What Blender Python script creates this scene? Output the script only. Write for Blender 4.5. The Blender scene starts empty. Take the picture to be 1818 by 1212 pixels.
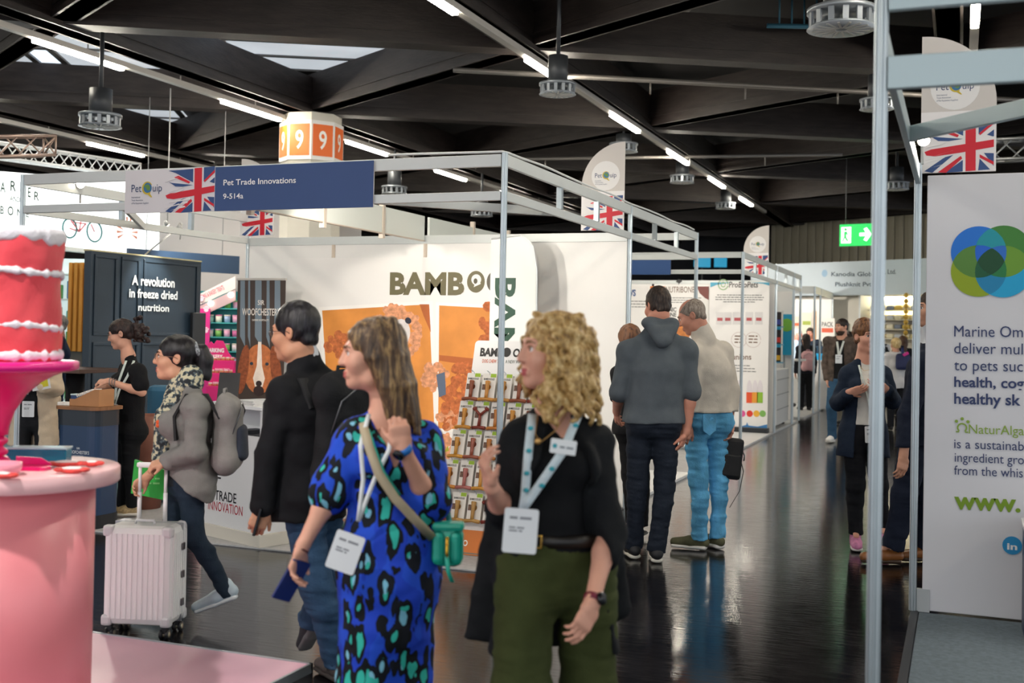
import bpy, bmesh, math, random
import numpy as np
from mathutils import Matrix, Vector
random.seed(7); np.random.seed(7)
SC = bpy.context.scene
COL = SC.collection
# ---------------------------------------------------------------- camera, world, exposure
PP = (909., 556.); FPX = 2015.43; HC = 1.55
RW = np.array([[.92997, -.01176, .36743], [.36698, -.02256, -.92995], [.01922, .99968, -.01667]])
def _orth(A):
    y = A[1] / np.linalg.norm(A[1]); x = A[0] - y * (A[0] @ y); x /= np.linalg.norm(x)
    return np.array([x, y, np.cross(x, y)])
def _cd(px, py): return np.array([px - PP[0], -(py - PP[1]), -FPX])
_Y = _cd(1705, 605); _X = -_cd(-4190, 492)
RW = _orth(np.array([_X, _Y, _Y]))
CP = np.array([0, 0, HC])
cam_d = bpy.data.cameras.new('camera'); cam = bpy.data.objects.new('camera', cam_d); COL.objects.link(cam)
cam_d.sensor_width = 36; cam_d.sensor_fit = 'HORIZONTAL'; cam_d.lens = FPX / 1818 * 36
cam_d.shift_y = -50 / 1818
cam_d.clip_start = .05; cam_d.clip_end = 200
cam_d.dof.use_dof = True; cam_d.dof.focus_distance = 8.0; cam_d.dof.aperture_fstop = 2.6
cam.matrix_world = Matrix([[*RW[0], 0], [*RW[1], 0], [*RW[2], HC], [0, 0, 0, 1]])
SC.camera = cam
SC.view_settings.view_transform = 'Standard'; SC.view_settings.look = 'None'
SC.view_settings.exposure = 0.5; SC.view_settings.gamma = 1.0; SC.view_settings.use_curve_mapping = False
SC.cycles.use_denoising = True; SC.cycles.max_bounces = 6; SC.cycles.diffuse_bounces = 3
SC.cycles.sample_clamp_indirect = 6.0; SC.cycles.caustics_reflective = False
wd = bpy.data.worlds.new('world'); SC.world = wd; wd.use_nodes = True
wd.node_tree.nodes['Background'].inputs[0].default_value = (.90, .95, 1.0, 1); wd.node_tree.nodes['Background'].inputs[1].default_value = 1.0
# hall lamps: rows of LED tubes hang along the aisles (built below as LED_ROWS); booth lamps follow in their builders
TUBE_POWER = 75.0; SPOT_W = 75.0; SKYLIGHT = .55
def ray(px, py): return RW @ _cd(px, py)
def at(px, py, dep): return CP + ray(px, py) * (dep / FPX)
def fl(px, py, z=0.): d = ray(px, py); return CP + d * ((z - HC) / d[2])
def onX(px, py, x): d = ray(px, py); return CP + d * (x / d[0])
def onY(px, py, y): d = ray(px, py); return CP + d * (y / d[1])
# ---------------------------------------------------------------- materials
def lin(h):
    h = h.lstrip('#'); c = [int(h[i:i + 2], 16) / 255 for i in (0, 2, 4)]
    return tuple(x / 12.92 if x <= .04045 else ((x + .055) / 1.055) ** 2.4 for x in c) + (1,)
_M = {}
def M(hexc, rough=.6, metal=0., ns=0., na=.12, bump=0., bs=None, emit=0., spec=.5, stretch=None, tr=0., coat=0.):
    key = (hexc, rough, metal, ns, na, bump, bs, emit, spec, stretch, tr, coat)
    if key in _M: return _M[key]
    m = bpy.data.materials.new('m_' + hexc.strip('#')); m.use_nodes = True; nt = m.node_tree; b = nt.nodes['Principled BSDF']; _M[key] = m
    c = lin(hexc); b.inputs['Base Color'].default_value = c; b.inputs['Roughness'].default_value = rough; b.inputs['Metallic'].default_value = metal
    b.inputs['Specular IOR Level'].default_value = spec
    if tr: b.inputs['Transmission Weight'].default_value = tr
    if coat: b.inputs['Coat Weight'].default_value = coat
    if emit: b.inputs['Emission Color'].default_value = c; b.inputs['Emission Strength'].default_value = emit
    if ns or bump:
        tc = nt.nodes.new('ShaderNodeTexCoord'); mp = nt.nodes.new('ShaderNodeMapping'); nt.links.new(tc.outputs['Object'], mp.inputs[0])
        if stretch: mp.inputs['Scale'].default_value = stretch
        n = nt.nodes.new('ShaderNodeTexNoise'); n.inputs['Scale'].default_value = ns or 20; n.inputs['Detail'].default_value = 4; nt.links.new(mp.outputs[0], n.inputs['Vector'])
        if ns:
            r = nt.nodes.new('ShaderNodeValToRGB')
            r.color_ramp.elements[0].position = .3; r.color_ramp.elements[1].position = .7
            r.color_ramp.elements[0].color = tuple(x * (1 - na) for x in c[:3]) + (1,); r.color_ramp.elements[1].color = tuple(min(1, x * (1 + na) + na * .02) for x in c[:3]) + (1,)
            nt.links.new(n.outputs['Fac'], r.inputs[0]); nt.links.new(r.outputs[0], b.inputs['Base Color'])
            if emit: nt.links.new(r.outputs[0], b.inputs['Emission Color'])
        if bump:
            n2 = n
            if bs: n2 = nt.nodes.new('ShaderNodeTexNoise'); n2.inputs['Scale'].default_value = bs; n2.inputs['Detail'].default_value = 3; nt.links.new(mp.outputs[0], n2.inputs['Vector'])
            bp = nt.nodes.new('ShaderNodeBump'); bp.inputs['Strength'].default_value = bump; bp.inputs['Distance'].default_value = .01
            nt.links.new(n2.outputs['Fac'], bp.inputs['Height']); nt.links.new(bp.outputs[0], b.inputs['Normal'])
    return m
def ALU(): return M('#b9c2c6', .33, .75, 6, .06)
def WHITE(): return M('#ecebe8', .5, 0, 3, .03)
def CREAM(): return M('#dedad3', .5, 0, 3, .03)
# ---------------------------------------------------------------- object helpers
def tag(o, label=None, cat=None, group=None, kind=None):
    if label: o['label'] = label
    if cat: o['category'] = cat
    if group: o['group'] = group
    if kind: o['kind'] = kind
    return o
def empty(name, loc=(0, 0, 0), rz=0., label=None, cat=None, group=None, mat=None):
    o = bpy.data.objects.new(name, None); COL.objects.link(o); o.empty_display_size = .1
    if mat is not None: o.matrix_world = mat
    else: o.location = loc; o.rotation_euler = (0, 0, rz)
    return tag(o, label, cat, group)
def mesh_obj(name, me, mats, parent=None):
    o = bpy.data.objects.new(name, me); COL.objects.link(o)
    for m in (mats if isinstance(mats, (list, tuple)) else [mats]): me.materials.append(m)
    if parent is not None: o.parent = parent
    return o
def V3(p): return Vector((float(p[0]), float(p[1]), float(p[2])))
class MB:
    def __init__(s): s.bm = bmesh.new()
    def box(s, lo, hi, bev=0., mat=None, mi=0):
        lo = V3(lo); hi = V3(hi); b = bmesh.new()
        bmesh.ops.create_cube(b, size=1.)
        for v in b.verts: v.co = Vector(((lo[i] + hi[i]) / 2 + v.co[i] * (hi[i] - lo[i]) for i in range(3)))
        if bev: bmesh.ops.bevel(b, geom=b.edges[:], offset=bev, segments=2, affect='EDGES', profile=.5)
        if mat is not None: b.transform(mat)
        s._add(b, mi); return s
    def bar(s, p0, p1, w, h, up=(0, 0, 1), mi=0, bev=0.):
        p0 = V3(p0); p1 = V3(p1); d = p1 - p0; L = d.length; y = d / L; upv = V3(up); x = y.cross(upv)
        if x.length < 1e-6: x = y.cross(Vector((0, 1, 0)))
        x.normalize(); z = x.cross(y)
        m = Matrix(((x[0], y[0], z[0], p0[0]), (x[1], y[1], z[1], p0[1]), (x[2], y[2], z[2], p0[2]), (0, 0, 0, 1)))
        return s.box((-w / 2, 0, -h / 2), (w / 2, L, h / 2), bev, m, mi)
    def _add(s, b, mi=0, smooth=False):
        for f in b.faces: f.material_index = mi; f.smooth = smooth
        me = bpy.data.meshes.new('t'); b.to_mesh(me); b.free(); s.bm.from_mesh(me); bpy.data.meshes.remove(me)
    def cyl(s, p0, p1, r0, r1=None, seg=16, mi=0, smooth=True):
        r1 = r0 if r1 is None else r1; p0 = V3(p0); p1 = V3(p1); d = p1 - p0; b = bmesh.new()
        bmesh.ops.create_cone(b, cap_ends=True, segments=seg, radius1=r0, radius2=max(r1, 1e-5), depth=d.length)
        q = d.to_track_quat('Z', 'Y').to_matrix().to_4x4()
        b.transform(Matrix.Translation((p0 + p1) / 2) @ q); s._add(b, mi, smooth)
        return s
    def sph(s, c, r, seg=12, mi=0, mat=None):
        b = bmesh.new(); bmesh.ops.create_uvsphere(b, u_segments=seg, v_segments=max(6, seg * 2 // 3), radius=1.)
        rr = r if hasattr(r, '__len__') else (r, r, r)
        for v in b.verts: v.co = Vector((v.co[0] * rr[0], v.co[1] * rr[1], v.co[2] * rr[2]))
        if mat is not None: b.transform(mat)
        b.transform(Matrix.Translation(V3(c))); s._add(b, mi, True); return s
    def lathe(s, prof, c=(0, 0, 0), seg=32, mi=0, fn=None):
        vs = []; bm = s.bm; n = len(prof)
        for r, z in prof:
            ring = []
            for k in range(seg):
                a = 2 * math.pi * k / seg; rr, zz = (fn(r, z, a) if fn else (r, z))
                ring.append(bm.verts.new((c[0] + rr * math.cos(a), c[1] + rr * math.sin(a), c[2] + zz)))
            vs.append(ring)
        for i in range(n - 1):
            for k in range(seg):
                f = bm.faces.new((vs[i][k], vs[i][(k + 1) % seg], vs[i + 1][(k + 1) % seg], vs[i + 1][k])); f.smooth = True; f.material_index = mi
        for ring, rev in ((vs[0], True), (vs[-1], False)):
            f = bm.faces.new(ring[::-1] if rev else ring); f.material_index = mi
        return s
    def tube(s, pts, r, seg=8, mi=0, closed=False):
        pts = [V3(p) for p in pts]; bm = s.bm; rings = []; n = len(pts); prev = None
        for i, p in enumerate(pts):
            t = (pts[min(i + 1, n - 1)] - pts[max(i - 1, 0)]).normalized()
            u = t.orthogonal() if prev is None else (prev - t * prev.dot(t)); u.normalize(); prev = u; w = t.cross(u)
            rr = r[i] if hasattr(r, '__len__') else r
            rings.append([bm.verts.new(p + (u * math.cos(2 * math.pi * k / seg) + w * math.sin(2 * math.pi * k / seg)) * rr) for k in range(seg)])
        for i in range(n - 1):
            for k in range(seg):
                f = bm.faces.new((rings[i][k], rings[i][(k + 1) % seg], rings[i + 1][(k + 1) % seg], rings[i + 1][k])); f.smooth = True; f.material_index = mi
        bm.faces.new(rings[0][::-1]).material_index = mi; bm.faces.new(rings[-1]).material_index = mi
        return s
    def prism(s, poly, z0, z1, mat=None, mi=0):
        b = bmesh.new(); lo = [b.verts.new((p[0], p[1], z0)) for p in poly]; hi = [b.verts.new((p[0], p[1], z1)) for p in poly]; n = len(poly)
        b.faces.new(hi); b.faces.new(lo[::-1])
        for i in range(n): b.faces.new((lo[i], lo[(i + 1) % n], hi[(i + 1) % n], hi[i]))
        bmesh.ops.recalc_face_normals(b, faces=b.faces)
        bmesh.ops.triangulate(b, faces=[f for f in b.faces if len(f.verts) > 4])
        if mat is not None: b.transform(mat)
        s._add(b, mi); return s
    def strip(s, pts, side, w, t, mi=0):  # a flat band following a path; side: width direction per point
        bm = s.bm; R = []; n = len(pts)
        for i, p in enumerate(pts):
            p = V3(p); sd = V3(side[i] if hasattr(side[0], '__len__') else side).normalized()
            tn = (V3(pts[min(i + 1, n - 1)]) - V3(pts[max(i - 1, 0)])).normalized(); nn = tn.cross(sd).normalized()
            R.append([bm.verts.new(p + sd * a * w / 2 + nn * b * t / 2) for a, b in ((-1, -1), (1, -1), (1, 1), (-1, 1))])
        for i in range(n - 1):
            for k in range(4): f = bm.faces.new((R[i][k], R[i][(k + 1) % 4], R[i + 1][(k + 1) % 4], R[i + 1][k])); f.material_index = mi; f.smooth = k % 2 == 0
        bm.faces.new(R[0][::-1]); bm.faces.new(R[-1]); return s
    def build(s, name, mats, parent=None):
        bmesh.ops.recalc_face_normals(s.bm, faces=s.bm.faces)
        me = bpy.data.meshes.new(name); s.bm.to_mesh(me); s.bm.free()
        return mesh_obj(name, me, mats, parent)
def copy_tree(o, parent=None):
    c = o.copy(); COL.objects.link(c)
    if parent is not None: c.parent = parent
    for ch in list(o.children): copy_tree(ch, c)
    return c
def ell(cx, cy, rx, ry, n=24, a0=0., a1=2 * math.pi, rot=0.):
    pts = []
    full = abs(a1 - a0 - 2 * math.pi) < 1e-6
    for i in range(n if full else n + 1):
        a = a0 + (a1 - a0) * i / n; x = rx * math.cos(a); y = ry * math.sin(a)
        pts.append((cx + x * math.cos(rot) - y * math.sin(rot), cy + x * math.sin(rot) + y * math.cos(rot)))
    return pts
# ---------------------------------------------------------------- flat signs: a frame with x right, y up, z towards the viewer
class Frame:
    def __init__(s, o, r, u=(0, 0, 1)):
        s.o = np.array(o, float); s.r = np.array(r, float); s.r /= np.linalg.norm(s.r); u = np.array(u, float); u = u - s.r * (u @ s.r); s.u = u / np.linalg.norm(u); s.n = np.cross(s.r, s.u)
        s.mat = Matrix(((s.r[0], s.u[0], s.n[0], s.o[0]), (s.r[1], s.u[1], s.n[1], s.o[1]), (s.r[2], s.u[2], s.n[2], s.o[2]), (0, 0, 0, 1)))
    def p(s, px, py):
        d = ray(px, py); t = ((s.o - CP) @ s.n) / (d @ s.n); q = CP + d * t - s.o
        return (float(q @ s.r), float(q @ s.u))
def text_mesh(txt, bold=0., shear=0., space=1.):
    cu = bpy.data.curves.new('t', 'FONT'); cu.body = txt; cu.size = 1; cu.offset = bold; cu.shear = shear; cu.space_character = space; cu.resolution_u = 3; cu.fill_mode = 'FRONT'
    ob = bpy.data.objects.new('t', cu); me = bpy.data.meshes.new_from_object(ob); bpy.data.objects.remove(ob); bpy.data.curves.remove(cu)
    n = len(me.vertices); co = np.empty(n * 3, np.float32); me.vertices.foreach_get('co', co); return me, co.reshape(-1, 3)
def lettering(parent, lines, mat, z=.004, bold=0., shear=0., name='lettering', rot=0.):
    """lines: (text, x0, y0, x1, y1) boxes in the sign's own frame, baseline-left to cap-height-right"""
    bm = bmesh.new()
    for ln in lines:
        txt, x0, y0, x1, y1 = ln[:5]; me, co = text_mesh(txt, bold, shear)
        if len(co) == 0: continue
        cap, cc = text_mesh('H', bold); ch = cc[:, 1].max(); bpy.data.meshes.remove(cap)
        a, b = co[:, 0].min(), co[:, 0].max()
        X = x0 + (co[:, 0] - a) / (b - a) * (x1 - x0); Yc = y0 + co[:, 1] / ch * (y1 - y0)
        if len(ln) > 5:
            r = ln[5]; dx, dy = X - x0, Yc - y0; X = x0 + dx * math.cos(r) - dy * math.sin(r); Yc = y0 + dx * math.sin(r) + dy * math.cos(r)
        out = np.stack([X, Yc, np.full_like(X, z)], 1).astype(np.float32); me.vertices.foreach_set('co', out.ravel()); bm.from_mesh(me); bpy.data.meshes.remove(me)
    for f in bm.faces:
        f.normal_update()
        if f.normal.z < 0: f.normal_flip()
    me = bpy.data.meshes.new(name); bm.to_mesh(me); bm.free(); return mesh_obj(name, me, mat, parent)
def decal(parent, polys, mat, z0=.0, z1=.003, name='print'):
    b = MB()
    for i, p in enumerate(polys): b.prism(p, z0, z1 + .00012 * i)
    return b.build(name, mat, parent)
def grey_lines(parent, rows, mat, z=.003, name='print'):
    """rows of small print too fine to read: (x0, y, x1, height) broken into word-like dashes"""
    b = MB(); rnd = random.Random(len(rows))
    for x0, y, x1, h in rows:
        x = x0
        while x < x1 - h:
            w = min(h * rnd.uniform(1.2, 4.2), x1 - x); b.prism([(x, y), (x + w, y), (x + w, y + h * .62), (x, y + h * .62)], z - .001, z); x += w + h * .55
    return b.build(name, mat, parent)
# ---------------------------------------------------------------- implicit surfaces for bodies, clothes and hair
def nrm(v): v = np.asarray(v, float); return v / max(np.linalg.norm(v), 1e-9)
def seg(p0, p1, r0, r1=None, side=(1, 0, 0), k=.02, op=1):
    r1 = r0 if r1 is None else r1
    r0 = r0 if hasattr(r0, '__len__') else (r0, r0); r1 = r1 if hasattr(r1, '__len__') else (r1, r1)
    return ['s', np.array(p0, float), np.array(p1, float), r0, r1, np.array(side, float), k, op]
def elp(c, r, R=None, k=.02, op=1): return ['e', np.array(c, float), np.eye(3) if R is None else np.array(R, float), r if hasattr(r, '__len__') else (r, r, r), None, None, k, op]
def half(p, n, k=.004): return ['h', np.array(p, float), nrm(n), None, None, None, k, -2]   # keep the side the normal points away from
def xf(prims, R, t):  # move prims given in a local frame whose axes are the columns of R
    out = []
    for q in prims:
        q = list(q)
        if q[0] == 's': q[1] = R @ q[1] + t; q[2] = R @ q[2] + t; q[5] = R @ q[5]
        elif q[0] == 'e': q[1] = R @ q[1] + t; q[2] = R @ q[2]
        else: q[1] = R @ q[1] + t; q[2] = R @ q[2]
        out.append(q)
    return out
def bbox(q):
    if q[0] == 's':
        r = max(max(q[3]), max(q[4])); return np.minimum(q[1], q[2]) - r, np.maximum(q[1], q[2]) + r
    r = max(q[3]); return q[1] - r, q[1] + r
def axis(lo, hi, h, fine):
    out = [lo]; x = lo
    while x < hi:
        s = h
        for a, b, f in fine:
            if a - h <= x <= b: s = min(s, f)
        x += s; out.append(x)
    return np.array(out)
_RT = np.random.RandomState(3).rand(64, 64, 64).astype(np.float32)
def vnoise(x, y, z):
    xi = np.floor(x).astype(int); yi = np.floor(y).astype(int); zi = np.floor(z).astype(int)
    fx = x - xi; fy = y - yi; fz = z - zi; fx = fx * fx * (3 - 2 * fx); fy = fy * fy * (3 - 2 * fy); fz = fz * fz * (3 - 2 * fz); o = 0
    for a in (0, 1):
        for b in (0, 1):
            for c in (0, 1):
                o = o + _RT[(xi + a) & 63, (yi + b) & 63, (zi + c) & 63] * (fx if a else 1 - fx) * (fy if b else 1 - fy) * (fz if c else 1 - fz)
    return o - .5
def field(prims, h=.01, fine=(), noise=(), pad=.02):
    pos = [q for q in prims if q[7] == 1]; B = [bbox(q) for q in pos]
    lo = np.min([b[0] for b in B], 0) - pad - h; hi = np.max([b[1] for b in B], 0) + pad + h
    for q in prims:   # horizontal cuts also shrink the grid
        if q[0] == 'h' and abs(q[2][2]) > .999:
            if q[2][2] > 0: hi[2] = min(hi[2], q[1][2] + 3 * h)
            else: lo[2] = max(lo[2], q[1][2] - 3 * h)
    ax = [axis(lo[i], hi[i], h, [(f[0][i], f[1][i], f[2]) for f in fine]) for i in range(3)]
    F = np.full([len(a) for a in ax], .2, np.float32); axf = [a.astype(np.float32) for a in ax]
    for q in prims:
        k = q[6]; m = k + 2.5 * h
        if q[0] == 'h': sl = (slice(None),) * 3
        else:
            b0, b1 = bbox(q); sl = tuple(slice(max(0, np.searchsorted(ax[i], b0[i] - m) - 1), np.searchsorted(ax[i], b1[i] + m) + 1) for i in range(3))
        X = axf[0][sl[0]][:, None, None]; Y = axf[1][sl[1]][None, :, None]; Z = axf[2][sl[2]][None, None, :]
        if 0 in (X.size, Y.size, Z.size): continue
        if q[0] == 's':
            p0, p1 = q[1], q[2]; d = p1 - p0; L = max(np.linalg.norm(d), 1e-5); u = d / L
            e1 = q[5] - u * (q[5] @ u)
            if np.linalg.norm(e1) < 1e-3: e1 = np.array([0, 1, 0]) - u * u[1]
            if np.linalg.norm(e1) < 1e-3: e1 = np.array([1, 0, 0]) - u * u[0]
            e1 = nrm(e1); e2 = np.cross(u, e1)
            rx, ry, rz = X - p0[0], Y - p0[1], Z - p0[2]
            t = rx * u[0] + ry * u[1] + rz * u[2]; tc = np.clip(t / L, 0, 1); ov = t - tc * L
            a = rx * e1[0] + ry * e1[1] + rz * e1[2]; b = rx * e2[0] + ry * e2[1] + rz * e2[2]
            Ra = q[3][0] + (q[4][0] - q[3][0]) * tc; Rb = q[3][1] + (q[4][1] - q[3][1]) * tc; Rm = np.minimum(Ra, Rb)
            k0 = np.sqrt((a / Ra) ** 2 + (b / Rb) ** 2 + (ov / Rm) ** 2); k1 = np.sqrt((a / Ra ** 2) ** 2 + (b / Rb ** 2) ** 2 + (ov / Rm ** 2) ** 2) + 1e-6
            D = k0 * (k0 - 1) / k1
        elif q[0] == 'e':
            R = q[2]; rx, ry, rz = X - q[1][0], Y - q[1][1], Z - q[1][2]; k0 = 0; k1 = 0
            for i in range(3):
                c = rx * R[0, i] + ry * R[1, i] + rz * R[2, i]; k0 = k0 + (c / q[3][i]) ** 2; k1 = k1 + (c / q[3][i] ** 2) ** 2
            k0 = np.sqrt(k0); k1 = np.sqrt(k1) + 1e-6; D = k0 * (k0 - 1) / k1
        else: D = (X - q[1][0]) * q[2][0] + (Y - q[1][1]) * q[2][1] + (Z - q[1][2]) * q[2][2]
        A = F[sl]
        if q[7] == 1: hh = np.clip(.5 + .5 * (A - D) / k, 0, 1); F[sl] = A + (D - A) * hh - k * hh * (1 - hh)
        else:
            D = -D if q[7] == -1 else D
            hh = np.clip(.5 - .5 * (A - D) / k, 0, 1); F[sl] = A + (D - A) * hh + k * hh * (1 - hh)
    for amp, fr, seed in noise:
        I = np.nonzero(np.abs(F) < .03); x = ax[0][I[0]]; y = ax[1][I[1]]; z = ax[2][I[2]]
        F[I] += (amp * 2 * vnoise(x * fr[0] + seed * 7.3 + 20, y * fr[1] + seed * 3.1 + 20, z * fr[2] + 20)).astype(np.float32)
    return F, ax
def snet(F, ax):
    s = F < 0; c = np.zeros([n - 1 for n in F.shape], np.int8)
    for i in (0, 1):
        for j in (0, 1):
            for k in (0, 1): c += s[i:i + c.shape[0], j:j + c.shape[1], k:k + c.shape[2]]
    act = (c > 0) & (c < 8); I = np.argwhere(act); idx = np.full(c.shape, -1, np.int32); idx[act] = np.arange(len(I))
    acc = np.zeros((len(I), 3)); n = np.zeros(len(I)); cor = [(a, b, d) for a in (0, 1) for b in (0, 1) for d in (0, 1)]
    co = {q: np.stack([ax[m][I[:, m] + q[m]] for m in range(3)], 1) for q in cor}; fv = {q: F[I[:, 0] + q[0], I[:, 1] + q[1], I[:, 2] + q[2]] for q in cor}
    for a in cor:
        for b in cor:
            if a < b and sum(abs(a[m] - b[m]) for m in range(3)) == 1:
                fa, fb = fv[a], fv[b]; cr = (fa < 0) != (fb < 0); t = np.where(cr, fa / np.where(cr, fa - fb, 1), 0)
                acc += np.where(cr[:, None], co[a] + (co[b] - co[a]) * t[:, None], 0); n += cr
    V = acc / n[:, None]; Q = []
    for m in range(3):
        sh = [slice(None)] * 3; sh2 = [slice(None)] * 3; sh[m] = slice(0, -1); sh2[m] = slice(1, None)
        a, b = s[tuple(sh)], s[tuple(sh2)]; E = np.argwhere(a != b); o1, o2 = [(1, 2), (2, 0), (0, 1)][m]
        E = E[(E[:, o1] >= 1) & (E[:, o2] >= 1) & (E[:, o1] < F.shape[o1] - 1) & (E[:, o2] < F.shape[o2] - 1)]
        if len(E) == 0: continue
        def cell(d1, d2):
            W = E.copy(); W[:, o1] += d1; W[:, o2] += d2; return idx[W[:, 0], W[:, 1], W[:, 2]]
        q = np.stack([cell(-1, -1), cell(0, -1), cell(0, 0), cell(-1, 0)], 1); inside = s[E[:, 0], E[:, 1], E[:, 2]]
        q[~inside] = q[~inside][:, ::-1]; Q.append(q)
    Q = np.concatenate(Q); Q = Q[(Q >= 0).all(1)]; return V, Q
def sdf_obj(name, prims, mats, parent, h=.01, fine=(), noise=(), zones=(), smooth=1):
    F, ax = field(prims, h, fine, noise); V, Q = snet(F, ax)
    for _ in range(smooth):   # even out the grid pattern
        S = np.zeros_like(V); N = np.zeros(len(V))
        for a, b in ((0, 1), (1, 2), (2, 3), (3, 0)):
            np.add.at(S, Q[:, a], V[Q[:, b]]); np.add.at(N, Q[:, a], 1); np.add.at(S, Q[:, b], V[Q[:, a]]); np.add.at(N, Q[:, b], 1)
        V = V * .5 + .5 * S / np.maximum(N, 1)[:, None]
    me = bpy.data.meshes.new(name); me.vertices.add(len(V)); me.vertices.foreach_set('co', V.astype(np.float32).ravel())
    me.loops.add(Q.size); me.loops.foreach_set('vertex_index', Q.ravel().astype(np.int32)); me.polygons.add(len(Q))
    me.polygons.foreach_set('loop_start', np.arange(0, Q.size, 4, dtype=np.int32)); me.polygons.foreach_set('use_smooth', np.ones(len(Q), bool))
    if zones:
        cc = V[Q].mean(1); mi = np.zeros(len(Q), np.int32)
        for slot, q in zones:
            if callable(q): w = q(cc)
            else:
                R = q[2]; l = (cc - q[1]) @ R; w = ((l / np.array(q[3])) ** 2).sum(1) < 1
            mi[w] = slot
        me.polygons.foreach_set('material_index', mi)
    me.update(calc_edges=True); return mesh_obj(name, me, mats, parent)
# ================================================================ SETTING
def floor_mat():
    m = M('#0f0d10', .2, 0, 2.2, .4); m = m.copy(); nt = m.node_tree; b = nt.nodes['Principled BSDF']
    tc = nt.nodes.new('ShaderNodeTexCoord'); mp = nt.nodes.new('ShaderNodeMapping'); mp.inputs['Scale'].default_value = (1.2, 9, 1); mp.inputs['Rotation'].default_value = (0, 0, .37); nt.links.new(tc.outputs['Object'], mp.inputs[0])
    n = nt.nodes.new('ShaderNodeTexNoise'); n.inputs['Scale'].default_value = 5; n.inputs['Detail'].default_value = 7; nt.links.new(mp.outputs[0], n.inputs['Vector'])
    r = nt.nodes.new('ShaderNodeMapRange'); r.inputs['From Min'].default_value = .35; r.inputs['From Max'].default_value = .7; r.inputs['To Min'].default_value = .07; r.inputs['To Max'].default_value = .2
    nt.links.new(n.outputs['Fac'], r.inputs['Value']); nt.links.new(r.outputs[0], b.inputs['Roughness'])
    bp = nt.nodes.new('ShaderNodeBump'); bp.inputs['Strength'].default_value = .09; bp.inputs['Distance'].default_value = .01; nt.links.new(n.outputs['Fac'], bp.inputs['Height']); nt.links.new(bp.outputs[0], b.inputs['Normal'])
    b.inputs['Specular IOR Level'].default_value = .45; return m
tag(MB().box((-26, -6, -.1), (14, 44, 0)).build('floor', floor_mat()), kind='structure')
tag(MB().box((-26, -6, 5.74), (14, 44, 5.84)).build('ceiling', M('#151213', .8, 0, .6, .3)), kind='structure')
# roof lattice: three families of dark timber girders meeting every 5.45 m
BEAMM = M('#261d1a', .55, 0, 3, .35, .25, 12, stretch=(1, 1, 5))
LN = 5.45; N0 = np.array([-9.6, 15.5, 0]); S3 = math.sqrt(3) / 2; nb = 0
def beam(p, q, z, w=.30):
    global nb
    nb += 1; b = MB(); p = np.array(p); q = np.array(q)
    b.bar((*p[:2], z + .29), (*q[:2], z + .29), w * .8, .58); b.bar((*p[:2], z + .035), (*q[:2], z + .035), w, .07); b.bar((*p[:2], z + .17), (*q[:2], z + .17), w * .9, .05)
    tag(b.build('ceiling_beam', BEAMM), kind='structure')
for i in range(-4, 5): x = N0[0] + i * LN * S3; (-25 < x < 13) and beam((x, 2, 0), (x, 43, 0), 4.90)
for s, z in ((1, 4.93), (-1, 4.96)):
    for j in range(-6, 10):
        pts = []
        for x in (-24., 12.):
            pts.append((x, N0[1] + j * LN + s * (x - N0[0]) * .5 / S3))
        (x0, y0), (x1, y1) = pts; T = [0, 1]
        for lim, sg in ((2., 1), (43., -1)):
            a = (y0 - lim) * sg; c = (y1 - lim) * sg
            if a < 0 and c < 0: T = None; break
            t = a / (a - c) if (a < 0) != (c < 0) else None
            if t is not None: T = [max(T[0], t), T[1]] if a < 0 else [T[0], min(T[1], t)]
        if T and T[1] - T[0] > .05: beam((x0 + (x1 - x0) * T[0], y0 + (y1 - y0) * T[0]), (x0 + (x1 - x0) * T[1], y0 + (y1 - y0) * T[1]), z)
# rooflights glow with daylight between the girders
SKY = M('#cfd6dd', .5, 0, 1.5, .08, emit=SKYLIGHT)
for i, (px, py, w, l, rz) in enumerate([(185, 100, 2.2, 3.4, .5), (560, 85, 2.6, 2.6, .5), (430, 5, 2.4, 3.0, .5), (225, 195, 2.0, 2.6, .5), (-30, 90, 2.2, 3, .5), (1150, 5, 1.0, .2, .5)]):
    c = fl(px, py, 5.66); b = MB().box((-w / 2, -l / 2, -.03), (w / 2, l / 2, .07))
    o = tag(b.build('window_%d' % (i + 1), SKY), kind='structure'); o.location = c; o.rotation_euler = (0, 0, rz)
    f = MB()
    for k in (-.5, -.17, .17, .5): f.box((-w / 2 - .05, k * l - .03, -.06), (w / 2 + .05, k * l + .03, -.031))
    for sx in (-1, 1): f.box((sx * w / 2 - .05, -l / 2, -.062), (sx * w / 2 + .05, l / 2, -.03))
    f.build('window_frame', M('#6d6a68', .6), o)
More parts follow.
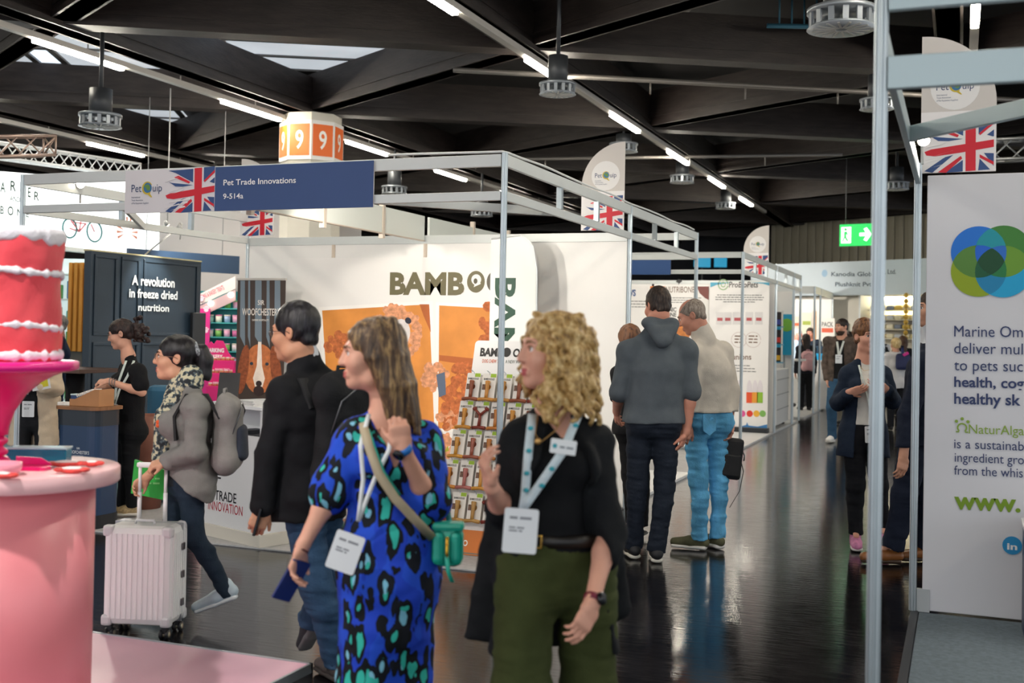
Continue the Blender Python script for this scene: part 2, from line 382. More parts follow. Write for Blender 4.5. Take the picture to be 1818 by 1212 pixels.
# column with the hall number
b = MB(); R8 = .47
b.prism(ell(N0[0], N0[1], R8, R8, 8, math.pi / 8 + .15, 2 * math.pi + math.pi / 8 + .15), 0, 4.90); tag(b.build('trim_column', M('#d9d2c3', .7, 0, 2, .06)), kind='structure')
sg = empty('hall_number_sign', (N0[0], N0[1], 0), 0, 'orange hall number 9 sign wrapped round the pale concrete column', 'sign')
b = MB(); b.lathe([(R8 + .004, 4.16), (R8 + .03, 4.16), (R8 + .03, 4.77), (R8 + .004, 4.77)], (0, 0, 0), 8); bm = b.bm
for v in bm.verts:
    a = math.atan2(v.co.y, v.co.x) + math.pi / 8 + .15; r = math.hypot(v.co.x, v.co.y); v.co.x = r * math.cos(a); v.co.y = r * math.sin(a)
for f in bm.faces: f.smooth = False
b.build('sign_band', M('#f3efe8', .5), sg)
for k in range(8):
    a = k * math.pi / 4 + .15 + math.pi / 4; ap = (R8 + .03) * math.cos(math.pi / 8); n = (math.cos(a), math.sin(a)); F = Frame((n[0] * ap, n[1] * ap, 4.46), (-n[1], n[0], 0))
    if n[1] > .55: continue
    q = decal(sg, [[(-.165, -.24), (.165, -.24), (.165, .25), (-.165, .25)]], M('#ee6c1e', .5), .001, .006, 'orange_panel'); q.matrix_local = F.mat
    t = lettering(q, [('9', -.065, -.13, .065, .15)], M('#fbf6ee', .5), .008, .015)
# far hall wall, ribbed metal sheet, and the dark opening beside it
pL = at(1372, 387, 35); pR = at(1640, 362, 30.8); dv = nrm(pR - pL); dv[2] = 0; Lw = np.linalg.norm((pR - pL)[:2]); b = MB(); m = Matrix.Translation(V3((pL[0], pL[1], 0))) @ Matrix.Rotation(math.atan2(dv[1], dv[0]), 4, 'Z')
b.box((0, 0, 0), (Lw + 6, .2, 5.25), 0, m)
for k in range(int((Lw + 6) / .3)): b.box((.3 * k, -.07, 2.6), (.3 * k + .16, 0, 5.25), .02, m)
tag(b.build('wall_back', M('#a9a391', .6, .1, 2, .05)), kind='structure')
tag(MB().box((-26, 40.5, 0), (-3.5, 40.8, 6.2)).build('wall_end', M('#22242a', .8, 0, 1, .2)), kind='structure')
tag(MB().box((-26, -6, 0), (-25.8, 44, 6.2)).build('wall_left', M('#3a3636', .8, 0, 1, .2)), kind='structure')
# ---------------------------------------------------------------- LED tube rows
HOUS = M('#c9c4bd', .5, .2); LED = M('#fff6e4', .4, emit=TUBE_POWER)
ROWS = [(-4.81, 5.45, 3.52, 7, 'lamp track above the aisle edge'), (-9.88, 6.42, 3.56, 7, 'lamp track beside the numbered column'), (-14.55, 8.9, 3.56, 5, 'lamp track at the far left'), (.1, 4.0, 3.52, 4, 'lamp track above the right aisle side')]
for rx, y0, per, n, what in ROWS:
    t = empty('light_track', (rx, 0, 4.8), 0, 'grey ' + what + ' with lit white tubes', 'lamp'); b = MB(); b.box((-.045, y0 - 4, 0), (.045, y0 + per * n, .07)); b.build('housing', HOUS, t)
    for k in range(int(n * per / 1.76)): MB().cyl((0, y0 + .9 + k * 1.76, .07), (0, y0 + .9 + k * 1.76, .34), .008, None, 6).build('hanger', HOUS, t)
    for k in range(n): MB().box((-.038, y0 + k * per, -.045), (.038, y0 + k * per + 1.47, 0), .008).build('tube', LED, t)
for rx, y0 in ((5., 2.), (.1, -7.3), (-4.81, -5.2), (-9.88, -4.3), (5., 9.)):   # the rows run on overhead, behind and beside the viewer
    t = empty('light_track', (rx, 0, 4.8), 0, 'grey lamp track with lit white tubes overhead beyond the picture', 'lamp', 'lamp tracks overhead')
    MB().box((-.045, y0, 0), (.045, y0 + 7, .07)).build('housing', HOUS, t)
    for k in range(2): MB().box((-.038, y0 + .5 + k * 3.52, -.045), (.038, y0 + 1.97 + k * 3.52, 0), .008).build('tube', LED, t)
# ---------------------------------------------------------------- air diffusers under the roof
def diffuser(px, py, dep, s, label, top=5.76):
    c = at(px, py, dep); t = empty('air_diffuser', c, 0, label, 'vent'); g = M('#8d9399', .4, .6)
    MB().cyl((0, 0, .06 * s), (0, 0, min(top - c[2], .36)), .16 * s, None, 20).cyl((0, 0, .3), (0, 0, top - c[2]), .025, None, 8).build('duct', M('#3d4044', .5, .4), t)
    b = MB(); b.cyl((0, 0, .05 * s), (0, 0, .09 * s), .3 * s, None, 24); b.cyl((0, 0, -.09 * s), (0, 0, -.06 * s), .3 * s, .27 * s, 24)
    for k in range(14): a = 2 * math.pi * k / 14; b.bar((.27 * s * math.cos(a), .27 * s * math.sin(a), -.07 * s), (.27 * s * math.cos(a), .27 * s * math.sin(a), .06 * s), .05 * s, .02 * s, (math.cos(a), math.sin(a), 0))
    b.build('vane_ring', g, t)
    b = MB()
    for k in range(16): a = 2 * math.pi * k / 16; b.bar((.05 * s * math.cos(a), .05 * s * math.sin(a), -.093 * s), (.25 * s * math.cos(a), .25 * s * math.sin(a), -.093 * s), .02 * s, .01 * s)
    b.build('grille', M('#d8d6cf', .5), t); return t
for a in [(178, 214, 13, .8, 'round steel air outlet under the pale rooflight at upper left', 4.895), (990, 158, 12.4, .68, 'round steel air outlet half hidden behind the lit aisle track'), (1494, 34, 9, .9, 'large round air outlet marked 22 near the top right post'), (1107, 262, 19, .8, 'round air outlet behind the top of the half round banner', 4.895), (1211, 318, 22, .8, 'small air outlet beneath the lit tubes right of the round-topped banner', 4.895), (1557, 185, 14, .7, 'round air outlet just behind the near aluminium post'), (1592, 330, 22, .8, 'small air outlet above the green exit sign'), (700, 338, 21, .8, 'small air outlet above the empty fascia right of the blue sign', 4.895), (1288, 365, 27, .8, 'tiny air outlet before the dark end wall'), (855, 378, 24, .8, 'tiny air outlet seen under the white fascia beams', 4.895)]:
    t = diffuser(*a)
    if 'marked 22' in a[4]:
        F = Frame((-.05, -.17, .5), (.93, -.37, 0)); s = decal(t, [[(-.05, -.05), (.05, -.05), (.05, .05), (-.05, .05)]], M('#d8d6d0'), 0, .003, 'number_plate'); s.matrix_local = F.mat; lettering(s, [('22', -.035, -.025, .035, .03)], M('#222222'), .005)
# sprinkler and heating pipes
for i, (a, c, z, r, col, lab) in enumerate([(at(1362, 14, 13.5)[:2], at(1560, 20, 13.5)[:2], 5.25, .03, '#3c6f86', 'thin blue steel pipe crossing under the dark roof near the top right'), ((-6, 13), (4, 18.8), 4.85, .035, '#77726d', 'grey pipe with drop hooks running under the girders on the right'), ((-14, 19), (-2, 21), 4.84, .03, '#8a8580', 'grey pipe running behind the blue sign under the girders')]):
    b = MB(); b.cyl((*a, z), (*c, z), r, None, 8)
    for k in range(1, 9): q = np.array(a) + (np.array(c) - np.array(a)) * k / 9; b.cyl((*q, z), (*q, z - .18 if i else z + .5), .012, None, 6)
    tag(b.build('ceiling_pipe', M(col, .4, .4)), lab, 'pipe')
# lighting truss at upper left
def truss(p, q, s, mat, label, name='lighting_truss'):
    p = np.array(p, float); q = np.array(q, float); d = q - p; L = np.linalg.norm(d); u = d / L; w = nrm(np.cross(u, (0, 0, 1))) * s; h = np.array([0, 0, s]); t = empty(name, p, 0, label, 'truss'); cs = [w * .5 + h * .5, -w * .5 + h * .5, -w * .5 - h * .5, w * .5 - h * .5]
    b = MB()
    for c in cs: b.cyl(c, d + c, s * .085, None, 8)
    b.build('chord', mat, t); b = MB(); n = max(2, int(L / s)); 
    for k in range(n):
        a0, a1 = u * L * k / n, u * L * (k + 1) / n
        for i in range(4): e, f = cs[i], cs[(i + 1) % 4]; b.cyl(a0 + e, a1 + f, s * .045, None, 6); 
    for i in range(4): b.cyl(cs[i], cs[(i + 1) % 4], s * .045, None, 6); b.cyl(d + cs[i], d + cs[(i + 1) % 4], s * .05, None, 6)
    b.cyl(d + cs[0], d + cs[2], s * .05, None, 6); b.cyl(d + cs[1], d + cs[3], s * .05, None, 6)
    b.build('brace', mat, t); return t
truss(at(-90, 262, 9.2), at(88, 259, 10), .17, M('#b9a194', .3, .7), 'box truss with open end hanging at the far upper left')
TRUSS_B = lambda: truss(HF.o + HF.r * HF.p(-60, 300)[0] + np.array([0, 0, HF.p(0, 300)[1] + .21]), HF.o + HF.r * HF.p(240, 300)[0] + np.array([0, 0, HF.p(232, 322)[1] + .19]), .2, M('#f0f2f2', .35, .4), 'white lattice truss along the top of the glowing white wall')
truss(at(1752, 268, 16), at(1900, 262, 16), .28, M('#9a9c9c', .35, .6), 'grey box truss right of the half round banner at the right edge')
YAW0 = math.atan2(RW[:, 0][1], RW[:, 0][0])
# ================================================================ EXHIBITION BOOTHS
def post_mb(b, x, y, z0, z1, r=.021):
    pts = []
    for k in range(32): a = 2 * math.pi * k / 32; rr = r if k % 4 in (0, 1) else r * .80; pts.append((x + rr * math.cos(a), y + rr * math.sin(a)))
    b.prism(pts, z0, z1); return b
BEAM_W = M('#cfd3d2', .45, .15, 4, .03)
def booth(label, org, posts, beams, studs=(), walls=(), beamm=None, z0=.031):
    t = empty('booth_frame', (*org, 0), 0, label, 'booth'); ox, oy = org
    for x, y, z1 in posts: post_mb(MB(), x - ox, y - oy, z0, z1).build('post', ALU(), t)
    for (p, q, za, z1) in beams:
        d = nrm(np.array([q[0] - p[0], q[1] - p[1], 0])) * .02; b = MB().bar((p[0] - ox + d[0], p[1] - oy + d[1], (za + z1) / 2), (q[0] - ox - d[0], q[1] - oy - d[1], (za + z1) / 2), .028, z1 - za, bev=.003); b.build('beam', beamm or BEAM_W, t)
    for x, y, za, z1 in studs: MB().box((x - ox - .02, y - oy - .02, za), (x - ox + .02, y - oy + .02, z1)).build('stud', ALU(), t)
    for (p, q, za, z1, mt) in walls: za = z0 + .004; MB().bar((p[0] - ox, p[1] - oy, (za + z1) / 2), (q[0] - ox, q[1] - oy, (za + z1) / 2), .012, z1 - za).build('wall_panel', mt, t)
    return t
LX, RX, YA, YB = -6.78, -2.75, 6.78, 9.78
ZT, ZU, ZL, ZM = 2.70, 2.62, 2.46, 2.40
def pair(p, q): return [(p, q, ZU, ZT), (p, q, ZM, ZL)]
PW = M('#f1efec', .45, 0, 2, .02)
booth('white walled stand frame with aluminium posts under the blue fascia sign', (RX, YA), [(LX, YA, ZT), (RX, YA, ZT + .01), (LX, YB, ZT), (RX, YB, ZT)],
      pair((LX, YA), (RX, YA)) + pair((RX, YA), (RX, YB)) + pair((LX, YA), (LX, YB)) + [((LX, YB), (RX, YB), ZM - .02, ZL), ((LX, YB - 1.6), (-5.8, YA), ZM, ZL), ((RX, YA + 1.0), (-3.7, YA), ZM, ZL)],
      [(RX, 7.87, ZL, ZU), (RX, 8.78, ZL, ZU), (LX, 7.9, ZL, ZU), (LX, 8.85, ZL, ZU)],
      [((LX + 1.007 * k + .02, YB), (LX + 1.007 * (k + 1) - .02, YB), .02, ZM - .02, PW) for k in range(4)], z0=.0125)
b = MB()
for k in (1, 2, 3): post_mb(b, LX + 1.007 * k, YB - .002, 0, 2.38)
t = b.build('wall_stud', M('#cdbfb0', .45, .1)); tag(t, 'slim upright joints between the white panels behind the dog photos', 'post', kind='structure')
b = MB(); pts = [(x, YA + .004 * math.sin(9 * x), ZT + .022 + .005 * math.sin(5 * x)) for x in np.linspace(-3.6, RX - .02, 14)] + [(RX + .004 * math.sin(7 * y), y, ZT + .023 + .005 * math.sin(4.3 * y)) for y in np.linspace(YA + .08, 12.4, 40)]
tag(b.tube(pts, .008, 6).build('power_cable', M('#e4e6e6', .5)), 'white power cable lying along the top beam past the corner post', 'cable')
mid = empty('divider_fascia', (-4.77, YA, 0), 0, 'white panelled fascia running back above the white stand wall', 'booth')
for ya, yb in ((.06, 2.95), (3.06, 5.68)): MB().box((-.012, ya, 2.41), (.012, yb, 2.64)).build('panel', M('#dfe3dc', .5), mid); MB().box((-.016, ya, 2.40), (.016, yb, 2.409)).build('rail', M('#cdbfb0', .45, .1), mid)
for k in (0, 1, 2, 4, 5): MB().box((-.022, .1 + k * 1.0, 2.36), (.022, .14 + k * 1.0, 2.70 if k else 2.62)).build('stud', M('#cdbfb0', .45, .1), mid)
YC, YD, YE, YG = 12.52, 15.43, 18.42, 21.4
booth('aluminium stand frame behind the first stand, open towards the aisle', (RX, YC), [(RX, YC, ZT), (LX, YC, ZT)], pair((RX, YB), (RX, YC)) + pair((LX, YC), (RX, YC)), [(RX, 10.65, ZL, ZU), (RX, 11.55, ZL, ZU), (-4.77, YC, ZL, ZU), (-3.8, YC, ZL, ZU)])
booth('aluminium stand frame around the white roll up banners', (RX, YD), [(RX, YD, ZT), (LX, YD, ZT), (RX, YE, ZT), (LX, YE, ZT)], pair((LX, YD), (RX, YD)) + pair((RX, YD), (RX, YE)) + [((LX, YE), (RX, YE), ZM, ZL)], [(-3.78, YD, ZL, ZU), (RX, 16.4, ZL, ZU), (RX, 17.4, ZL, ZU)],
      [((LX + 1.007 * k + .02, YE), (LX + 1.007 * (k + 1) - .02, YE), .02, ZM, PW) for k in range(4)])
booth('aluminium stand frame beside the black product shelf', (RX, YE + .1), [(RX, YE + 2.05, ZT), (RX, YG, ZT)], pair((RX, YE + .1), (RX, YE + 2.05)) + pair((RX, YE + 2.05), (RX, YG)), [(RX, 19.5, ZL, ZU), (RX, 21.0, ZL, ZU)], [((LX, YG), (RX - .1, YG), .02, 2.4, PW)])
booth('far stand frame of thin posts around the bar table', (RX, 24.0), [(RX, 23.6, 2.6), (RX, 24.6, 2.6), (RX, 27.0, 2.6), (-5.2, 27.0, 2.6)], [((RX, 23.6), (RX, 27.0), 2.45, 2.6), ((RX, 23.6), (-5.2, 23.6), 2.45, 2.6)], [], [((-7.5, 27.0), (RX, 27.0), .02, 2.45, PW)])
# carpets and platforms lie on the hall floor
def slab(name, lo, hi, h, mat, label=None, cat=None):
    o = MB().box((lo[0], lo[1], 0), (hi[0], hi[1], h), .003).build(name, mat); tag(o, label, cat, kind=None if label else 'structure'); return o
CP1 = M('#b3b3b4', .9, 0, 30, .10, .3, 300)
slab('carpet', (LX - .05, YA - .02), (RX - .02, YB), .012, CP1, 'pale grey carpet under the stand with the chew toys', 'carpet')
slab('carpet', (-14, 6.55), (LX - .06, 15), .011, M('#5f7f8a', .9, 0, 30, .12, .3, 300), 'blue grey carpet under the navy freeze dried stand', 'carpet')
slab('platform', (LX, YB + .02), (RX - .02, YC), .03, M('#e2e2e2', .35, 0, 4, .04), 'white floor deck behind the man in the grey hoodie', 'platform')
slab('platform', (LX, YD), (RX - .02, YG), .03, M('#dedfdf', .35, 0, 4, .04), 'white floor deck under the roll up banners', 'platform')
slab('platform', (-7.5, 22.4), (RX - .02, 27), .03, M('#e2e2e2', .35, 0, 4, .04), 'white floor deck under the far bar table', 'platform')
CPR = M('#64717a', .95, 0, 40, .16, .5, 260)
slab('carpet', (-.2, -2.), (6, 6.86), .012, CPR, 'blue grey carpet of the stand at the right', 'carpet')
tag(MB().box((-.245, -2., 0), (-.205, 6.9, .016)).build('trim_1', M('#2a2c30', .5)), kind='structure')
for px0, px1, lab in ((1232, 1262, 'bright blue screen glowing above the beam left of the small distant banner'), (1268, 1291, 'blue screen glowing just left of the small distant banner')):
    p, q = at(px0, 474, 33), at(px1, 452, 33); t = empty('display_screen', (p[0], p[1], 0), YAW0, lab, 'screen'); w = np.linalg.norm((q - p)[:2]); MB().box((0, 0, p[2]), (w, .06, q[2]), .01).build('screen', M('#1b8fb8', .3, emit=.5), t); MB().box((w * .45, .02, 0), (w * .55, .05, p[2])).build('stand', M('#26282c', .5), t)
# right hand stand
XR = -.235
booth('aluminium stand frame in the right foreground with the thick near post', (XR, 3.62), [(XR, 3.62, 3.0), (XR, 6.87, 2.56)],
      [((XR, 3.62), (4, 3.62), 2.31, 2.41), ((XR, 3.62), (4, 3.62), 2.55, 2.67), ((XR, 3.62), (XR, 6.87), 2.44, 2.52), ((XR, 5.4), (1.4, 3.62), 2.44, 2.51)], [], [], M('#b4c5ca', .4, .3), z0=.017)
fw = empty('fabric_wall', (XR, 6.9, 0), 0, 'white fabric stand wall with four overlapping coloured circles and blue text', 'wall')
FW = Frame((0, -.024, 0), (1, 0, 0)); FW.o = np.array([XR, 6.876, 0])
b = MB(); b.box((.05, -.02, .02), (2.6, .0, 2.49), .004); b.build('fabric', M('#dcdce2', .8, 0, 1.6, .03, .12, 2.5), fw)
MB().box((.02, -.03, .012), (.09, .0, .14)).build('foot_plate', M('#b5babd', .5), fw)
W = lambda o: setattr(o, 'matrix_local', Matrix.Translation((0, -.024, 0)) @ Matrix.Rotation(math.pi / 2, 4, 'X')) or o
def fwp(px, py): q = onY(px, py, 6.876); return (q[0] - XR, q[2])
def fwl(s, x0, y0, x1, y1): a = fwp(x0, y0); c = fwp(x1, y0); e = fwp(x0, y1); return (s, a[0], a[1], c[0], e[1], math.atan2(c[1] - a[1], c[0] - a[0]) * .25)
NV = M('#2f3d6b', .6)
W(lettering(fw, [fwl('Marine Om', 1694, 597, 1816, 578), fwl('deliver mul', 1694, 627, 1816, 608), fwl('to pets suc', 1694, 657, 1816, 638), fwl('is a sustainab', 1694, 795, 1818, 779), fwl('ingredient gro', 1695, 819, 1818, 803), fwl('from the whis', 1694, 842, 1816, 826)], NV, .002))
W(lettering(fw, [fwl('health, cog', 1694, 686, 1818, 668), fwl('healthy sk', 1694, 716, 1812, 697)], NV, .002, .02))
W(lettering(fw, [fwl('NaturAlga', 1720, 769, 1818, 753)], M('#8aa83c', .6), .002)); W(lettering(fw, [fwl('www.', 1694, 902, 1812, 871)], M('#78991f', .6), .002, .03))
mid2 = fwp(1708, 759); W(decal(fw, [[*ell(mid2[0], mid2[1], .027, .027, 24, -.9, math.pi + .9), *ell(mid2[0], mid2[1], .019, .019, 24, -.9, math.pi + .9)[::-1]]] + [ell(mid2[0] + dx, mid2[1] + dz, .009, .009, 12) for dx, dz in ((-.03, .035), (0, .05), (.03, .035))] + [[(mid2[0] + s * .016, mid2[1] - .027), (mid2[0] + s * .032, mid2[1] - .027), (mid2[0] + s * .032, mid2[1] - .02), (mid2[0] + s * .014, mid2[1] - .02)][::1] for s in (-1, 1)], M('#8aa83c', .6), 0, .002, 'paw_emblem'))
li = fwp(1797, 968); W(decal(fw, [ell(li[0], li[1], .05, .05, 28)], M('#2393cf', .5), 0, .002, 'round_logo')); W(lettering(fw, [('in', li[0] - .026, li[1] - .022, li[0] + .026, li[1] + .014)], M('#ffffff', .5), .004, .03))
cs = [fwp(1737, 447), fwp(1781, 446), fwp(1737, 481), fwp(1781, 482)]; rr = [.144, .144, .144, .144]
for i, (c, colr) in enumerate(zip(cs, ('#1c74d6', '#3f8237', '#92a81e', '#1ca7da'))): W(decal(fw, [ell(c[0], c[1], .144, .144, 48)], M(colr, .6), 0, .0012 + .0003 * i, 'logo_circle'))
def inter(ids, n=1200):   # outline of where discs overlap
    cx = np.mean([cs[i][0] for i in ids]); cz = np.mean([cs[i][1] for i in ids]); out = []
    for a in np.linspace(0, 2 * math.pi, 60, endpoint=False):
        t = 0.
        while t < .2 and all((cx + t * math.cos(a) - cs[i][0]) ** 2 + (cz + t * math.sin(a) - cs[i][1]) ** 2 < .144 ** 2 for i in ids): t += .0015
        out.append((cx + t * math.cos(a), cz + t * math.sin(a)))
    return out
for z, ids, colr in ((.0024, (0, 1), '#1b98a8'), (.0024, (0, 2), '#56863a'), (.0024, (1, 3), '#6c9c33'), (.0024, (2, 3), '#1a86b8'), (.0027, (0, 1, 2), '#1c66d6'), (.0027, (0, 1, 3), '#2b6fcb'), (.0027, (0, 2, 3), '#155a3c'), (.0027, (1, 2, 3), '#237a45'), (.003, (0, 1, 2, 3), '#0f4a2c')):
    W(decal(fw, [inter(ids)], M(colr, .6), 0, z, 'logo_overlap'))
nc = empty('plinth', (.345 + .16, 6.55, 0), 0, 'navy plinth edge at the right border in front of the fabric wall', 'plinth'); MB().box((-.18, -.2, .015), (.3, .2, .58), .006).build('body', M('#1e2a4d', .4), nc); MB().box((-.19, -.21, .58), (.31, .21, .60), .004).build('top', M('#e8e8ea', .4), nc)
# booth lamps on arms; some are added to brighten the stands, as labelled
def arm_lamp(p, aim, w, label, cone=1.7, col=(1, .93, .82), mount=None):
    p = np.array(p, float); aim = np.array(aim, float); t = empty('spot_lamp', p, 0, label, 'lamp'); d = nrm(aim - p); g = M('#d6d4d0', .4, .3)
    MB().cyl(-d * .07, d * .0, .022, .036, 16).build('shade', g, t); MB().cyl(d * .001, d * .004, .032, None, 16).build('bulb', M('#fff3da', .4, emit=22), t)
    MB().tube([-d * .06, -d * .1 + np.array([0, 0, -.04]), np.array([0, .0, -.16]) - d * .05], .008, 6).build('arm', g, t)
    if mount is not None: MB().tube([(0, 0, .03), np.array(mount) - p], .008, 6).build('arm', g, t)
    l = bpy.data.lights.new('spot_light', 'SPOT'); l.energy = w; l.spot_size = cone; l.spot_blend = .7; l.color = col; l.shadow_soft_size = .05
    lo = bpy.data.objects.new('spot_light', l); COL.objects.link(lo); lo.location = p + d * .03; lo.rotation_euler = V3(d).to_track_quat('-Z', 'Y').to_euler(); return t
arm_lamp(onX(143, 327, -6.73), (-2.5, 2.5, 1.2), SPOT_W * 1.2, 'glaring spotlight hanging behind the top beam left of the blue sign')
arm_lamp((-5.3, YA + .12, 2.56), (-5.6, YB, 1.5), SPOT_W * .7, 'added unseen spotlight behind the flag end of the blue fascia sign')  # added lamp, hidden by the sign, to brighten the left back wall
arm_lamp((-4.25, YA + .12, 2.56), (-4.4, YB, 1.3), SPOT_W * 1.0, 'added unseen spotlight behind the middle of the blue fascia sign')  # another added lamp out of sight, lighting the middle of the wall
arm_lamp((-3.8, YA + .12, 2.56), (-3.1, YB, 1.2), SPOT_W * .7, 'added unseen spotlight behind the right end of the blue fascia sign')  # added as well, hidden, for the right part of the wall
arm_lamp(at(1640, 250, 6.3), (.25, 4.2, .2), SPOT_W * .9, 'glaring spotlight by the corner of the fabric wall')
arm_lamp((-3.9, YD + .12, 2.54), (-3.3, YE, 1.2), SPOT_W * .7, 'added spotlight on the beam in front of the roll up banners')  # lamp added behind the plain blue board to light the banners
arm_lamp((-4.4, YD + .12, 2.54), (-4.8, YE, 1.2), SPOT_W * .6, 'second added spotlight on the beam above the recipe banner')  # second added lamp, brightens the posters to the left
arm_lamp((-10.6, 13.3, 3.0), (-10.4, 15.6, 1.1), SPOT_W * 1.0, 'added spotlight over the teal shelves and pink counter display', 2.0, mount=(-10.6, 13.3, 4.96))  # lamp added because the shelves and pink display came out too dark
arm_lamp((-8.05, 10.3, 2.62), (-8.5, 10.4, 1.7), SPOT_W * .8, 'spotlight shining on the navy panelled wall', 1.4, mount=(-8.505, 10.3, 2.34))
arm_lamp((-3.6, 23.72, 2.36), (-4.2, 27, 1.2), SPOT_W * 3.0, 'added spotlight above the far bar table', mount=(-3.6, 23.6, 2.452))  # added lamp, lights the far white wall and its posters
arm_lamp((-2.9, 1.7, 3.5), (-3.6, 4.5, .4), SPOT_W * 2.4, 'spotlight hanging over the pink stand', 1.5, (1, .93, .9), mount=(-2.9, 1.7, 4.8))
# front fascia sign
def union_jack(parent, x0, y0, w, h, z=.002, seed=1, slope=.06):
    """brushed flag: red upright cross, red and white diagonals on blue fields, ragged to the left"""
    rnd = random.Random(seed); P = lambda u, v: (x0 + u * w, y0 + v * h + (u - .65) * slope * h)
    blue, red = M('#2b4a80', .55), M('#d0142c', .55)
    decal(parent, [[P(.05, 1), P(.35, .99), P(.56, .99), P(.56, .68), P(.20, .93)], [P(.06, .74), P(.12, .71), P(.56, .62), P(.35, .60), P(.2, .62)][::-1], [P(.78, 1), P(1, 1), P(1, .90), P(.84, .70), P(.78, .68)], [P(.98, .62), P(1, .62), P(1, .75), P(.9, .66)], [P(.0, .06), P(.30, .30), P(.42, .33), P(.12, .02)], [P(.3, .0), P(.56, .0), P(.56, .22)], [P(.78, .0), P(.95, 0), P(.80, .22)], [P(1, .06), P(1, .30), P(.86, .32)]], blue, 0, z, 'blue_field')
    decal(parent, [[P(.59, 1), P(.74, 1), P(.745, 0), P(.60, 0)], [P(0, .43), P(.1, .47), P(1, .56), P(1, .42), P(.5, .36), P(.16, .33), P(.03, .36)],
                   [P(.17, .83), P(.48, .66), P(.50, .70), P(.26, .86)], [P(.80, .66), P(1, .86), P(1, .92), P(.79, .70)], [P(.20, .02), P(.53, .30), P(.55, .25), P(.32, .0)], [P(.80, .30), P(1, .14), P(1, .08), P(.80, .24)]], red, 0, z + .001, 'red_cross')
    st = []
    for k in range(9): v = rnd.uniform(.05, .95); u = rnd.uniform(-.02, .2); st.append([P(u, v), P(u + rnd.uniform(.15, .34), v + rnd.uniform(.03, .09)), P(u + .3, v + .085), P(u + .05, v + .012)])
    decal(parent, st, M('#e9e6e4', .55), 0, z + .0015, 'brush_stroke')
def petquip(parent, x, y, w, z=.002, small=True):
    """Pet(Q)uip wordmark, w wide, baseline y"""
    h = w * .16; ink = M('#27406b', .55)
    lettering(parent, [('Pet', x, y, x + w * .33, y + h * 1.25), ('uip', x + w * .70, y, x + w, y + h * 1.25)], ink, z)
    c = (x + w * .52, y + h * .62); r = w * .145
    decal(parent, [ell(*c, r, r, 24)], M('#2f6d9c', .5), 0, z, 'globe'); decal(parent, [ell(c[0] + r * .2, c[1] + r * .1, r * .45, r * .6, 16, rot=.5), ell(c[0] - r * .4, c[1] + r * .35, r * .3, r * .25, 12)], M('#5c8a3a', .5), 0, z + .0007, 'land')
    ring = ell(*c, r * 1.16, r * 1.2, 28, .5, 2 * math.pi - .9) + ell(c[0] + r * .1, c[1] + r * .05, r * .93, r * .95, 28, .5, 2 * math.pi - .9)[::-1]
    decal(parent, [ring, [(c[0] - r * .1, c[1] - r * 1.05), (c[0] + r * .5, c[1] - r * .9), (c[0] + r * 1.15, c[1] - r * 1.7), (c[0] + r * .95, c[1] - r * 1.75)]], M('#c9b02e', .5), 0, z + .001, 'yellow_ring')
    if small: lettering(parent, [('International', x + w * .01, y - h * 1.0, x + w * .29, y - h * .72), ('Trade Association', x + w * .01, y - h * 1.5, x + w * .39, y - h * 1.22), ('of Pet Equipment Suppliers', x + w * .01, y - h * 2.0, x + w * .58, y - h * 1.72)], ink, z)
sgn = empty('fascia_sign', label='long blue and white fascia sign reading Pet Trade Innovations 9-514a', cat='sign', mat=Frame((-5.77, YA - .03, 2.375), (1, 0, 0)).mat)
MB().box((0, 0, -.012), (2.08, .315, 0)).build('board', M('#dcd9dd', .5), sgn)
MB().box((.80, 0, -.002), (2.08, .315, .002)).build('blue_panel', M('#2a477c', .5, 0, 2, .03), sgn)
union_jack(sgn, .37, .0, .425, .315, .002); petquip(sgn, .06, .155, .275)
lettering(sgn, [('Pet Trade Innovations', .875, .182, 1.475, .222), ('9-514a', .875, .085, 1.045, .122)], M('#f2f2f4', .5), .006, .012)
def quarter_banner(o, r, flip, label, w=.40, h=.79):
    t = empty('quarter_banner', label=label, cat='banner', mat=Frame(o, r).mat)
    cx = 0 if flip else w; pts = [(0, 0), (w, 0)] + ([(w, h - w * .98)] if flip else []) + [(cx + w * math.cos(a), h - w * .98 + w * .98 * math.sin(a)) for a in (np.linspace(0, math.pi / 2, 16) if flip else np.linspace(math.pi / 2, math.pi, 16))]
    if not flip: pts = [(0, 0), (w, 0)] + [(cx + w * math.cos(a), h - w * .98 + w * .98 * math.sin(a)) for a in np.linspace(math.pi / 2, math.pi, 16)]
    decal(t, [pts], M('#cfc9c4', .6), -.012, 0, 'panel'); decal(t, [ell(w * (.45 if flip else .56), h * .62, w * .33, w * .33, 28)], M('#e7e5e4', .6), 0, .0015, 'disc'); decal(t, [[(0, .002), (w, .002), (w, .35), (0, .35)]], M('#ebe8e8', .6), 0, .001, 'flag_ground')
    petquip(t, w * (.20 if flip else .31), h * .60, w * .5, .0025); union_jack(t, .02, .005, w * .92, .30, .002, 4); return t
quarter_banner((-3.2, YB - .03, 2.48), (1, 0, 0), False, 'round topped banner with flag standing above the corner of the stand with diagonal shadows')
quarter_banner((-6.86, YB - .03, 2.48), (1, 0, 0), True, 'flag banner half hidden behind the long blue fascia sign')
quarter_banner((-3.27, YE - .03, 2.55), (1, 0, 0), False, 'small distant round topped flag banner beside the ribbed wall')
quarter_banner((-.225, 6.93, 2.51), (1, 0, 0), True, 'large flag banner above the fabric wall at the right')
bs = empty('fascia_sign', label='plain blue fascia board above the recipe banners', cat='sign', mat=Frame((-4.6, YD - .03, 2.39), (1, 0, 0)).mat); MB().box((0, 0, -.01), (.86, .26, .01)).build('board', M('#26508a', .5), bs)
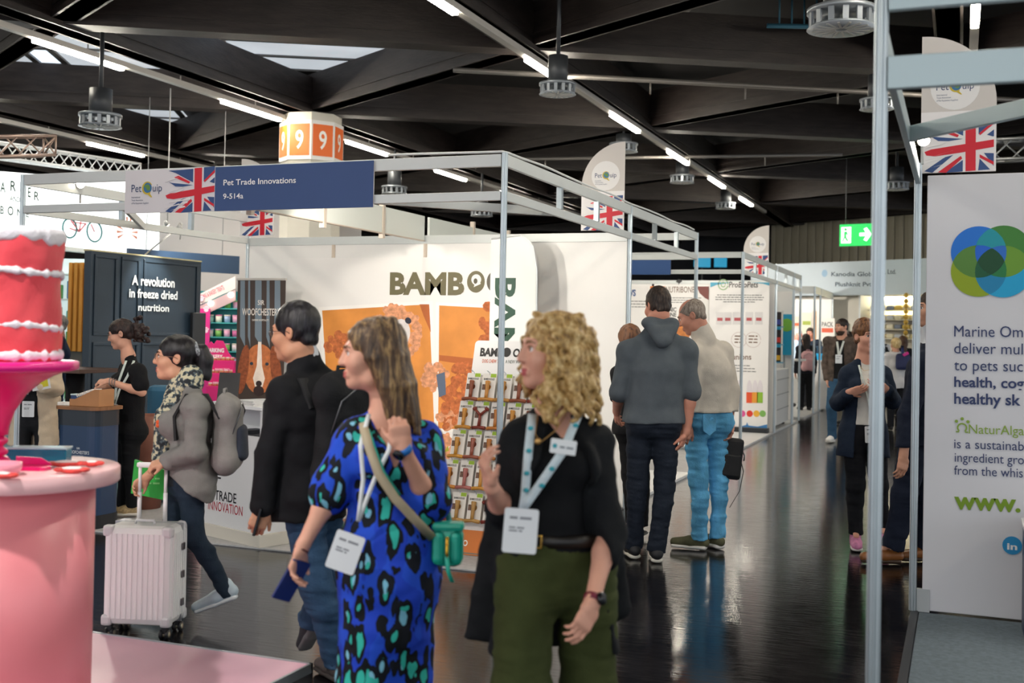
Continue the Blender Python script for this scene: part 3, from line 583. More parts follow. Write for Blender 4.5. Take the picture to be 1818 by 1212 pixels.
# ================================================================ LEFT FOREGROUND: pink stand
PINK = M('#ef8f96', .35, 0, 2, .04); PINKT = M('#f2c3c6', .3, 0, 2, .03); MAG = M('#e3156f', .28, 0, 2, .05)
pf = empty('pink_platform', (-2.70, 4.47, 0), 0, 'low pink floor platform with aluminium edge at lower left', 'platform')
MB().box((-4.6, -5., 0), (-.012, -.012, .038)).build('deck', M('#eab9cb', .35, 0, 2, .04), pf)
b = MB(); b.box((-4.6, -.012, 0), (0, 0, .042)); b.box((-.012, -5., 0), (0, 0, .042)); b.build('edge_profile', ALU(), pf)
tcx, tcy = -3.25, 3.24; TZ = 1.02
pt = empty('pink_table', (tcx, tcy, .04), 0, 'round pink drum table with overhanging disc top at lower left', 'table')
b = MB(); b.lathe([(.001, 0), (.288, 0), (.288, .92), (.001, .92)], seg=64); b.build('drum', PINK, pt)
b = MB(); b.lathe([(.001, .921), (.368, .921), (.374, .927), (.374, .974), (.368, .98), (.001, .98)], seg=72); b.build('table_top', PINKT, pt)
u = RW[:, 0] * 1; u = nrm(np.array([u[0], u[1], 0])); v = np.array([-u[1], u[0], 0])     # image-right and away, on the floor
def tpos(px, py=None, dep=4.15, z=TZ): q = at(px, 830, dep); return np.array([q[0], q[1], z])
cst = empty('cake_stand', tpos(-14), 0, 'magenta pedestal cake stand with beaded stem on the pink table', 'cake stand')
b = MB(); b.lathe([(.001, 0), (.06, 0), (.064, .012), (.06, .03), (.05, .04), (.001, .04)], seg=40); b.build('foot', MAG, cst)
prof = [(.001, .03), (.035, .03)]
for k in range(6):
    z0 = .04 + k * .04
    for i in range(7): a = math.pi * i / 6; prof.append((.036 + .017 * math.sin(a), z0 + .036 * i / 6))
prof += [(.03, .285), (.001, .286)]
b = MB(); b.lathe(prof, seg=36); b.build('stem', MAG, cst)
b = MB(); b.lathe([(.001, .12), (.052, .12), (.055, .15), (.072, .205), (.11, .267), (.157, .31), (.205, .338), (.245, .352), (.25, .357), (.001, .357)], seg=64); b.build('flare', MAG, cst)
b = MB(); b.lathe([(.001, .355), (.265, .355), (.29, .362), (.29, .388), (.282, .392), (.001, .392)], seg=64); b.build('plate', M('#ec2a8c', .2, 0, 2, .04), cst)
ck = empty('cake', tpos(-14, z=TZ + .393), 0, 'tall red cake with white frosting bands on the magenta stand', 'cake')
rn = random.Random(4); ph = [rn.uniform(0, 6) for _ in range(8)]
def wob(r, z, a): return r + .003 * math.sin(5 * a + ph[0] + 20 * z) + .002 * math.sin(11 * a + ph[1] - 31 * z), z
b = MB(); b.lathe([(.001, 0)] + [(.222 + .004 * math.sin(9 * t), .465 * t) for t in np.linspace(0, 1, 24)] + [(.001, .465)], seg=72, fn=wob); b.build('red_body', M('#ea4a55', .5, 0, 5, .08, .35, 24), ck)
FROST = M('#eceaf0', .55, 0, 9, .04, .5, 60)
def band(z0, amp, tilt, rr, nm='frosting_band'):
    b = MB(); bm = b.bm; R = []
    for k in range(140):
        a = 2 * math.pi * k / 140; zc = z0 + tilt * math.cos(a + .6) + amp * math.sin(4 * a + ph[2] + z0 * 9); r0 = rr * (1 + .25 * math.sin(23 * a + ph[3]) + .2 * math.sin(37 * a))
        R.append([bm.verts.new(((.221 + r0 * math.cos(t) * .7) * math.cos(a), (.221 + r0 * math.cos(t) * .7) * math.sin(a), zc + r0 * math.sin(t))) for t in np.linspace(0, 2 * math.pi, 10, endpoint=False)])
    for k in range(140):
        for i in range(10): f = bm.faces.new((R[k][i], R[k][(i + 1) % 10], R[(k + 1) % 140][(i + 1) % 10], R[(k + 1) % 140][i])); f.smooth = True
    b.build(nm, FROST, ck)
band(.021, .0, 0, .017, 'frosting_border'); band(.115, .004, .012, .013); band(.31, .004, .012, .013)
b = MB(); b.lathe([(.001, .43), (.222, .43), (.231, .44), (.233, .46), (.226, .48), (.001, .488)], seg=96, fn=lambda r, z, a: (r * (1 + (.008 * math.sin(17 * a) + .006 * math.sin(31 * a) if r > .1 else 0)), z - (.014 * max(0, math.sin(6 * a + ph[4])) + .006 * math.sin(19 * a) if z < .45 and r > .1 else 0))); b.build('frosting_top', FROST, ck)
def place(name, px, dep, z, label, cat, rz=0., group=None): q = at(px, 830, dep); return empty(name, (q[0], q[1], z), rz, label, cat, group)
yaw = math.atan2(u[1], u[0])
o = place('acrylic_box', 70, 4.33, TZ + .001, 'clear blue acrylic box with a flat lid on the pink table', 'box', yaw + .1)
MB().box((-.115, -.03, 0), (.105, .05, .05), .004).build('body', M('#2f9cc0', .08, 0, tr=.45), o); MB().box((-.118, -.033, .051), (.108, .053, .058), .002).build('lid', M('#bfe3ec', .1, 0), o)
o = place('dog_bowl', 22, 4.12, TZ + .001, 'low magenta dish lying beneath the cake stand on the pink table', 'dish', yaw)
b = MB(); b.prism([(-.0, -.05), (.12, -.05), (.135, -.04), (.14, .0), (.12, .05), (-.0, .05)], 0, .012); b.build('base', MAG, o); b = MB(); b.prism([(-.0, .0125), (.13, .0125), (.12, .022), (.09, .038), (-.0, .042)], -.035, -.028, Matrix.Rotation(math.pi / 2, 4, 'X')); b.build('front_wall', M('#f0127a', .3), o)
o = place('pink_dish', -10, 3.93, TZ + .001, 'pale pink rounded dish at the left edge of the pink table', 'dish', yaw)
b = MB(); b.lathe([(.001, 0), (.07, 0), (.088, .02), (.09, .042), (.084, .042), (.08, .02), (.001, .01)], seg=40); b.build('bowl', M('#f39bb0', .3), o)
def candy(px, dep, rz, label, L=.06):
    o = place('dog_treat', px, dep, TZ + .012, label, 'treat', yaw + rz, 'iced dog treats on the pink table'); b = MB(); b.sph((0, 0, 0), (L, .017, .011), 16); b.sph((L * .85, 0, .002), (.02, .024, .009), 10); b.sph((-L * .85, 0, .002), (.02, .022, .009), 10); b.build('biscuit', M('#d8453f', .5, 0, 30, .3), o)
    b = MB(); b.sph((0, 0, .004), (L * .85, .0145, .010), 16); b.build('icing', M('#f4ece8', .45, 0, 20, .05), o)
candy(118, 4.2, .25, 'iced red treat at the back of the trio on the pink table'); candy(128, 4.02, .12, 'iced red treat in front of the trio on the pink table', .05); candy(163, 4.22, .3, 'small red treat nearest the right rim of the pink table', .03); candy(5, 3.85, -.2, 'iced treat at the left border beside the pale pink dish', .045)
# ---------------------------------------------------------------- suitcase
sc = empty('suitcase', (-3.80, 4.665, 0), .29, 'white ribbed cabin suitcase on four black wheels', 'suitcase'); SW = M('#f7f7f7', .25, 0, 2, .03, coat=.3)
b = MB(); b.box((-.175, -.115, .065), (.175, .115, .555), .035)
for k in range(11): x = -.135 + k * .027; b.box((x - .006, -.1185, .10), (x + .006, -.112, .52), .002)
for k in range(7): y = -.08 + k * .027; b.box((.172, y - .006, .10), (.1785, y + .006, .52), .002)
b.build('shell', SW, sc); b = MB(); b.box((-.1785, .03, .062), (.1785, .038, .558), .003); b.build('seam', M('#8f9296', .4, .3), sc)
for z in (.16, .30, .44): MB().box((.176, .018, z - .018), (.185, .05, z + .018), .003).build('latch', M('#6b6668', .35, .6), sc)
for sx in (-1, 1):
    for sy in (-1, 1):
        for z in (.09, .53): MB().box((sx * .15 - .028, sy * .095 - .025, z - .028), (sx * .15 + .028, sy * .095 + .025, z + .028), .014).build('corner_guard', M('#dcdcde', .25), sc)
for sx in (-1, 1):
    for sy in (-1, 1):
        w = MB(); w.cyl((sx * .14 - .022, sy * .085, .024), (sx * .14 - .008, sy * .085, .024), .024, None, 20); w.cyl((sx * .14 + .008, sy * .085, .024), (sx * .14 + .022, sy * .085, .024), .024, None, 20); w.box((sx * .14 - .012, sy * .085 - .012, .02), (sx * .14 + .012, sy * .085 + .012, .068)); wo = w.build('wheel', M('#26262a', .4), sc)
        h_ = MB(); h_.cyl((sx * .14 - .024, sy * .085, .024), (sx * .14 + .024, sy * .085, .024), .013, None, 14); h_.build('wheel_hub', M('#b9b29a', .4, .3), wo)
b = MB(); [b.cyl((sx * .068, .065, .55), (sx * .068, .065, .70), .011, None, 12) for sx in (-1, 1)]; [b.cyl((sx * .068, .065, .68), (sx * .068, .065, .84), .009, None, 12) for sx in (-1, 1)]; b.build('handle_tube', M('#e9e8e8', .3), sc)
MB().box((-.085, .05, .825), (.085, .08, .852), .01).build('handle_grip', M('#f0efef', .35), sc)
b = MB(); b.tube([(-.05, -.02, .556), (-.045, -.02, .572), (.045, -.02, .572), (.05, -.02, .556)], .007, 8); b.build('carry_handle', M('#dedee0', .35), sc)
# ---------------------------------------------------------------- navy counter with tasting packs
WOOD = M('#8d5f3a', .45, 0, 4, .2, .1, 12, stretch=(1, 9, 1))
def rrect(x0, y0, x1, y1, r, n=6):
    out = []
    for cx, cy, a0 in ((x1 - r, y1 - r, 0), (x0 + r, y1 - r, math.pi / 2), (x0 + r, y0 + r, math.pi), (x1 - r, y0 + r, 1.5 * math.pi)): out += [(cx + r * math.cos(a0 + i * math.pi / 2 / n), cy + r * math.sin(a0 + i * math.pi / 2 / n)) for i in range(n + 1)]
    return out
wc = empty('counter', (-6.21, 6.93, .012), -.02, 'small navy promotional counter with wooden top by the aisle', 'counter'); NAVY = M('#1c3a5e', .4, 0, 2, .06)
b = MB(); b.prism(rrect(-.20, -.155, .20, .155, .08), 0, .10); b.build('kick', M('#171a20', .5), wc)
b = MB(); b.prism(rrect(-.195, -.15, .195, .15, .08), .10, .885); b.build('body', NAVY, wc)
b = MB(); b.prism(rrect(-.198, -.153, .198, .153, .08), .77, .89); b.build('dark_band', M('#1d2630', .4), wc)
b = MB(); b.prism(rrect(-.215, -.17, .215, .17, .08), .89, .915); b.build('counter_top', WOOD, wc)
t = lettering(wc, [("WOOFCHESTER'S", -.125, .0, .125, .028), ('SIR', -.02, .04, .02, .058), ('CANINE HOSPITALITY', -.06, -.025, .06, -.013)], M('#dfe3e6', .5), 0, .012); t.matrix_local = Matrix.Translation((.04, -.1515, .56)) @ Matrix.Scale(.85, 4) @ Matrix.Rotation(math.pi / 2, 4, 'X')
bx = empty('tasting_box', (-6.135, 6.89, .929), 0, 'cardboard tasting box of sloped sachets on the navy counter', 'box'); CARD = M('#b78357', .7, 0, 6, .08)
b = MB(); b.prism([(-.17, 0), (.11, 0), (.11, .13), (.07, .13), (-.12, .05), (-.17, .05)], 0, .012, Matrix.Translation((0, -.06, 0)) @ Matrix.Rotation(math.pi / 2, 4, 'X')); b.prism([(-.17, 0), (.11, 0), (.11, .13), (.07, .13), (-.12, .05), (-.17, .05)], 0, .012, Matrix.Translation((0, .09, 0)) @ Matrix.Rotation(math.pi / 2, 4, 'X')); b.box((.10, -.07, 0), (.112, .09, .13)); b.box((-.17, -.07, 0), (.11, .09, .01)); b.build('tray', CARD, bx)
for k in range(9):
    x = -.09 + k * .02; o = empty('sachet', (-6.135 + x, 6.90, .942), 0, 'red topped treat sachet standing in the cardboard tasting box', 'sachet', 'sachets in the tasting box'); tl = Matrix.Rotation(-.5, 4, 'Y')
    MB().box((-.004, -.055, 0), (.004, .055, .075 + .006 * k), .002, tl).build('pouch', M('#c8473f' if k > 3 else '#3f7fa0', .45), o); MB().box((-.005, -.056, .06 + .006 * k), (.005, .056, .082 + .006 * k), .001, tl).build('seal', M('#e8e3de', .5), o)
for i, (x, y, cc, lab) in enumerate([(-6.345, 6.96, '#27406e', 'small navy carton left of the cardboard tasting box'), (-6.33, 7.05, '#b9642f', 'orange carton at the back left of the navy counter'), (-6.20, 7.045, '#6a3d2a', 'brown bowl shaped carton behind the cardboard box')]):
    o = empty('treat_carton', (x, y, .928), .2 * i, lab, 'carton', 'cartons on the navy counter'); MB().box((-.05, -.035, 0), (.05, .035, .07), .003).build('carton', M(cc, .5), o); MB().box((-.052, -.037, .071), (.052, .037, .082), .003).build('lid', M('#c9dbe0', .4), o)
o = empty('card_stack', (-6.36, 6.84, .928), .3, 'little stack of white cards on the front left corner of the navy counter', 'card'); MB().box((-.05, -.035, 0), (.05, .035, .025), .002).build('cards', M('#e4e0da', .6, 0, 40, .1), o)
# ---------------------------------------------------------------- white welcome counter
tc = empty('counter', (-4.83, 7.0, .012), -.36, 'white counter reading TRADE INNOVATION with magazines on top', 'counter'); WC = M('#e6e6e6', .4, 0, 2, .03)
MB().box((-.37, -.13, 0), (.37, .13, .09), .003).build('plinth', M('#d9d3c6', .5), tc)
b = MB(); b.box((-.355, -.12, .09), (.355, .12, .77), .002); b.box((-.355, -.12, .77), (-.335, .12, .955)); b.box((.335, -.12, .77), (.355, .12, .955)); b.box((-.355, .1, .77), (.355, .12, .955)); b.build('body', WC, tc)
MB().box((-.37, -.135, .955), (.37, .13, .98), .003).build('counter_top', M('#efefef', .35), tc)
MB().box((-.33, -.11, .771), (.33, .09, .775)).build('niche_floor', M('#4a4d52', .5), tc); MB().box((.0, -.10, .776), (.14, .08, .80), .002).build('stored_papers', M('#3a3d42', .5, 0, 20, .3), tc)
RF = Matrix.Translation((0, -.1205, 0)) @ Matrix.Rotation(math.pi / 2, 4, 'X')
t = lettering(tc, [('TRADE', -.20, .275, .07, .345)], M('#1c1c20', .5), .001, .01); t.matrix_local = RF; t = lettering(tc, [('INNOVATION', -.285, .195, .15, .262)], M('#b5122e', .5), .001, .0); t.matrix_local = RF
t = decal(tc, [[(-.19, z), (-.13, z), (-.13, z + .012), (-.19, z + .012)] for z in (.43, .455, .48)], M('#1c1c20', .5), .0, .001, 'bars_logo'); t.matrix_local = RF
def in_counter(x, y, z): q = tc.matrix_world if False else Matrix.Translation(tc.location) @ Matrix.Rotation(-.36, 4, 'Z'); return q @ Vector((x, y, z))
for k in range(4):
    q = in_counter(.14, .0, .981 + .009 * k); o = empty('magazine', q, -.36 + .05 * math.sin(k * 2.1), 'magazine in the pile on the white counter', 'magazine', 'magazines piled on the white counter'); MB().box((-.11, -.12, 0), (.11, .12, .008), .002).build('pages', M('#e9e6e2', .5, 0, 9, .1), o); MB().box((-.111, -.121, .0081), (.111, .121, .0088)).build('cover', M('#d8dadb' if k % 2 else '#9aa4a0', .4, 0, 5, .25), o)
q = in_counter(-.22, -.02, .981); o = empty('leaflet_holder', q, .25, 'tilted black leaflet holder standing on the white counter', 'holder'); MB().box((-.08, -.012, 0), (.08, .0, .22), .002, Matrix.Rotation(-.22, 4, 'X')).build('leaflet', M('#23201f', .4, 0, 8, .2), o); MB().box((-.085, -.06, 0), (.085, .05, .008)).build('foot', M('#c9ccd0', .2), o)
# ---------------------------------------------------------------- roll up with the dog portrait
def rollup(org, w, h, label, base='#8b8f93', sheet='#ece9e6'):
    t = empty('roll_up_banner', label=label, cat='banner', mat=Frame(org, (1, 0, 0)).mat); MB().box((-.02, 0, -.07), (w + .02, .07, .05), .015).build('base', M(base, .4, .5), t); MB().box((0, .07, -.006), (w, h, 0)).build('sheet', M(sheet, .6, 0, 2, .04), t); MB().box((-.01, h - .01, -.012), (w + .01, h + .012, .008), .003).build('top_rail', M('#b9b2aa', .4, .4), t); MB().cyl((w / 2, .06, -.03), (w / 2, h, -.02), .008, None, 8).build('pole', ALU(), t); return t
wb = rollup((-6.52, 9.25, .012), .54, 2.0, "dark brown roll up banner with a brown and white dog portrait", sheet='#3c2f29')
rn = random.Random(9)
decal(wb, [[(x, 2.), (x + w, 2.), (x + w + .02, 1.35), (x + .01, 1.45)] for x, w in ((.03, .05), (.12, .02), (.2, .07), (.33, .03), (.42, .06))], M('#6e7c88', .6), 0, .0015, 'curtain_sheen')
lettering(wb, [("WOOFCHESTER'S", .06, 1.655, .49, 1.72), ('SIR', .235, 1.755, .31, 1.80), ('CANINE HOSPITALITY', .175, 1.60, .365, 1.618)], M('#ded6cd', .5), .003, .01)
FUR, FURD, FURW = M('#b8693a', .7, 0, 22, .25), M('#6e3719', .7, 0, 22, .3), M('#e9d9cc', .7, 0, 14, .1)
decal(wb, [ell(.27, 1.14, .18, .24, 28)], FUR, 0, .0024, 'dog_head'); decal(wb, [ell(.085, 1.13, .06, .24, 24, rot=-.14), ell(.455, 1.14, .058, .23, 24, rot=.16)], M('#8a4522', .7, 0, 30, .35), 0, .0027, 'dog_ear')
decal(wb, [[(.25, 1.40), (.285, 1.40), (.30, 1.17), (.335, 1.05), (.31, .97), (.225, .97), (.2, 1.05), (.24, 1.17)]], FURW, 0, .003, 'dog_blaze'); decal(wb, [ell(.268, 1.00, .034, .028, 16), ell(.268, .93, .06, .05, 20)], M('#2c1712', .5), 0, .0035, 'dog_nose')
decal(wb, [ell(.18, 1.19, .02, .016, 14), ell(.355, 1.19, .02, .016, 14)], M('#1c2633', .3), 0, .0035, 'dog_eye'); decal(wb, [[(.02, .55), (.10, .75), (.20, .86), (.35, .86), (.47, .72), (.53, .55), (.53, .1), (.02, .1)]], M('#20242b', .6, 0, 8, .2), 0, .002, 'dog_jacket')
decal(wb, [[(.22, .83), (.36, .86), (.33, .66), (.27, .58)]], M('#b98a1e', .6, 0, 25, .4), 0, .003, 'waistcoat'); decal(wb, [ell(.16, .68, .055, .10, 20, rot=-.2)], FUR, 0, .0035, 'dog_paw'); decal(wb, [[(.02, .83), (.12, .83), (.11, .62), (.03, .62)]], M('#8d8d8c', .25), 0, .003, 'tankard')
# ---------------------------------------------------------------- wall graphic with dog photographs
wg = empty('wall_graphic', label='white wall graphic with BAMBOO heading and two framed dog photographs', cat='poster', mat=Frame((0, YB - .030, 0), (1, 0, 0)).mat); G = Frame((0, YB - .030, 0), (1, 0, 0)); g0 = G.p(512, 456); g1 = G.p(900, 456)
decal(wg, [[(g0[0], .3), (g1[0] + .3, .3), (g1[0] + .3, g1[1] + .0), (g0[0], g0[1] - .01)]], M('#f3f0ed', .55), -.004, 0, 'sheet')
def L2(F, s, x0, y0, x1, y1): a, c = F.p(x0, y0), F.p(x1, y1); bq = F.p(x1, y0); return (s, a[0], a[1], c[0], c[1], math.atan2(bq[1] - a[1], bq[0] - a[0]))
a, c = G.p(692, 521), G.p(826, 483); lettering(wg, [('BAMB', a[0], a[1], c[0] - .005, c[1])], M('#6c6546', .5), .003, .045)
for k, px in enumerate((845, 880)):
    c2 = G.p(px, 500); decal(wg, [ell(*c2, .090, .102, 28)], M('#6c6546' if k == 0 else '#5a5447', .5), 0, .003, 'letter_o'); decal(wg, [ell(c2[0] + .004, c2[1] + .02, .050, .05, 20), [(c2[0] - .02, c2[1] - .05), (c2[0] + .05, c2[1] - .02), (c2[0] + .03, c2[1] + .03), (c2[0], c2[1] + .02)]], M('#f3f0ed', .55), 0, .0036, 'letter_o_eye'); decal(wg, [ell(c2[0] - .003, c2[1] + .006, .02, .026, 16)], M('#55503c', .5), 0, .0042, 'letter_o_pupil')
P = lambda pts: [G.p(*q) for q in pts]
decal(wg, [P([(566, 545), (768, 534), (778, 760), (580, 770)]), P([(774, 536), (900, 542), (894, 770), (772, 765)])], M('#fbf7f3', .5), 0, .0015, 'photo_border')
ORG = M('#e09040', .6, 0, 3, .14)
decal(wg, [P([(572, 551), (762, 540), (771, 755), (586, 765)]), P([(780, 542), (895, 548), (890, 765), (778, 760)])], ORG, 0, .002, 'photo_ground')
decal(wg, [P([(780, 630), (880, 640), (880, 655), (780, 640)]), P([(745, 540), (762, 540), (765, 590), (752, 560)])], M('#b8622c', .6), 0, .0024, 'photo_shade_edge')
PF1, PF2 = M('#dd9a72', .8, 0, 25, .3, .6, 50), M('#c06a3a', .8, 0, 22, .35, .6, 50)
def curls(cx, cy, rx, ry, n, mat, seed, s=(6, 11)):
    rnd = random.Random(seed); pl = []
    for k in range(n):
        a = rnd.uniform(0, 6.283); r = math.sqrt(rnd.random()); px, py = cx + rx * r * math.cos(a), cy + ry * r * math.sin(a); q = G.p(px, py); rr = rnd.uniform(*s) / 2015 * 10.4; pl.append(ell(q[0], q[1], rr, rr * rnd.uniform(.6, 1), 8, rot=rnd.uniform(0, 3)))
    b = MB()
    for k, p in enumerate(pl): b.prism(p, 0, .0026 + .00002 * k)
    return b.build('dog_fur', mat, wg)
curls(705, 590, 42, 48, 90, PF1, 1); curls(600, 612, 20, 22, 30, PF2, 2); curls(830, 720, 48, 75, 120, PF2, 3); curls(815, 770, 40, 60, 70, PF1, 5); curls(872, 580, 18, 40, 40, PF2, 4); curls(772, 668, 22, 22, 30, PF1, 6)
decal(wg, [ell(*G.p(712, 590), .10, .13, 20)], M('#ded6d4', .7, 0, 14, .1), 0, .0052, 'dog_muzzle'); decal(wg, [ell(*G.p(725, 569), .035, .03, 14, rot=-.5), ell(*G.p(700, 568), .03, .026, 14)], M('#1f2030', .4), 0, .0056, 'dog_eye')
decal(wg, [P([(775, 665), (790, 660), (792, 700), (780, 705)])], M('#5d6a80', .5), 0, .0056, 'dog_collar')
decal(wg, [P([(775, 790), (795, 785), (797, 800), (780, 806)]), P([(795, 840), (800, 830), (804, 845), (798, 868)])], M('#a6a32a', .5), 0, .003, 'leaf_mark')
sb = empty('sail_banner', label='tall white sail banner with vertical dark green lettering behind the corner post', cat='banner', mat=Frame((-3.91, 9.35, .012), (1, 0, 0)).mat)
b = MB(); pts = [(0, .1), (.38, .1), (.44, 1.4), (.43, 2.1), (.40, 2.27)] + [(.40 - .4 * (1 - math.cos(t)) * .3, 2.27 + .12 * math.sin(t)) for t in np.linspace(.2, 1.5, 5)] + [(0, 2.36)]; b.prism(pts, -.012, 0); b.build('sheet', M('#eceeea', .55, 0, 2, .03), sb)
b = MB(); b.tube([(.38, 0, -.01), (.385, .1, -.01), (.447, 1.4, -.008), (.437, 2.1, -.008), (.40, 2.3, -.008), (.28, 2.4, -.008), (0, 2.37, -.008)], .009, 8); b.build('pole', M('#d7dadb', .4, .3), sb); MB().box((-.05, 0, -.15), (.45, .012, .15)).build('foot', M('#8b8f93', .4, .5), sb)
t = lettering(sb, [('BAMBOO', 0, 0, 1.5, .19)], M('#1f4a36', .5), 0, .03); t.matrix_local = Matrix.Translation((.055, 2.02, .002)) @ Matrix.Rotation(-math.pi / 2, 4, 'Z')
# ---------------------------------------------------------------- chew toy display stand
def bd(x, z): return 7.62 - .42 * (1 - z / 1.5) if z < 1.5 else 7.62     # leaning board
ds = empty('display_stand', (-3.0, 7.55, .012), 0, 'leaning white and orange display stand full of dog chew toys', 'display stand')
ang = math.atan2(.42, 1.5); DM = Matrix.Translation((0, -.36, 0)) @ Matrix.Rotation(math.pi / 2 - ang * 1.0, 4, 'X'); 
b = MB(); b.prism([(-.46, .0), (.46, .0), (.34, 1.28), (-.28, 1.28)], -.02, 0, DM); b.build('board', M('#e9e4de', .5, 0, 3, .05), ds)
b = MB(); b.prism([(-.47, .0), (.47, .0), (.45, .17), (-.45, .17)], -.02, .012, DM); b.build('orange_base', M('#d9792b', .5, 0, 2, .06), ds)
b = MB(); b.prism(rrect(-.285, 1.27, .40, 1.53, .03), -.022, .004, DM); b.build('header_card', M('#edebe9', .45), ds)
t = lettering(ds, [('BAMB', -.235, 1.415, -.06, 1.475), ('ODLES', .02, 1.415, .22, 1.475)], M('#23201d', .5), .006, .04); t.matrix_local = DM
t = decal(ds, [ell(-.03, 1.446, .033, .035, 24)], M('#23201d', .5), .004, .0062, 'letter_o'); t.matrix_local = DM
t = lettering(ds, [('DOG CHEW TOYS', -.21, 1.365, -.045, 1.39)], M('#d8642c', .5), .006, .01); t.matrix_local = DM; t = lettering(ds, [('A NEW WAY', -.03, 1.365, .10, 1.39)], M('#4c5a44', .5), .006, .0); t.matrix_local = DM
t = lettering(ds, [('BAMBOO', -.33, .06, -.14, .10)], M('#f6efe6', .5), .016, .035); t.matrix_local = DM
MB().box((-.47, -.37, 0), (.47, .08, .02), .004).build('foot', M('#8a7a66', .5), ds)
b = MB()
for sx in (-1, 1): b.bar((sx * .3, .05, .02), (sx * .26, -.04, 1.2), .03, .02)
b.build('back_strut', M('#6a6a6c', .5), ds)
DW = Matrix.Translation(ds.location) @ DM
CARDM, GRN = M('#eae6dd', .5, 0, 12, .05), M('#9cbd2c', .5)
def toy_pack(kind, colr, x, z, label):
    t = empty('chew_toy_pack', label=label, cat='dog toy', group='carded dog chews on the display stand', mat=DW @ Matrix.Translation((x, z, .05)))
    b = MB(); b.prism(rrect(-.052, -.10, .052, .10, .008), -.004, 0); b.build('card', CARDM, t); decal(t, [[(.008, .072), (.05, .072), (.05, .098), (.008, .098)]], GRN, 0, .001, 'green_corner')
    lettering(t, [('BAMBOODLES', -.042, .052, .04, .066)], M('#33302b', .5), .0012, .02); decal(t, [[(-.048, -.02), (-.012, -.02), (-.012, .02), (-.048, .02)]], M('#6b4a36', .5, 0, 60, .5), 0, .001, 'photo')
    b = MB(); b.tube([(-.0, .088, -.003), (-.0, .105, .004), (-.02, .12, .012), (-.03, .118, -.03)], .0025, 6); b.build('hook', ALU(), t)
    tm = M(colr, .4, 0, 18, .12); b = MB()
    if kind == 'T':
        b.tube([(.0, -.085, .022), (.0, -.05, .022), (.0, .0, .022), (.0, .035, .022), (.0, .04, .022)], [.012, .0125, .014, .0185, .017], 12)
        for k in range(4): b.lathe([(.0155 + .0007 * k, -.002), (.018 + .0007 * k, 0), (.0155 + .0007 * k, .002)], seg=12); 
        b.tube([(-.062, -.098, .022), (-.055, -.096, .022), (0, -.09, .022), (.055, -.096, .022), (.062, -.098, .022)], [.008, .0135, .0115, .0135, .008], 10)
    else:
        b.tube([(0, -.085, .02), (0, -.03, .02), (0, .0, .02)], [.013, .010, .011], 10)
        for s in (-1, 1): b.tube([(0, -.005, .02), (s * .025, .02, .02), (s * .042, .034, .02)], [.011, .010, .009], 10); b.sph((s * .05, .04, .02), .0135, 10); b.sph((s * .04, .046, .02), .0115, 10)
        b.tube([(-.05, -.095, .02), (0, -.09, .02), (.05, -.095, .02)], [.013, .011, .013], 10)
    o = b.build('toy', tm, t); return t
rows = [(1.19, [('T', '#8d4a2c'), ('T', '#c98a3e'), ('T', '#b5803a'), ('T', '#8d4a2c'), ('Y', '#8a2f22')]), (.985, [('T', '#c5862f'), ('Y', '#7c2f20'), ('T', '#b5702c'), ('T', '#c5862f'), ('T', '#8d4a2c')]), (.775, [('T', '#c98d33'), ('T', '#96503a'), ('T', '#b5702c'), ('Y', '#7c2f20'), ('T', '#c98d33')]), (.56, [('T', '#c17b2c'), ('T', '#a8625a'), ('T', '#c98d33'), ('T', '#8d4a2c'), ('T', '#c17b2c')]), (.335, [('Y', '#7d2a1e'), ('T', '#b08544'), ('T', '#b08544'), ('Y', '#7d2a1e'), ('T', '#c17b2c')])]
rnm = ['top', 'second', 'middle', 'fourth', 'bottom']; cnm = ['first from the left', 'second from the left', 'third from the left', 'fourth from the left', 'rightmost']
for i, (z, cols) in enumerate(rows):
    x0 = -.24 - .028 * i
    for k, (kd, cc) in enumerate(cols): toy_pack(kd, cc, x0 + k * .122, z - .015, '%s shaped dog chew on white card, %s row of the stand, %s' % (kd, rnm[i], cnm[k]))
# ================================================================ LEFT BACKGROUND
def board(name, F0, pts_px, thick, mat, label, cat, prm=None):
    """a free standing board whose outline is given where it stands on the plane F0"""
    t = empty(name, label=label, cat=cat, mat=F0.mat); decal(t, [[F0.p(*q) for q in pts_px]], mat, -thick, 0, prm or 'board'); return t
# navy panelled wall
np_ = empty('panel_wall', (-8.5, 9.45, .012), 0, 'dark navy panelled wall with white words about freeze dried nutrition', 'wall'); NVP = M('#24323f', .38, 0, 1.5, .12)
MB().box((-.09, 0, 0), (0, 1.86, 2.31), .004).build('wall_body', NVP, np_); MB().box((-.095, -.004, 2.31), (.004, 1.864, 2.325)).build('cap', M('#d9cda0', .5), np_)
NF = Frame((-8.5, 0, .012), (0, 1, 0)); NPM = Matrix.Translation((0, -9.45, 0)) @ Matrix.Rotation(math.pi / 2, 4, 'Z') @ Matrix.Rotation(math.pi / 2, 4, 'X')
b = MB()
def frame_mould(x0, z0, x1, z1, w=.035):
    for a, c in (((x0, z0), (x1, z0 + w)), ((x0, z1 - w), (x1, z1)), ((x0, z0 + w), (x0 + w, z1 - w)), ((x1 - w, z0 + w), (x1, z1 - w))): b.box((.0005, a[0], a[1]), (.016, c[0], c[1]), .005)
frame_mould(.05, 1.42, .40, 2.38 - .1); frame_mould(.46, 1.42, .76, 2.28); frame_mould(.82, 1.42, 1.80, 2.28); frame_mould(.05, .15, .76, 1.35); frame_mould(.82, .15, 1.80, 1.35); b.build('moulding', NVP, np_)
t = lettering(np_, [(s, *NF.p(x0, y0), *NF.p(x1, y1)) for s, x0, y0, x1, y1 in (('A revolution', 232, 505, 308, 494), ('in freeze dried', 227, 527, 313, 517), ('nutrition', 243, 551, 298, 541))], M('#e6ecec', .5), .018, .02); t.matrix_local = NPM
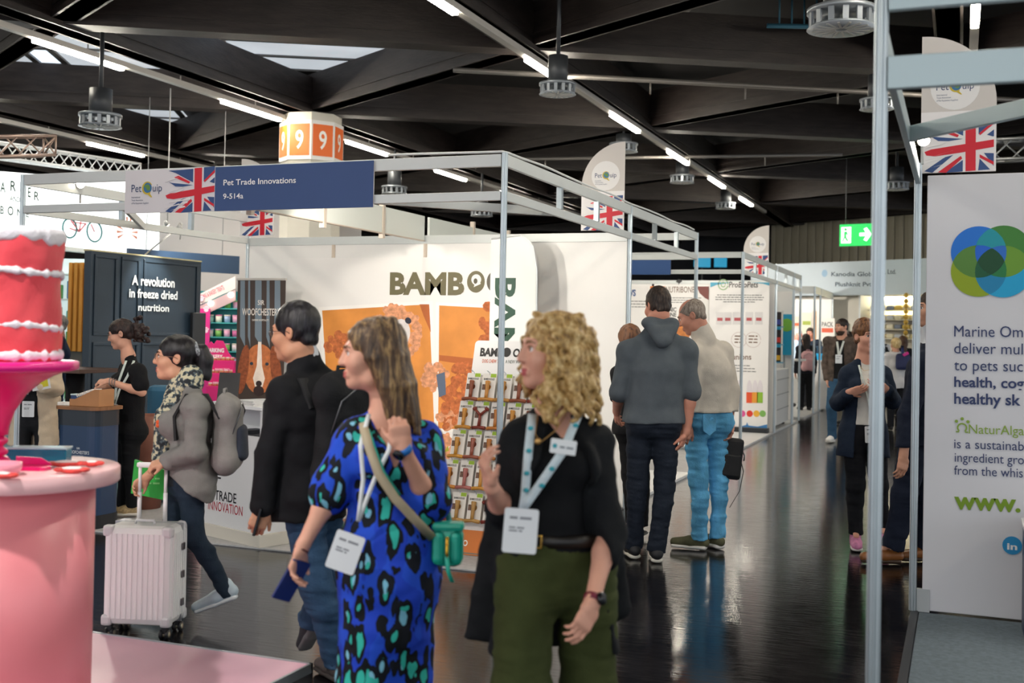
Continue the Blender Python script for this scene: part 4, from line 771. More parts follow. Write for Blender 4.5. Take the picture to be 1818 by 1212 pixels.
tv = empty('display_screen', (-8.44, 11.1, .012), 0, 'tall black screen at the right end of the navy panelled wall', 'screen'); MB().box((-.03, -.02, .9), (.02, .22, 1.7), .01).build('body', M('#16171a', .3), tv); MB().box((-.02, .06, 0), (.0, .12, .9)).build('stand', M('#16171a', .4), tv)
# slatted wood screen, counter and shelf glow behind the pink cake
SF = Frame((0, 12.4, 0), (1, 0, 0)); t = empty('slat_screen', label='orange timber slat screen with grey base left of the navy wall', cat='screen', mat=SF.mat); a0 = SF.p(122, 466); a1 = SF.p(176, 625); b = MB()
decal(t, [[(a0[0], .012), (a1[0], .012), (a1[0], a0[1]), (a0[0], a0[1])]], M('#5d5a55', .6), -.06, -.03, 'backing')
for k in range(6): x = a0[0] + .02 + k * (a1[0] - a0[0]) / 6; MB().box((x, a1[1], -.03), (x + .055, a0[1], .02), .004).build('slat', M('#c98a35', .5, 0, 3, .1, stretch=(6, 1, 6)), t)
bt = empty('bar_table', (*at(133, 700, 11.3)[:2], .012), 0, 'dark bar table with brown top beside the slatted screen', 'table'); MB().box((-.28, -.3, 1.06), (.32, .3, 1.10), .004).build('table_top', M('#5a3a28', .4, 0, 5, .15), bt); MB().cyl((0, 0, .02), (0, 0, 1.06), .09, None, 20).build('column', M('#1b1a1c', .4), bt); MB().cyl((0, 0, 0), (0, 0, .02), .25, None, 28).build('foot', M('#1b1a1c', .4), bt)
# glowing white wall with thin lettering
hA, hB = np.array([-11.75, 10.6, 0]), np.array([-12.25, 16.2, 0]); HF = Frame(hA, hB - hA); hb = empty('light_wall', label='glowing white fabric wall with thin green lettering and a drawn bicycle', cat='sign', mat=HF.mat)
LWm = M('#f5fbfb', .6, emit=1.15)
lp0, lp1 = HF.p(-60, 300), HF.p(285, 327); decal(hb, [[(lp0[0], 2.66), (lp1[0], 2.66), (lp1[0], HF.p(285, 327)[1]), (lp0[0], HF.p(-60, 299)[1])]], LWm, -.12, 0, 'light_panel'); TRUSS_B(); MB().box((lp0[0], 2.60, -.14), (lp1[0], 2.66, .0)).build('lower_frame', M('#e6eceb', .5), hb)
GL = M('#1d4238', .5)
def HT(s, x0, y0, x1, y1): a, c = HF.p(x0, y0), HF.p(x1, y1); return (s, a[0], a[1], c[0], c[1])
lettering(hb, [HT('A', 0, 340, 10, 324), HT('R', 18, 338, 29, 322), HT('P', 35, 340, 45, 325), HT('E', 49, 349, 55, 333), HT('R', 60, 355, 70, 341), HT('AND', 17, 356, 36, 350), HT('B', 0, 379, 7, 366), HT('O', 13, 381, 24, 367), HT('N', 30, 383, 39, 371), HT('E', 46, 385, 52, 375)], GL, .002, .02)
b = MB()
for c, r in (((123, 405), 17), ((167, 411), 18)):
    q = HF.p(*c); e = HF.p(c[0] + r * .72, c[1]); v = HF.p(c[0], c[1] - r); rr, rv = abs(e[0] - q[0]), abs(v[1] - q[1]); b.tube([(q[0] + rr * math.cos(a), q[1] + rv * math.sin(a), .006) for a in np.linspace(0, 2 * math.pi, 33)], .014, 6)
b.build('bicycle_wheel', M('#3f7f83', .5), hb); b = MB()
for p0, p1 in (((123, 405), (140, 411)), ((140, 411), (152, 397)), ((125, 391), (140, 411)), ((152, 397), (127, 394)), ((167, 411), (161, 398)), ((140, 411), (143, 393))): p, q = HF.p(*p0), HF.p(*p1); b.cyl((*p, .006), (*q, .006), .011, None, 6)
b.build('bicycle_frame', M('#d9818a', .5), hb); q = HF.p(226, 412); decal(hb, [[(q[0] + .06 * math.cos(a), q[1] + .05 * math.sin(a)), (q[0] + .27 * math.cos(a - .1), q[1] + .24 * math.sin(a - .1)), (q[0] + .27 * math.cos(a + .1), q[1] + .24 * math.sin(a + .1))] for a in np.linspace(-.3, 3.6, 11)], M('#eaa08a', .5), 0, .003, 'sun_ray')
q = HF.p(20, 412); decal(hb, [ell(q[0], q[1], .12, .035, 16)], M('#d03550', .5), 0, .003, 'red_mark')
t = empty('hanging_board', label='navy hanging board under the glowing white wall', cat='board', mat=Frame((-11.2, 13.2, 0), (.35, .94, 0)).mat); MB().box((0, 2.38, -.05), (1.9, 2.66, 0)).build('board', M('#28405c', .5), t); b = MB(); [b.cyl((x, 2.66, -.025), (x, 4.9, -.025), .006, None, 6) for x in (.3, 1.6)]; b.build('wire', M('#888888', .4), t)
GF = Frame((-12.6, 15.2, 0), (.93, .37, 0)); t = empty('partition_wall', label='tall plain grey partition wall behind the navy panelled wall', cat='wall', mat=GF.mat); MB().box((-.2, .012, -.08), (3.6, 3.9, 0)).build('board', M('#b9b4b2', .6, 0, 1, .05), t)
# bright shelf wall behind the cake
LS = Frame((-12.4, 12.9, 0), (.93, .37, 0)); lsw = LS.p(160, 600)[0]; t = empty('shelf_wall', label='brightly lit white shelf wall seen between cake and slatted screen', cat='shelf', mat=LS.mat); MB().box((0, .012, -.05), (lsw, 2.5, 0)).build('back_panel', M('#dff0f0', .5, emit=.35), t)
for k in range(6): MB().box((.0, .45 + .36 * k, .001), (lsw, .47 + .36 * k, .3)).build('shelf', M('#e8efee', .5), t)
rn = random.Random(12); pals = ['#4b9b52', '#c43a3a', '#e0b13a', '#4a7fb5', '#b84a8c', '#e9e4da', '#5aa7a0']
lab = 'small coloured pet food pack on the bright shelf wall behind the cake'
for k in range(5):
    for j in range(14):
        if .08 + j * .165 > lsw - .06: continue
        o = empty('food_pack', label=lab, cat='pack', group='packs on the bright shelf wall', mat=LS.mat @ Matrix.Translation((.08 + j * .165, .471 + .36 * k, .16))); hgt = rn.uniform(.14, .26); MB().box((-.05, 0, -.03), (.05, hgt, .03), .012).build('pouch', M(rn.choice(pals), .5), o)
# barking bakery corner: teal shelves, pink sign, stepped display
BF = Frame((*at(352, 600, 17.6)[:2], 0), (.93, .37, 0)); t = empty('shelf_wall', label='teal shelf wall of small pastel treats under a slanted pink lettered gable', cat='shelf', mat=BF.mat); TEAL = M('#1f8f94', .5, 0, 2, .06)
MB().box((0, .012, -.04), (1.5, 2.1, 0)).build('back_panel', TEAL, t)
for k in range(6): MB().box((0, .72 + .22 * k, .001), (1.5, .735 + .22 * k, .2)).build('shelf', M('#46b0ae', .5), t)
pal2 = ['#f2dfe6', '#e8a7c4', '#a8d6cf', '#f0ead8', '#7fb65c', '#d06a9c', '#9fb7d8']
for k in range(6):
    for j in range(11):
        o = empty('treat_tub', label='pastel treat tub on the teal shelf wall', cat='tub', group='treat tubs on the teal shelves', mat=BF.mat @ Matrix.Translation((.08 + j * .13, .736 + .22 * k, .11))); b = MB(); b.cyl((0, 0, 0), (0, .10, 0), .045, .05, 12); b.build('tub', M(rn.choice(pal2), .5), o); MB().cyl((0, .101, 0), (0, .118, 0), .053, None, 12).build('lid', M(rn.choice(pal2), .5), o)
gb = empty('gable_sign', label='slanted pale pink gable board with red lettering above the teal shelves', cat='sign', mat=BF.mat @ Matrix.Translation((0, 0, .22))); decal(gb, [[BF.p(345, 549), BF.p(345, 531), BF.p(424, 491), BF.p(424, 513)]], M('#eddad6', .5), -.03, 0, 'board'); a, c = BF.p(357, 536), BF.p(408, 513)
t2 = lettering(gb, [('CHRISTMAS & BAKERY TREATS', a[0], a[1], c[0] + .02, a[1] + .07, math.atan2(c[1] - a[1], c[0] - a[0]))], M('#d4405f', .5), .003, .01)
decal(gb, [[BF.p(345, 570), BF.p(345, 551), BF.p(424, 515), BF.p(424, 534)]], M('#c9a9ac', .5), -.03, -.005, 'soffit'); b = MB(); [b.cyl((*BF.p(x, y), .0), (*BF.p(x, y), .01), .04, None, 14) for x, y in ((381, 539), (416, 524))]; b.build('downlight', M('#fff2d8', .4, emit=9), gb); b = MB(); [b.box((x - .015, .012, -.03), (x + .015, 1.95, -.005)) for x in (-.05, .75)]; b.build('leg', M('#eddad6', .5), gb)
ps = empty('sign_panel', label='magenta panel with white paw motifs beside the teal shelves', cat='panel', mat=BF.mat @ Matrix.Translation((0, 0, .24))); x0, x1 = BF.p(357, 600)[0], BF.p(379, 600)[0]; MB().box((x0, .012, -.02), (x1, BF.p(357, 548)[1], 0)).build('panel', M('#e22d8d', .5), ps)
pw = []
for k in range(7): cx, cz = x0 + (x1 - x0) * (.3 + .4 * (k % 2)), 1.0 + k * .16; pw += [ell(cx, cz, .035, .03, 12)] + [ell(cx + dx, cz + dz, .014, .014, 8) for dx, dz in ((-.035, .03), (-.012, .048), (.012, .048), (.035, .03))]
decal(ps, pw, M('#f6d7e6', .5), 0, .003, 'paw_print')
bk = empty('display_stand', label='bright pink stepped counter display reading BARKING BAKERY', cat='display stand', mat=BF.mat @ Matrix.Translation((0, 0, .75))); BQ = Frame(np.array(BF.o) + BF.n * .75, BF.r); HP = M('#e8207c', .45)
for k, (py, zz) in enumerate(((640, .0), (662, .12), (684, .24))): z1 = BQ.p(395, py)[1]; MB().box((BQ.p(374, 650)[0], .012, zz - .12 + .0), (BQ.p(416, 650)[0], z1, zz), .004).build('step', HP, bk)
decal(bk, [[BQ.p(*q) for q in ((366, 640), (364, 612), (371, 606), (376, 611), (381, 604), (392, 605), (396, 612), (402, 626), (412, 640))]], HP, -.14, -.115, 'header'); a, c = BQ.p(366, 625), BQ.p(394, 637)
lettering(bk, [('BARKING', a[0] - .02, a[1], c[0], a[1] + .06), ('BAKERY', a[0], c[1], c[0] - .02, c[1] + .06)], M('#ffffff', .5), -.112, .03); 
for k, py in enumerate((653, 676)): a = BQ.p(392, py); lettering(bk, [('BARKING TREATS', a[0] - .05, a[1] - .03, a[0] + .16, a[1] + .0)], M('#ffe4f0', .5), .122 + .12 * k, .01)
for k, (py, zz) in enumerate(((640, -.03), (662, .09), (684, .21))):
    for j in range(5): a = BQ.p(379 + j * 8, py); o = empty('cake_treat', label='little iced dog cake on the bright pink stepped display', cat='treat', group='iced cakes on the pink stepped display', mat=BF.mat @ Matrix.Translation((a[0], a[1] + .001, .75 + zz - .03))); b = MB(); b.cyl((0, 0, 0), (0, .035, 0), .03, None, 12); b.build('cake', M('#c48a62', .6), o); MB().cyl((0, .0355, 0), (0, .05, 0), .031, .026, 12).build('icing', M(['#f3e6e6', '#e79ab8', '#d9c9a8'][j % 3], .5), o)
ty = empty('waste_bin', (*at(262, 760, 9.6)[:2], .012), 0, 'round rosy tub beside the black shirted woman on the blue carpet', 'tub'); b = MB(); b.lathe([(.001, 0), (.12, 0), (.19, .5), (.2, .78), (.18, .78), (.16, .5), (.001, .05)], seg=28); b.build('tub', M('#8f5a4a', .55, 0, 3, .3), ty)
pk = empty('food_sack', (*at(297, 740, 9.9)[:2], .012), .4, 'blue pet food sack with white lettering behind the woman with the suitcase', 'sack'); MB().box((-.17, -.07, 0), (.17, .07, 1.02), .05).build('sack', M('#225a78', .5, 0, 4, .15), pk); t = lettering(pk, [('We believe', -.1, .45, .12, .50)], M('#dfe8ea', .5), 0, .01); t.matrix_local = Matrix.Translation((0, -.0715, 0)) @ Matrix.Rotation(math.pi / 2, 4, 'X')
# ================================================================ RIGHT BACKGROUND
def poster(px0, px1, label, name='wall_poster', Yp=YE - .02, top=2.36):
    F = Frame((0, Yp, 0), (1, 0, 0)); t = empty(name, label=label, cat='poster', mat=F.mat); x0, x1 = F.p(px0, 600)[0], F.p(px1, 600)[0]; decal(t, [[(x0, .08), (x1, .08), (x1, top), (x0, top)]], M('#eeebe8', .6, 0, 2, .03), -.008, 0, 'sheet'); return t, F, x0, x1
BLK, BRN = M('#3a3a3c', .5), M('#6b4a2e', .5)
t, F, x0, x1 = poster(1060, 1150, 'white poster with blue heading left of the grey hooded man'); lettering(t, [L2(F, 'NEWS', 1100, 525, 1129, 514)], M('#2d4f86', .5), .003, .04); grey_lines(t, [(F.p(1112, y)[0], F.p(1112, y)[1], F.p(1148, y)[0], .018) for y in (535, 540, 545, 680, 690)], BLK); decal(t, [ell(*F.p(1112, 570), .08, .1, 20)], M('#d98a6a', .5), 0, .003, 'picture')
t, F, x0, x1 = poster(1153, 1257, 'white poster with orange and brown corners and brown NUTRIBONE heading')
decal(t, [[(x0, 2.36), (x0 + .26, 2.36), (x0 + .08, 2.2), (x0, 2.05)]], M('#e07a28', .5), 0, .003, 'orange_corner'); decal(t, [[(x1, 2.36), (x1 - .2, 2.36), (x1 - .15, 2.25), (x1 - .06, 2.17), (x1, 2.14)]], M('#7a3b32', .5), 0, .003, 'brown_corner')
lettering(t, [L2(F, 'NUTRIBONE', 1182, 519, 1233, 509)], BRN, .003, .0); lettering(t, [L2(F, 'ORGANIC', 1165, 553, 1201, 546), L2(F, 'BONE', 1178, 562, 1201, 555)], BLK, .003, .02); c = F.p(1205, 500); decal(t, [[(c[0] - .05, c[1]), (c[0], c[1] + .05), (c[0] + .06, c[1] + .01), (c[0] + .01, c[1] - .03)], [(c[0] - .004, c[1] - .05), (c[0] + .004, c[1] - .05), (c[0] + .004, c[1]), (c[0] - .004, c[1])]], BLK, 0, .003, 'dog_emblem')
grey_lines(t, [(F.p(1190, y)[0], F.p(1190, y)[1], F.p(1245, y)[0], .016) for y in (529, 533, 537)], BLK); decal(t, [ell(*F.p(1212, 585), .15, .18, 24)], M('#c67a3c', .6, 0, 12, .25), 0, .003, 'picture')
pt2 = empty('roll_up_banner', label='tall white banner with green ring logo and ProBioPets heading', cat='banner', mat=Frame((0, YE - .14, 0), (1, 0, 0)).mat); F = Frame((0, YE - .14, 0), (1, 0, 0)); x0, x1 = F.p(1259, 640)[0], F.p(1364, 640)[0]
decal(pt2, [[(x0, .1), (x1, .1), (x1, 2.42), (x0, 2.42)]], M('#efecea', .6, 0, 2, .03), -.006, 0, 'sheet'); MB().box((x0 - .02, .031, -.08), (x1 + .02, .11, .06), .01).build('base', M('#33363b', .4, .4), pt2); MB().cyl((x0 + .45, .1, -.03), (x0 + .45, 2.42, -.02), .01, None, 8).build('pole', ALU(), pt2)
decal(pt2, [[(x0, 2.42), (x0 + .35, 2.42), (x0 + .1, 2.38), (x0, 2.34)], [(x1, 2.42), (x1 - .3, 2.42), (x1 - .1, 2.40), (x1, 2.37)]], M('#4fa7c6', .5), 0, .003, 'blue_wave')
lettering(pt2, [L2(F, 'ProBioPets', 1294, 510, 1346, 500)], M('#3c3532', .5), .003, .01, .15); c = F.p(1284, 505); decal(pt2, [ell(*c, .085, .09, 28) + ell(*c, .07, .075, 28)[::-1], ell(*c, .04, .045, 16) + ell(*c, .028, .03, 16)[::-1]], M('#8fb37e', .5), 0, .003, 'ring_logo')
grey_lines(pt2, [(F.p(1270 + d, y)[0], F.p(1270, y)[1], F.p(1356 - d, y)[0], .018) for y, d in ((524, 3), (528, 0), (532, 0), (536, 14), (648, 22), (653, 14), (658, 14))], BLK)
for k, px in enumerate((1278, 1292, 1310, 1330, 1347)): a = F.p(px, 576); w = .085 if k == 2 else .062; decal(pt2, [[(a[0] - w, a[1]), (a[0] + w, a[1]), (a[0] + w, a[1] + .2), (a[0] - w, a[1] + .2)]], M('#d9d6d6', .5), 0, .003, 'picture_pouch'); decal(pt2, [[(a[0] - w * .7, a[1] + .06), (a[0] + w * .7, a[1] + .06), (a[0] + w * .7, a[1] + .11), (a[0] - w * .7, a[1] + .11)]], M('#b14a4f', .5), 0, .004, 'pouch_label')
for px in (1312, 1337): c = F.p(px, 603); decal(pt2, [ell(*c, .125, .125, 28) + ell(*c, .118, .118, 28)[::-1]], M('#c9b9b4', .5), 0, .003, 'ring'); grey_lines(pt2, [(c[0] - .07, c[1] + dz, c[0] + .07, .03) for dz in (-.05, 0, .05)], BRN)
lettering(pt2, [L2(F, 'unions', 1300, 638, 1334, 629)], BRN, .003, .01)
for px, cc in ((1311, '#ea7fae'), (1300, '#d24a86'), (1330, '#e9572e'), (1340, '#eda13a'), (1349, '#92bf3a')): a = F.p(px, 715); decal(pt2, [[(a[0] - .045, a[1]), (a[0] + .045, a[1]), (a[0] + .045, a[1] + .17), (a[0] - .045, a[1] + .17)]], M(cc, .5), 0, .004, 'bottle_label'); decal(pt2, [[(a[0] - .045, a[1] + .17), (a[0] + .045, a[1] + .17), (a[0] + .035, a[1] + .30), (a[0] + .012, a[1] + .36), (a[0] - .012, a[1] + .36), (a[0] - .035, a[1] + .30)]], M('#e2dbe0', .5), 0, .0038, 'bottle')
for px, cc in ((1318, '#e2579c'), (1331, '#e03b2d'), (1343, '#ecb13a'), (1354, '#83b95e')): decal(pt2, [ell(*F.p(px, 734), .05, .052, 20)], M(cc, .5), 0, .004, 'flavour_dot')
decal(pt2, [[F.p(*q) for q in ((1310, 758), (1325, 754), (1326, 749), (1329, 755), (1345, 757), (1362, 753), (1362, 765), (1310, 765))]], M('#3f86c4', .5), 0, .004, 'blue_dog')
sp = empty('side_panel', (RX - .09, YE + .06, .03), 0, 'narrow printed end panel with red foot beside the ProBioPets banner', 'panel'); MB().box((-.01, 0, 0), (.01, .36, 2.36)).build('panel', M('#cdb49c', .5, 0, 1, .2), sp); MB().box((.011, .01, .05), (.014, .35, .9)).build('red_print', M('#b5402f', .5, 0, 6, .4), sp)
# slatted white cabinet, black hanging packs
sc2 = empty('cabinet', (RX - .28, 19.9, .03), 0, 'low white slatted cabinet on the deck by the aisle', 'cabinet'); MB().box((-.25, -.7, .05), (.2, .7, .98), .01).build('body', M('#ecebe8', .4), sc2)
for zz in (.3, .55, .8): MB().box((.2, -.7, zz), (.206, .7, zz + .02)).build('groove', M('#bdbcb9', .5), sc2)
b = MB(); [b.cyl((sx * .15 - .03, sy * .6, .0), (sx * .15 - .03, sy * .6, .05), .03, None, 10) for sx in (-1, 1) for sy in (-1, 1)]; b.build('foot', M('#2a2a2c', .5), sc2)
rk = empty('shelf_rack', (RX - .45, 20.97, .03), 0, 'tall display rack holding dark packs at the corner of the deck', 'shelf'); b = MB(); [b.box((sx * .22 - .015, -.22 - .015, 0), (sx * .22 + .015, -.22 + .015, 2.0)) for sx in (-1, 1)]; b.build('upright', M('#d6d6d4', .4), rk); [MB().box((-.24, -.24, z), (.24, -.1, z + .02)).build('shelf', M('#4a9fc4', .4), rk) for z in (1.06, 1.38, 1.70)]
for k, z in enumerate((1.081, 1.401, 1.721)):
    for j in range(3): o = empty('product_pack', (RX - .61 + j * .15, 20.818, .03 + z), 0, 'dark boxed product on the rack at the deck corner', 'pack', 'dark packs on the corner rack'); MB().box((-.06, -.03, 0), (.06, .03, .26), .006).build('box', M('#1f1c24', .4), o); MB().box((-.05, -.032, .03), (.05, -.0301, .12)).build('label', M(['#d1332f', '#3b49a0', '#e0b02c'][(j + k) % 3], .4), o)
cs2 = empty('sign_panel', (RX - .22, 21.25, .03), 0, 'turquoise panel with a green disc behind the dark packs', 'panel'); MB().box((-.3, 0, 1.2), (.14, .02, 1.95)).build('board', M('#22a5cf', .5), cs2); t = decal(cs2, [ell(0, 1.75, .12, .12, 20)], M('#7fc04a', .5), 0, .003, 'disc'); t.matrix_local = Matrix.Rotation(math.pi / 2, 4, 'X'); MB().box((-.05, 0, 0), (-.02, .02, 1.2)).build('leg', ALU(), cs2)
# far bar table and posters
ft = empty('bar_table', (-3.42, 23.05, .03), yaw * 0, 'white bar table on bent tube legs in the far stand', 'table'); MB().box((-.5, -.3, 1.06), (.55, .3, 1.10), .01).build('table_top', M('#efefee', .35), ft)
for x in (-.38, -.12, .18): b = MB(); b.tube([(x, -.2, 1.06), (x, -.2, .05), (x, -.17, .025), (x, .17, .025), (x, .2, .05), (x, .2, 1.06)], .022, 8); b.build('leg', M('#eeeeee', .35), ft)
wc2 = empty('counter', (*at(1461, 690, 24.6)[:2], .03), 0, 'white counter right of the far bar table', 'counter'); MB().box((-.28, -.25, 0), (.28, .25, 1.02), .01).build('body', M('#efeeec', .4), wc2); MB().box((-.3, -.27, 1.02), (.3, .27, 1.05), .005).build('top', M('#f6f5f3', .4), wc2)
o = empty('carton', (*at(1459, 630, 24.5)[:2], 1.081), 0, 'bright blue carton on the far white counter', 'carton'); MB().box((-.12, -.1, 0), (.12, .1, .14), .006).build('box', M('#2aa4dc', .4), o); MB().box((-.12, -.1, .141), (.14, .1, .3), .006).build('dark_box', M('#223c52', .4), o)
PFr = Frame((0, 26.96, 0), (1, 0, 0))
for (xa, xb, ya, yb, cc, c2, lab, s) in ((1456, 1482, 565, 608, '#f3eee8', '#e2552c', 'white poster with a red stripe behind the bearded man', 'PACK'), (1406, 1422, 562, 590, '#efe3d4', '#e2672e', 'small poster with an orange square on the far white wall', ''), (1423, 1441, 555, 592, '#e8ead6', '#a7b83a', 'poster with green leaves on the far white wall', ''), (1443, 1449, 552, 604, '#e9a526', '#d9881c', 'narrow amber strip on the far white wall', '')):
    t = empty('wall_poster', label=lab, cat='poster', mat=PFr.mat); a, c = PFr.p(xa, yb), PFr.p(xb, ya); decal(t, [[a, (c[0], a[1]), c, (a[0], c[1])]], M(cc, .5), -.005, 0, 'sheet'); w, h_ = c[0] - a[0], c[1] - a[1]
    decal(t, [[(a[0] + .1 * w, a[1] + .42 * h_), (c[0] - .1 * w, a[1] + .42 * h_), (c[0] - .1 * w, a[1] + .6 * h_), (a[0] + .1 * w, a[1] + .6 * h_)]], M(c2, .5), 0, .003, 'colour_block')
    if s: lettering(t, [(s, a[0] + .1 * w, a[1] + .66 * h_, c[0] - .1 * w, a[1] + .85 * h_)], M('#3a3a40', .5), .003, .02)
# end stand: fascia and lit textile shelves
kA, kB = np.array([-4.3, 27.9, 0]), np.array([-.2, 25.75, 0]); KF = Frame(kA, kB - kA); kn = empty('end_stand', label='pale end stand with Kanodia Global fascia and warm lit shelves', cat='stand', mat=KF.mat); kz = KF.p(1500, 464)[1]; kl = KF.p(1500, 524)[1]
MB().box((-.6, kl, -.3), (5.0, kz, 0), .004).build('fascia', M('#ccd8e2', .5, 0, 1.5, .03), kn); MB().box((-.6, .012, -.9), (5, kl, -.85)).build('back_wall', M('#e8e3d8', .5), kn)
xx = [KF.p(px, 540)[0] for px in (1516, 1519)]; MB().box((xx[0], .012, -.9), (xx[1], kl, -.2)).build('side_wall', M('#dfe3e6', .5), kn)
b = MB(); x5, x6 = KF.p(1521, 540)[0], 4.7; b.box((x5, kl - .08, -.84), (x6, kl - .03, -.78)); b.box((x5, KF.p(1560, 566)[1], -.84), (x6, KF.p(1560, 566)[1] + .04, -.8)); b.build('light_strip', M('#fff0c4', .4, emit=16), kn)
for py in (549, 566, 583, 600, 625): z = KF.p(1560, py)[1]; MB().box((x5, z - .02, -.849), (x6, z, -.45)).build('shelf', M('#f0e9d6', .5), kn)
lettering(kn, [L2(KF, 'Kanodia Global', 1476, 490, 1557, 480), L2(KF, 'Pvt. Ltd.', 1558, 486, 1591, 477), L2(KF, 'Plushknit Pvt', 1483, 508, 1548, 499)], M('#46566a', .5), .004, .015)
decal(kn, [ell(*KF.p(1464, 485), .075, .085, 24)], M('#9fc0dc', .5), 0, .004, 'round_emblem')
pal3 = ['#e8d9a4', '#f2ead2', '#8790a4', '#e2c46a', '#efe6c8', '#c9cdd6', '#f4ecd4']
for k, py in enumerate((549, 566, 583, 600)):
    for j in range(7): z = KF.p(1560, py)[1]; o = empty('folded_cushion', label='folded pale pet cushion on the warm lit shelves of the end stand', cat='cushion', group='cushions on the warm lit shelves', mat=KF.mat @ Matrix.Translation((x5 + .12 + j * .2, z + .001, -.64))); MB().box((-.09, 0, -.14), (.09, .10, .14), .035).build('cushion', M(pal3[(k * 3 + j) % 7], .7), o); MB().box((-.05, .101, -.1), (.05, .106, .1), .002).build('label', M('#f5f0e2', .6), o)
rp = empty('rope_toy_strand', label='hanging strand of yellow plaited rope toys by the far right post', cat='dog toy', mat=KF.mat @ Matrix.Translation((KF.p(1611, 560)[0], 0, .06))); b = MB(); zz0, zz1 = KF.p(1611, 605)[1], KF.p(1611, 520)[1]
for k in range(9): z = zz0 + (zz1 - zz0) * k / 9; b.sph((0, z + .06, 0), (.05, .06, .05), 10)
b.build('knot', M('#d9b04a', .7, 0, 20, .4), rp); MB().cyl((0, zz0, 0), (0, kl, 0), .01, None, 6).build('cord', M('#d8d2c0', .6), rp)
# emergency exit sign
eF = Frame(at(1490, 437, 24), (.97, -.22, 0)); ex = empty('exit_sign', label='green lit exit sign with running figure and white arrow', cat='sign', mat=eF.mat); e1 = eF.p(1556, 396)
MB().box((0, 0, -.06), (e1[0], .46, 0), .005).build('light_box', M('#17b04f', .4, emit=1.1), ex); b = MB(); [b.cyl((x, .46, -.03), (x, 2.3, -.03), .008, None, 6) for x in (.12, e1[0] - .12)]; b.build('hanger', M('#777777', .4), ex)
WH = M('#f4fff6', .4, emit=1.3); w = e1[0]
decal(ex, [[(.04, .06), (.32 * w, .06), (.32 * w, .40), (.04, .40)]], WH, 0, .004, 'doorway'); decal(ex, [ell(.17 * w, .35, .03, .03, 12), [(.13 * w, .30), (.20 * w, .31), (.24 * w, .24), (.22 * w, .22), (.19 * w, .26), (.19 * w, .19), (.25 * w, .12), (.22 * w, .09), (.15 * w, .17), (.10 * w, .09), (.07 * w, .10), (.13 * w, .19)]], M('#17b04f', .4, emit=1.), 0, .006, 'running_figure')
decal(ex, [[(.55 * w, .20), (.72 * w, .20), (.66 * w, .12), (.74 * w, .09), (.88 * w, .235), (.74 * w, .38), (.66 * w, .35), (.72 * w, .27), (.55 * w, .27)]], WH, 0, .004, 'arrow')
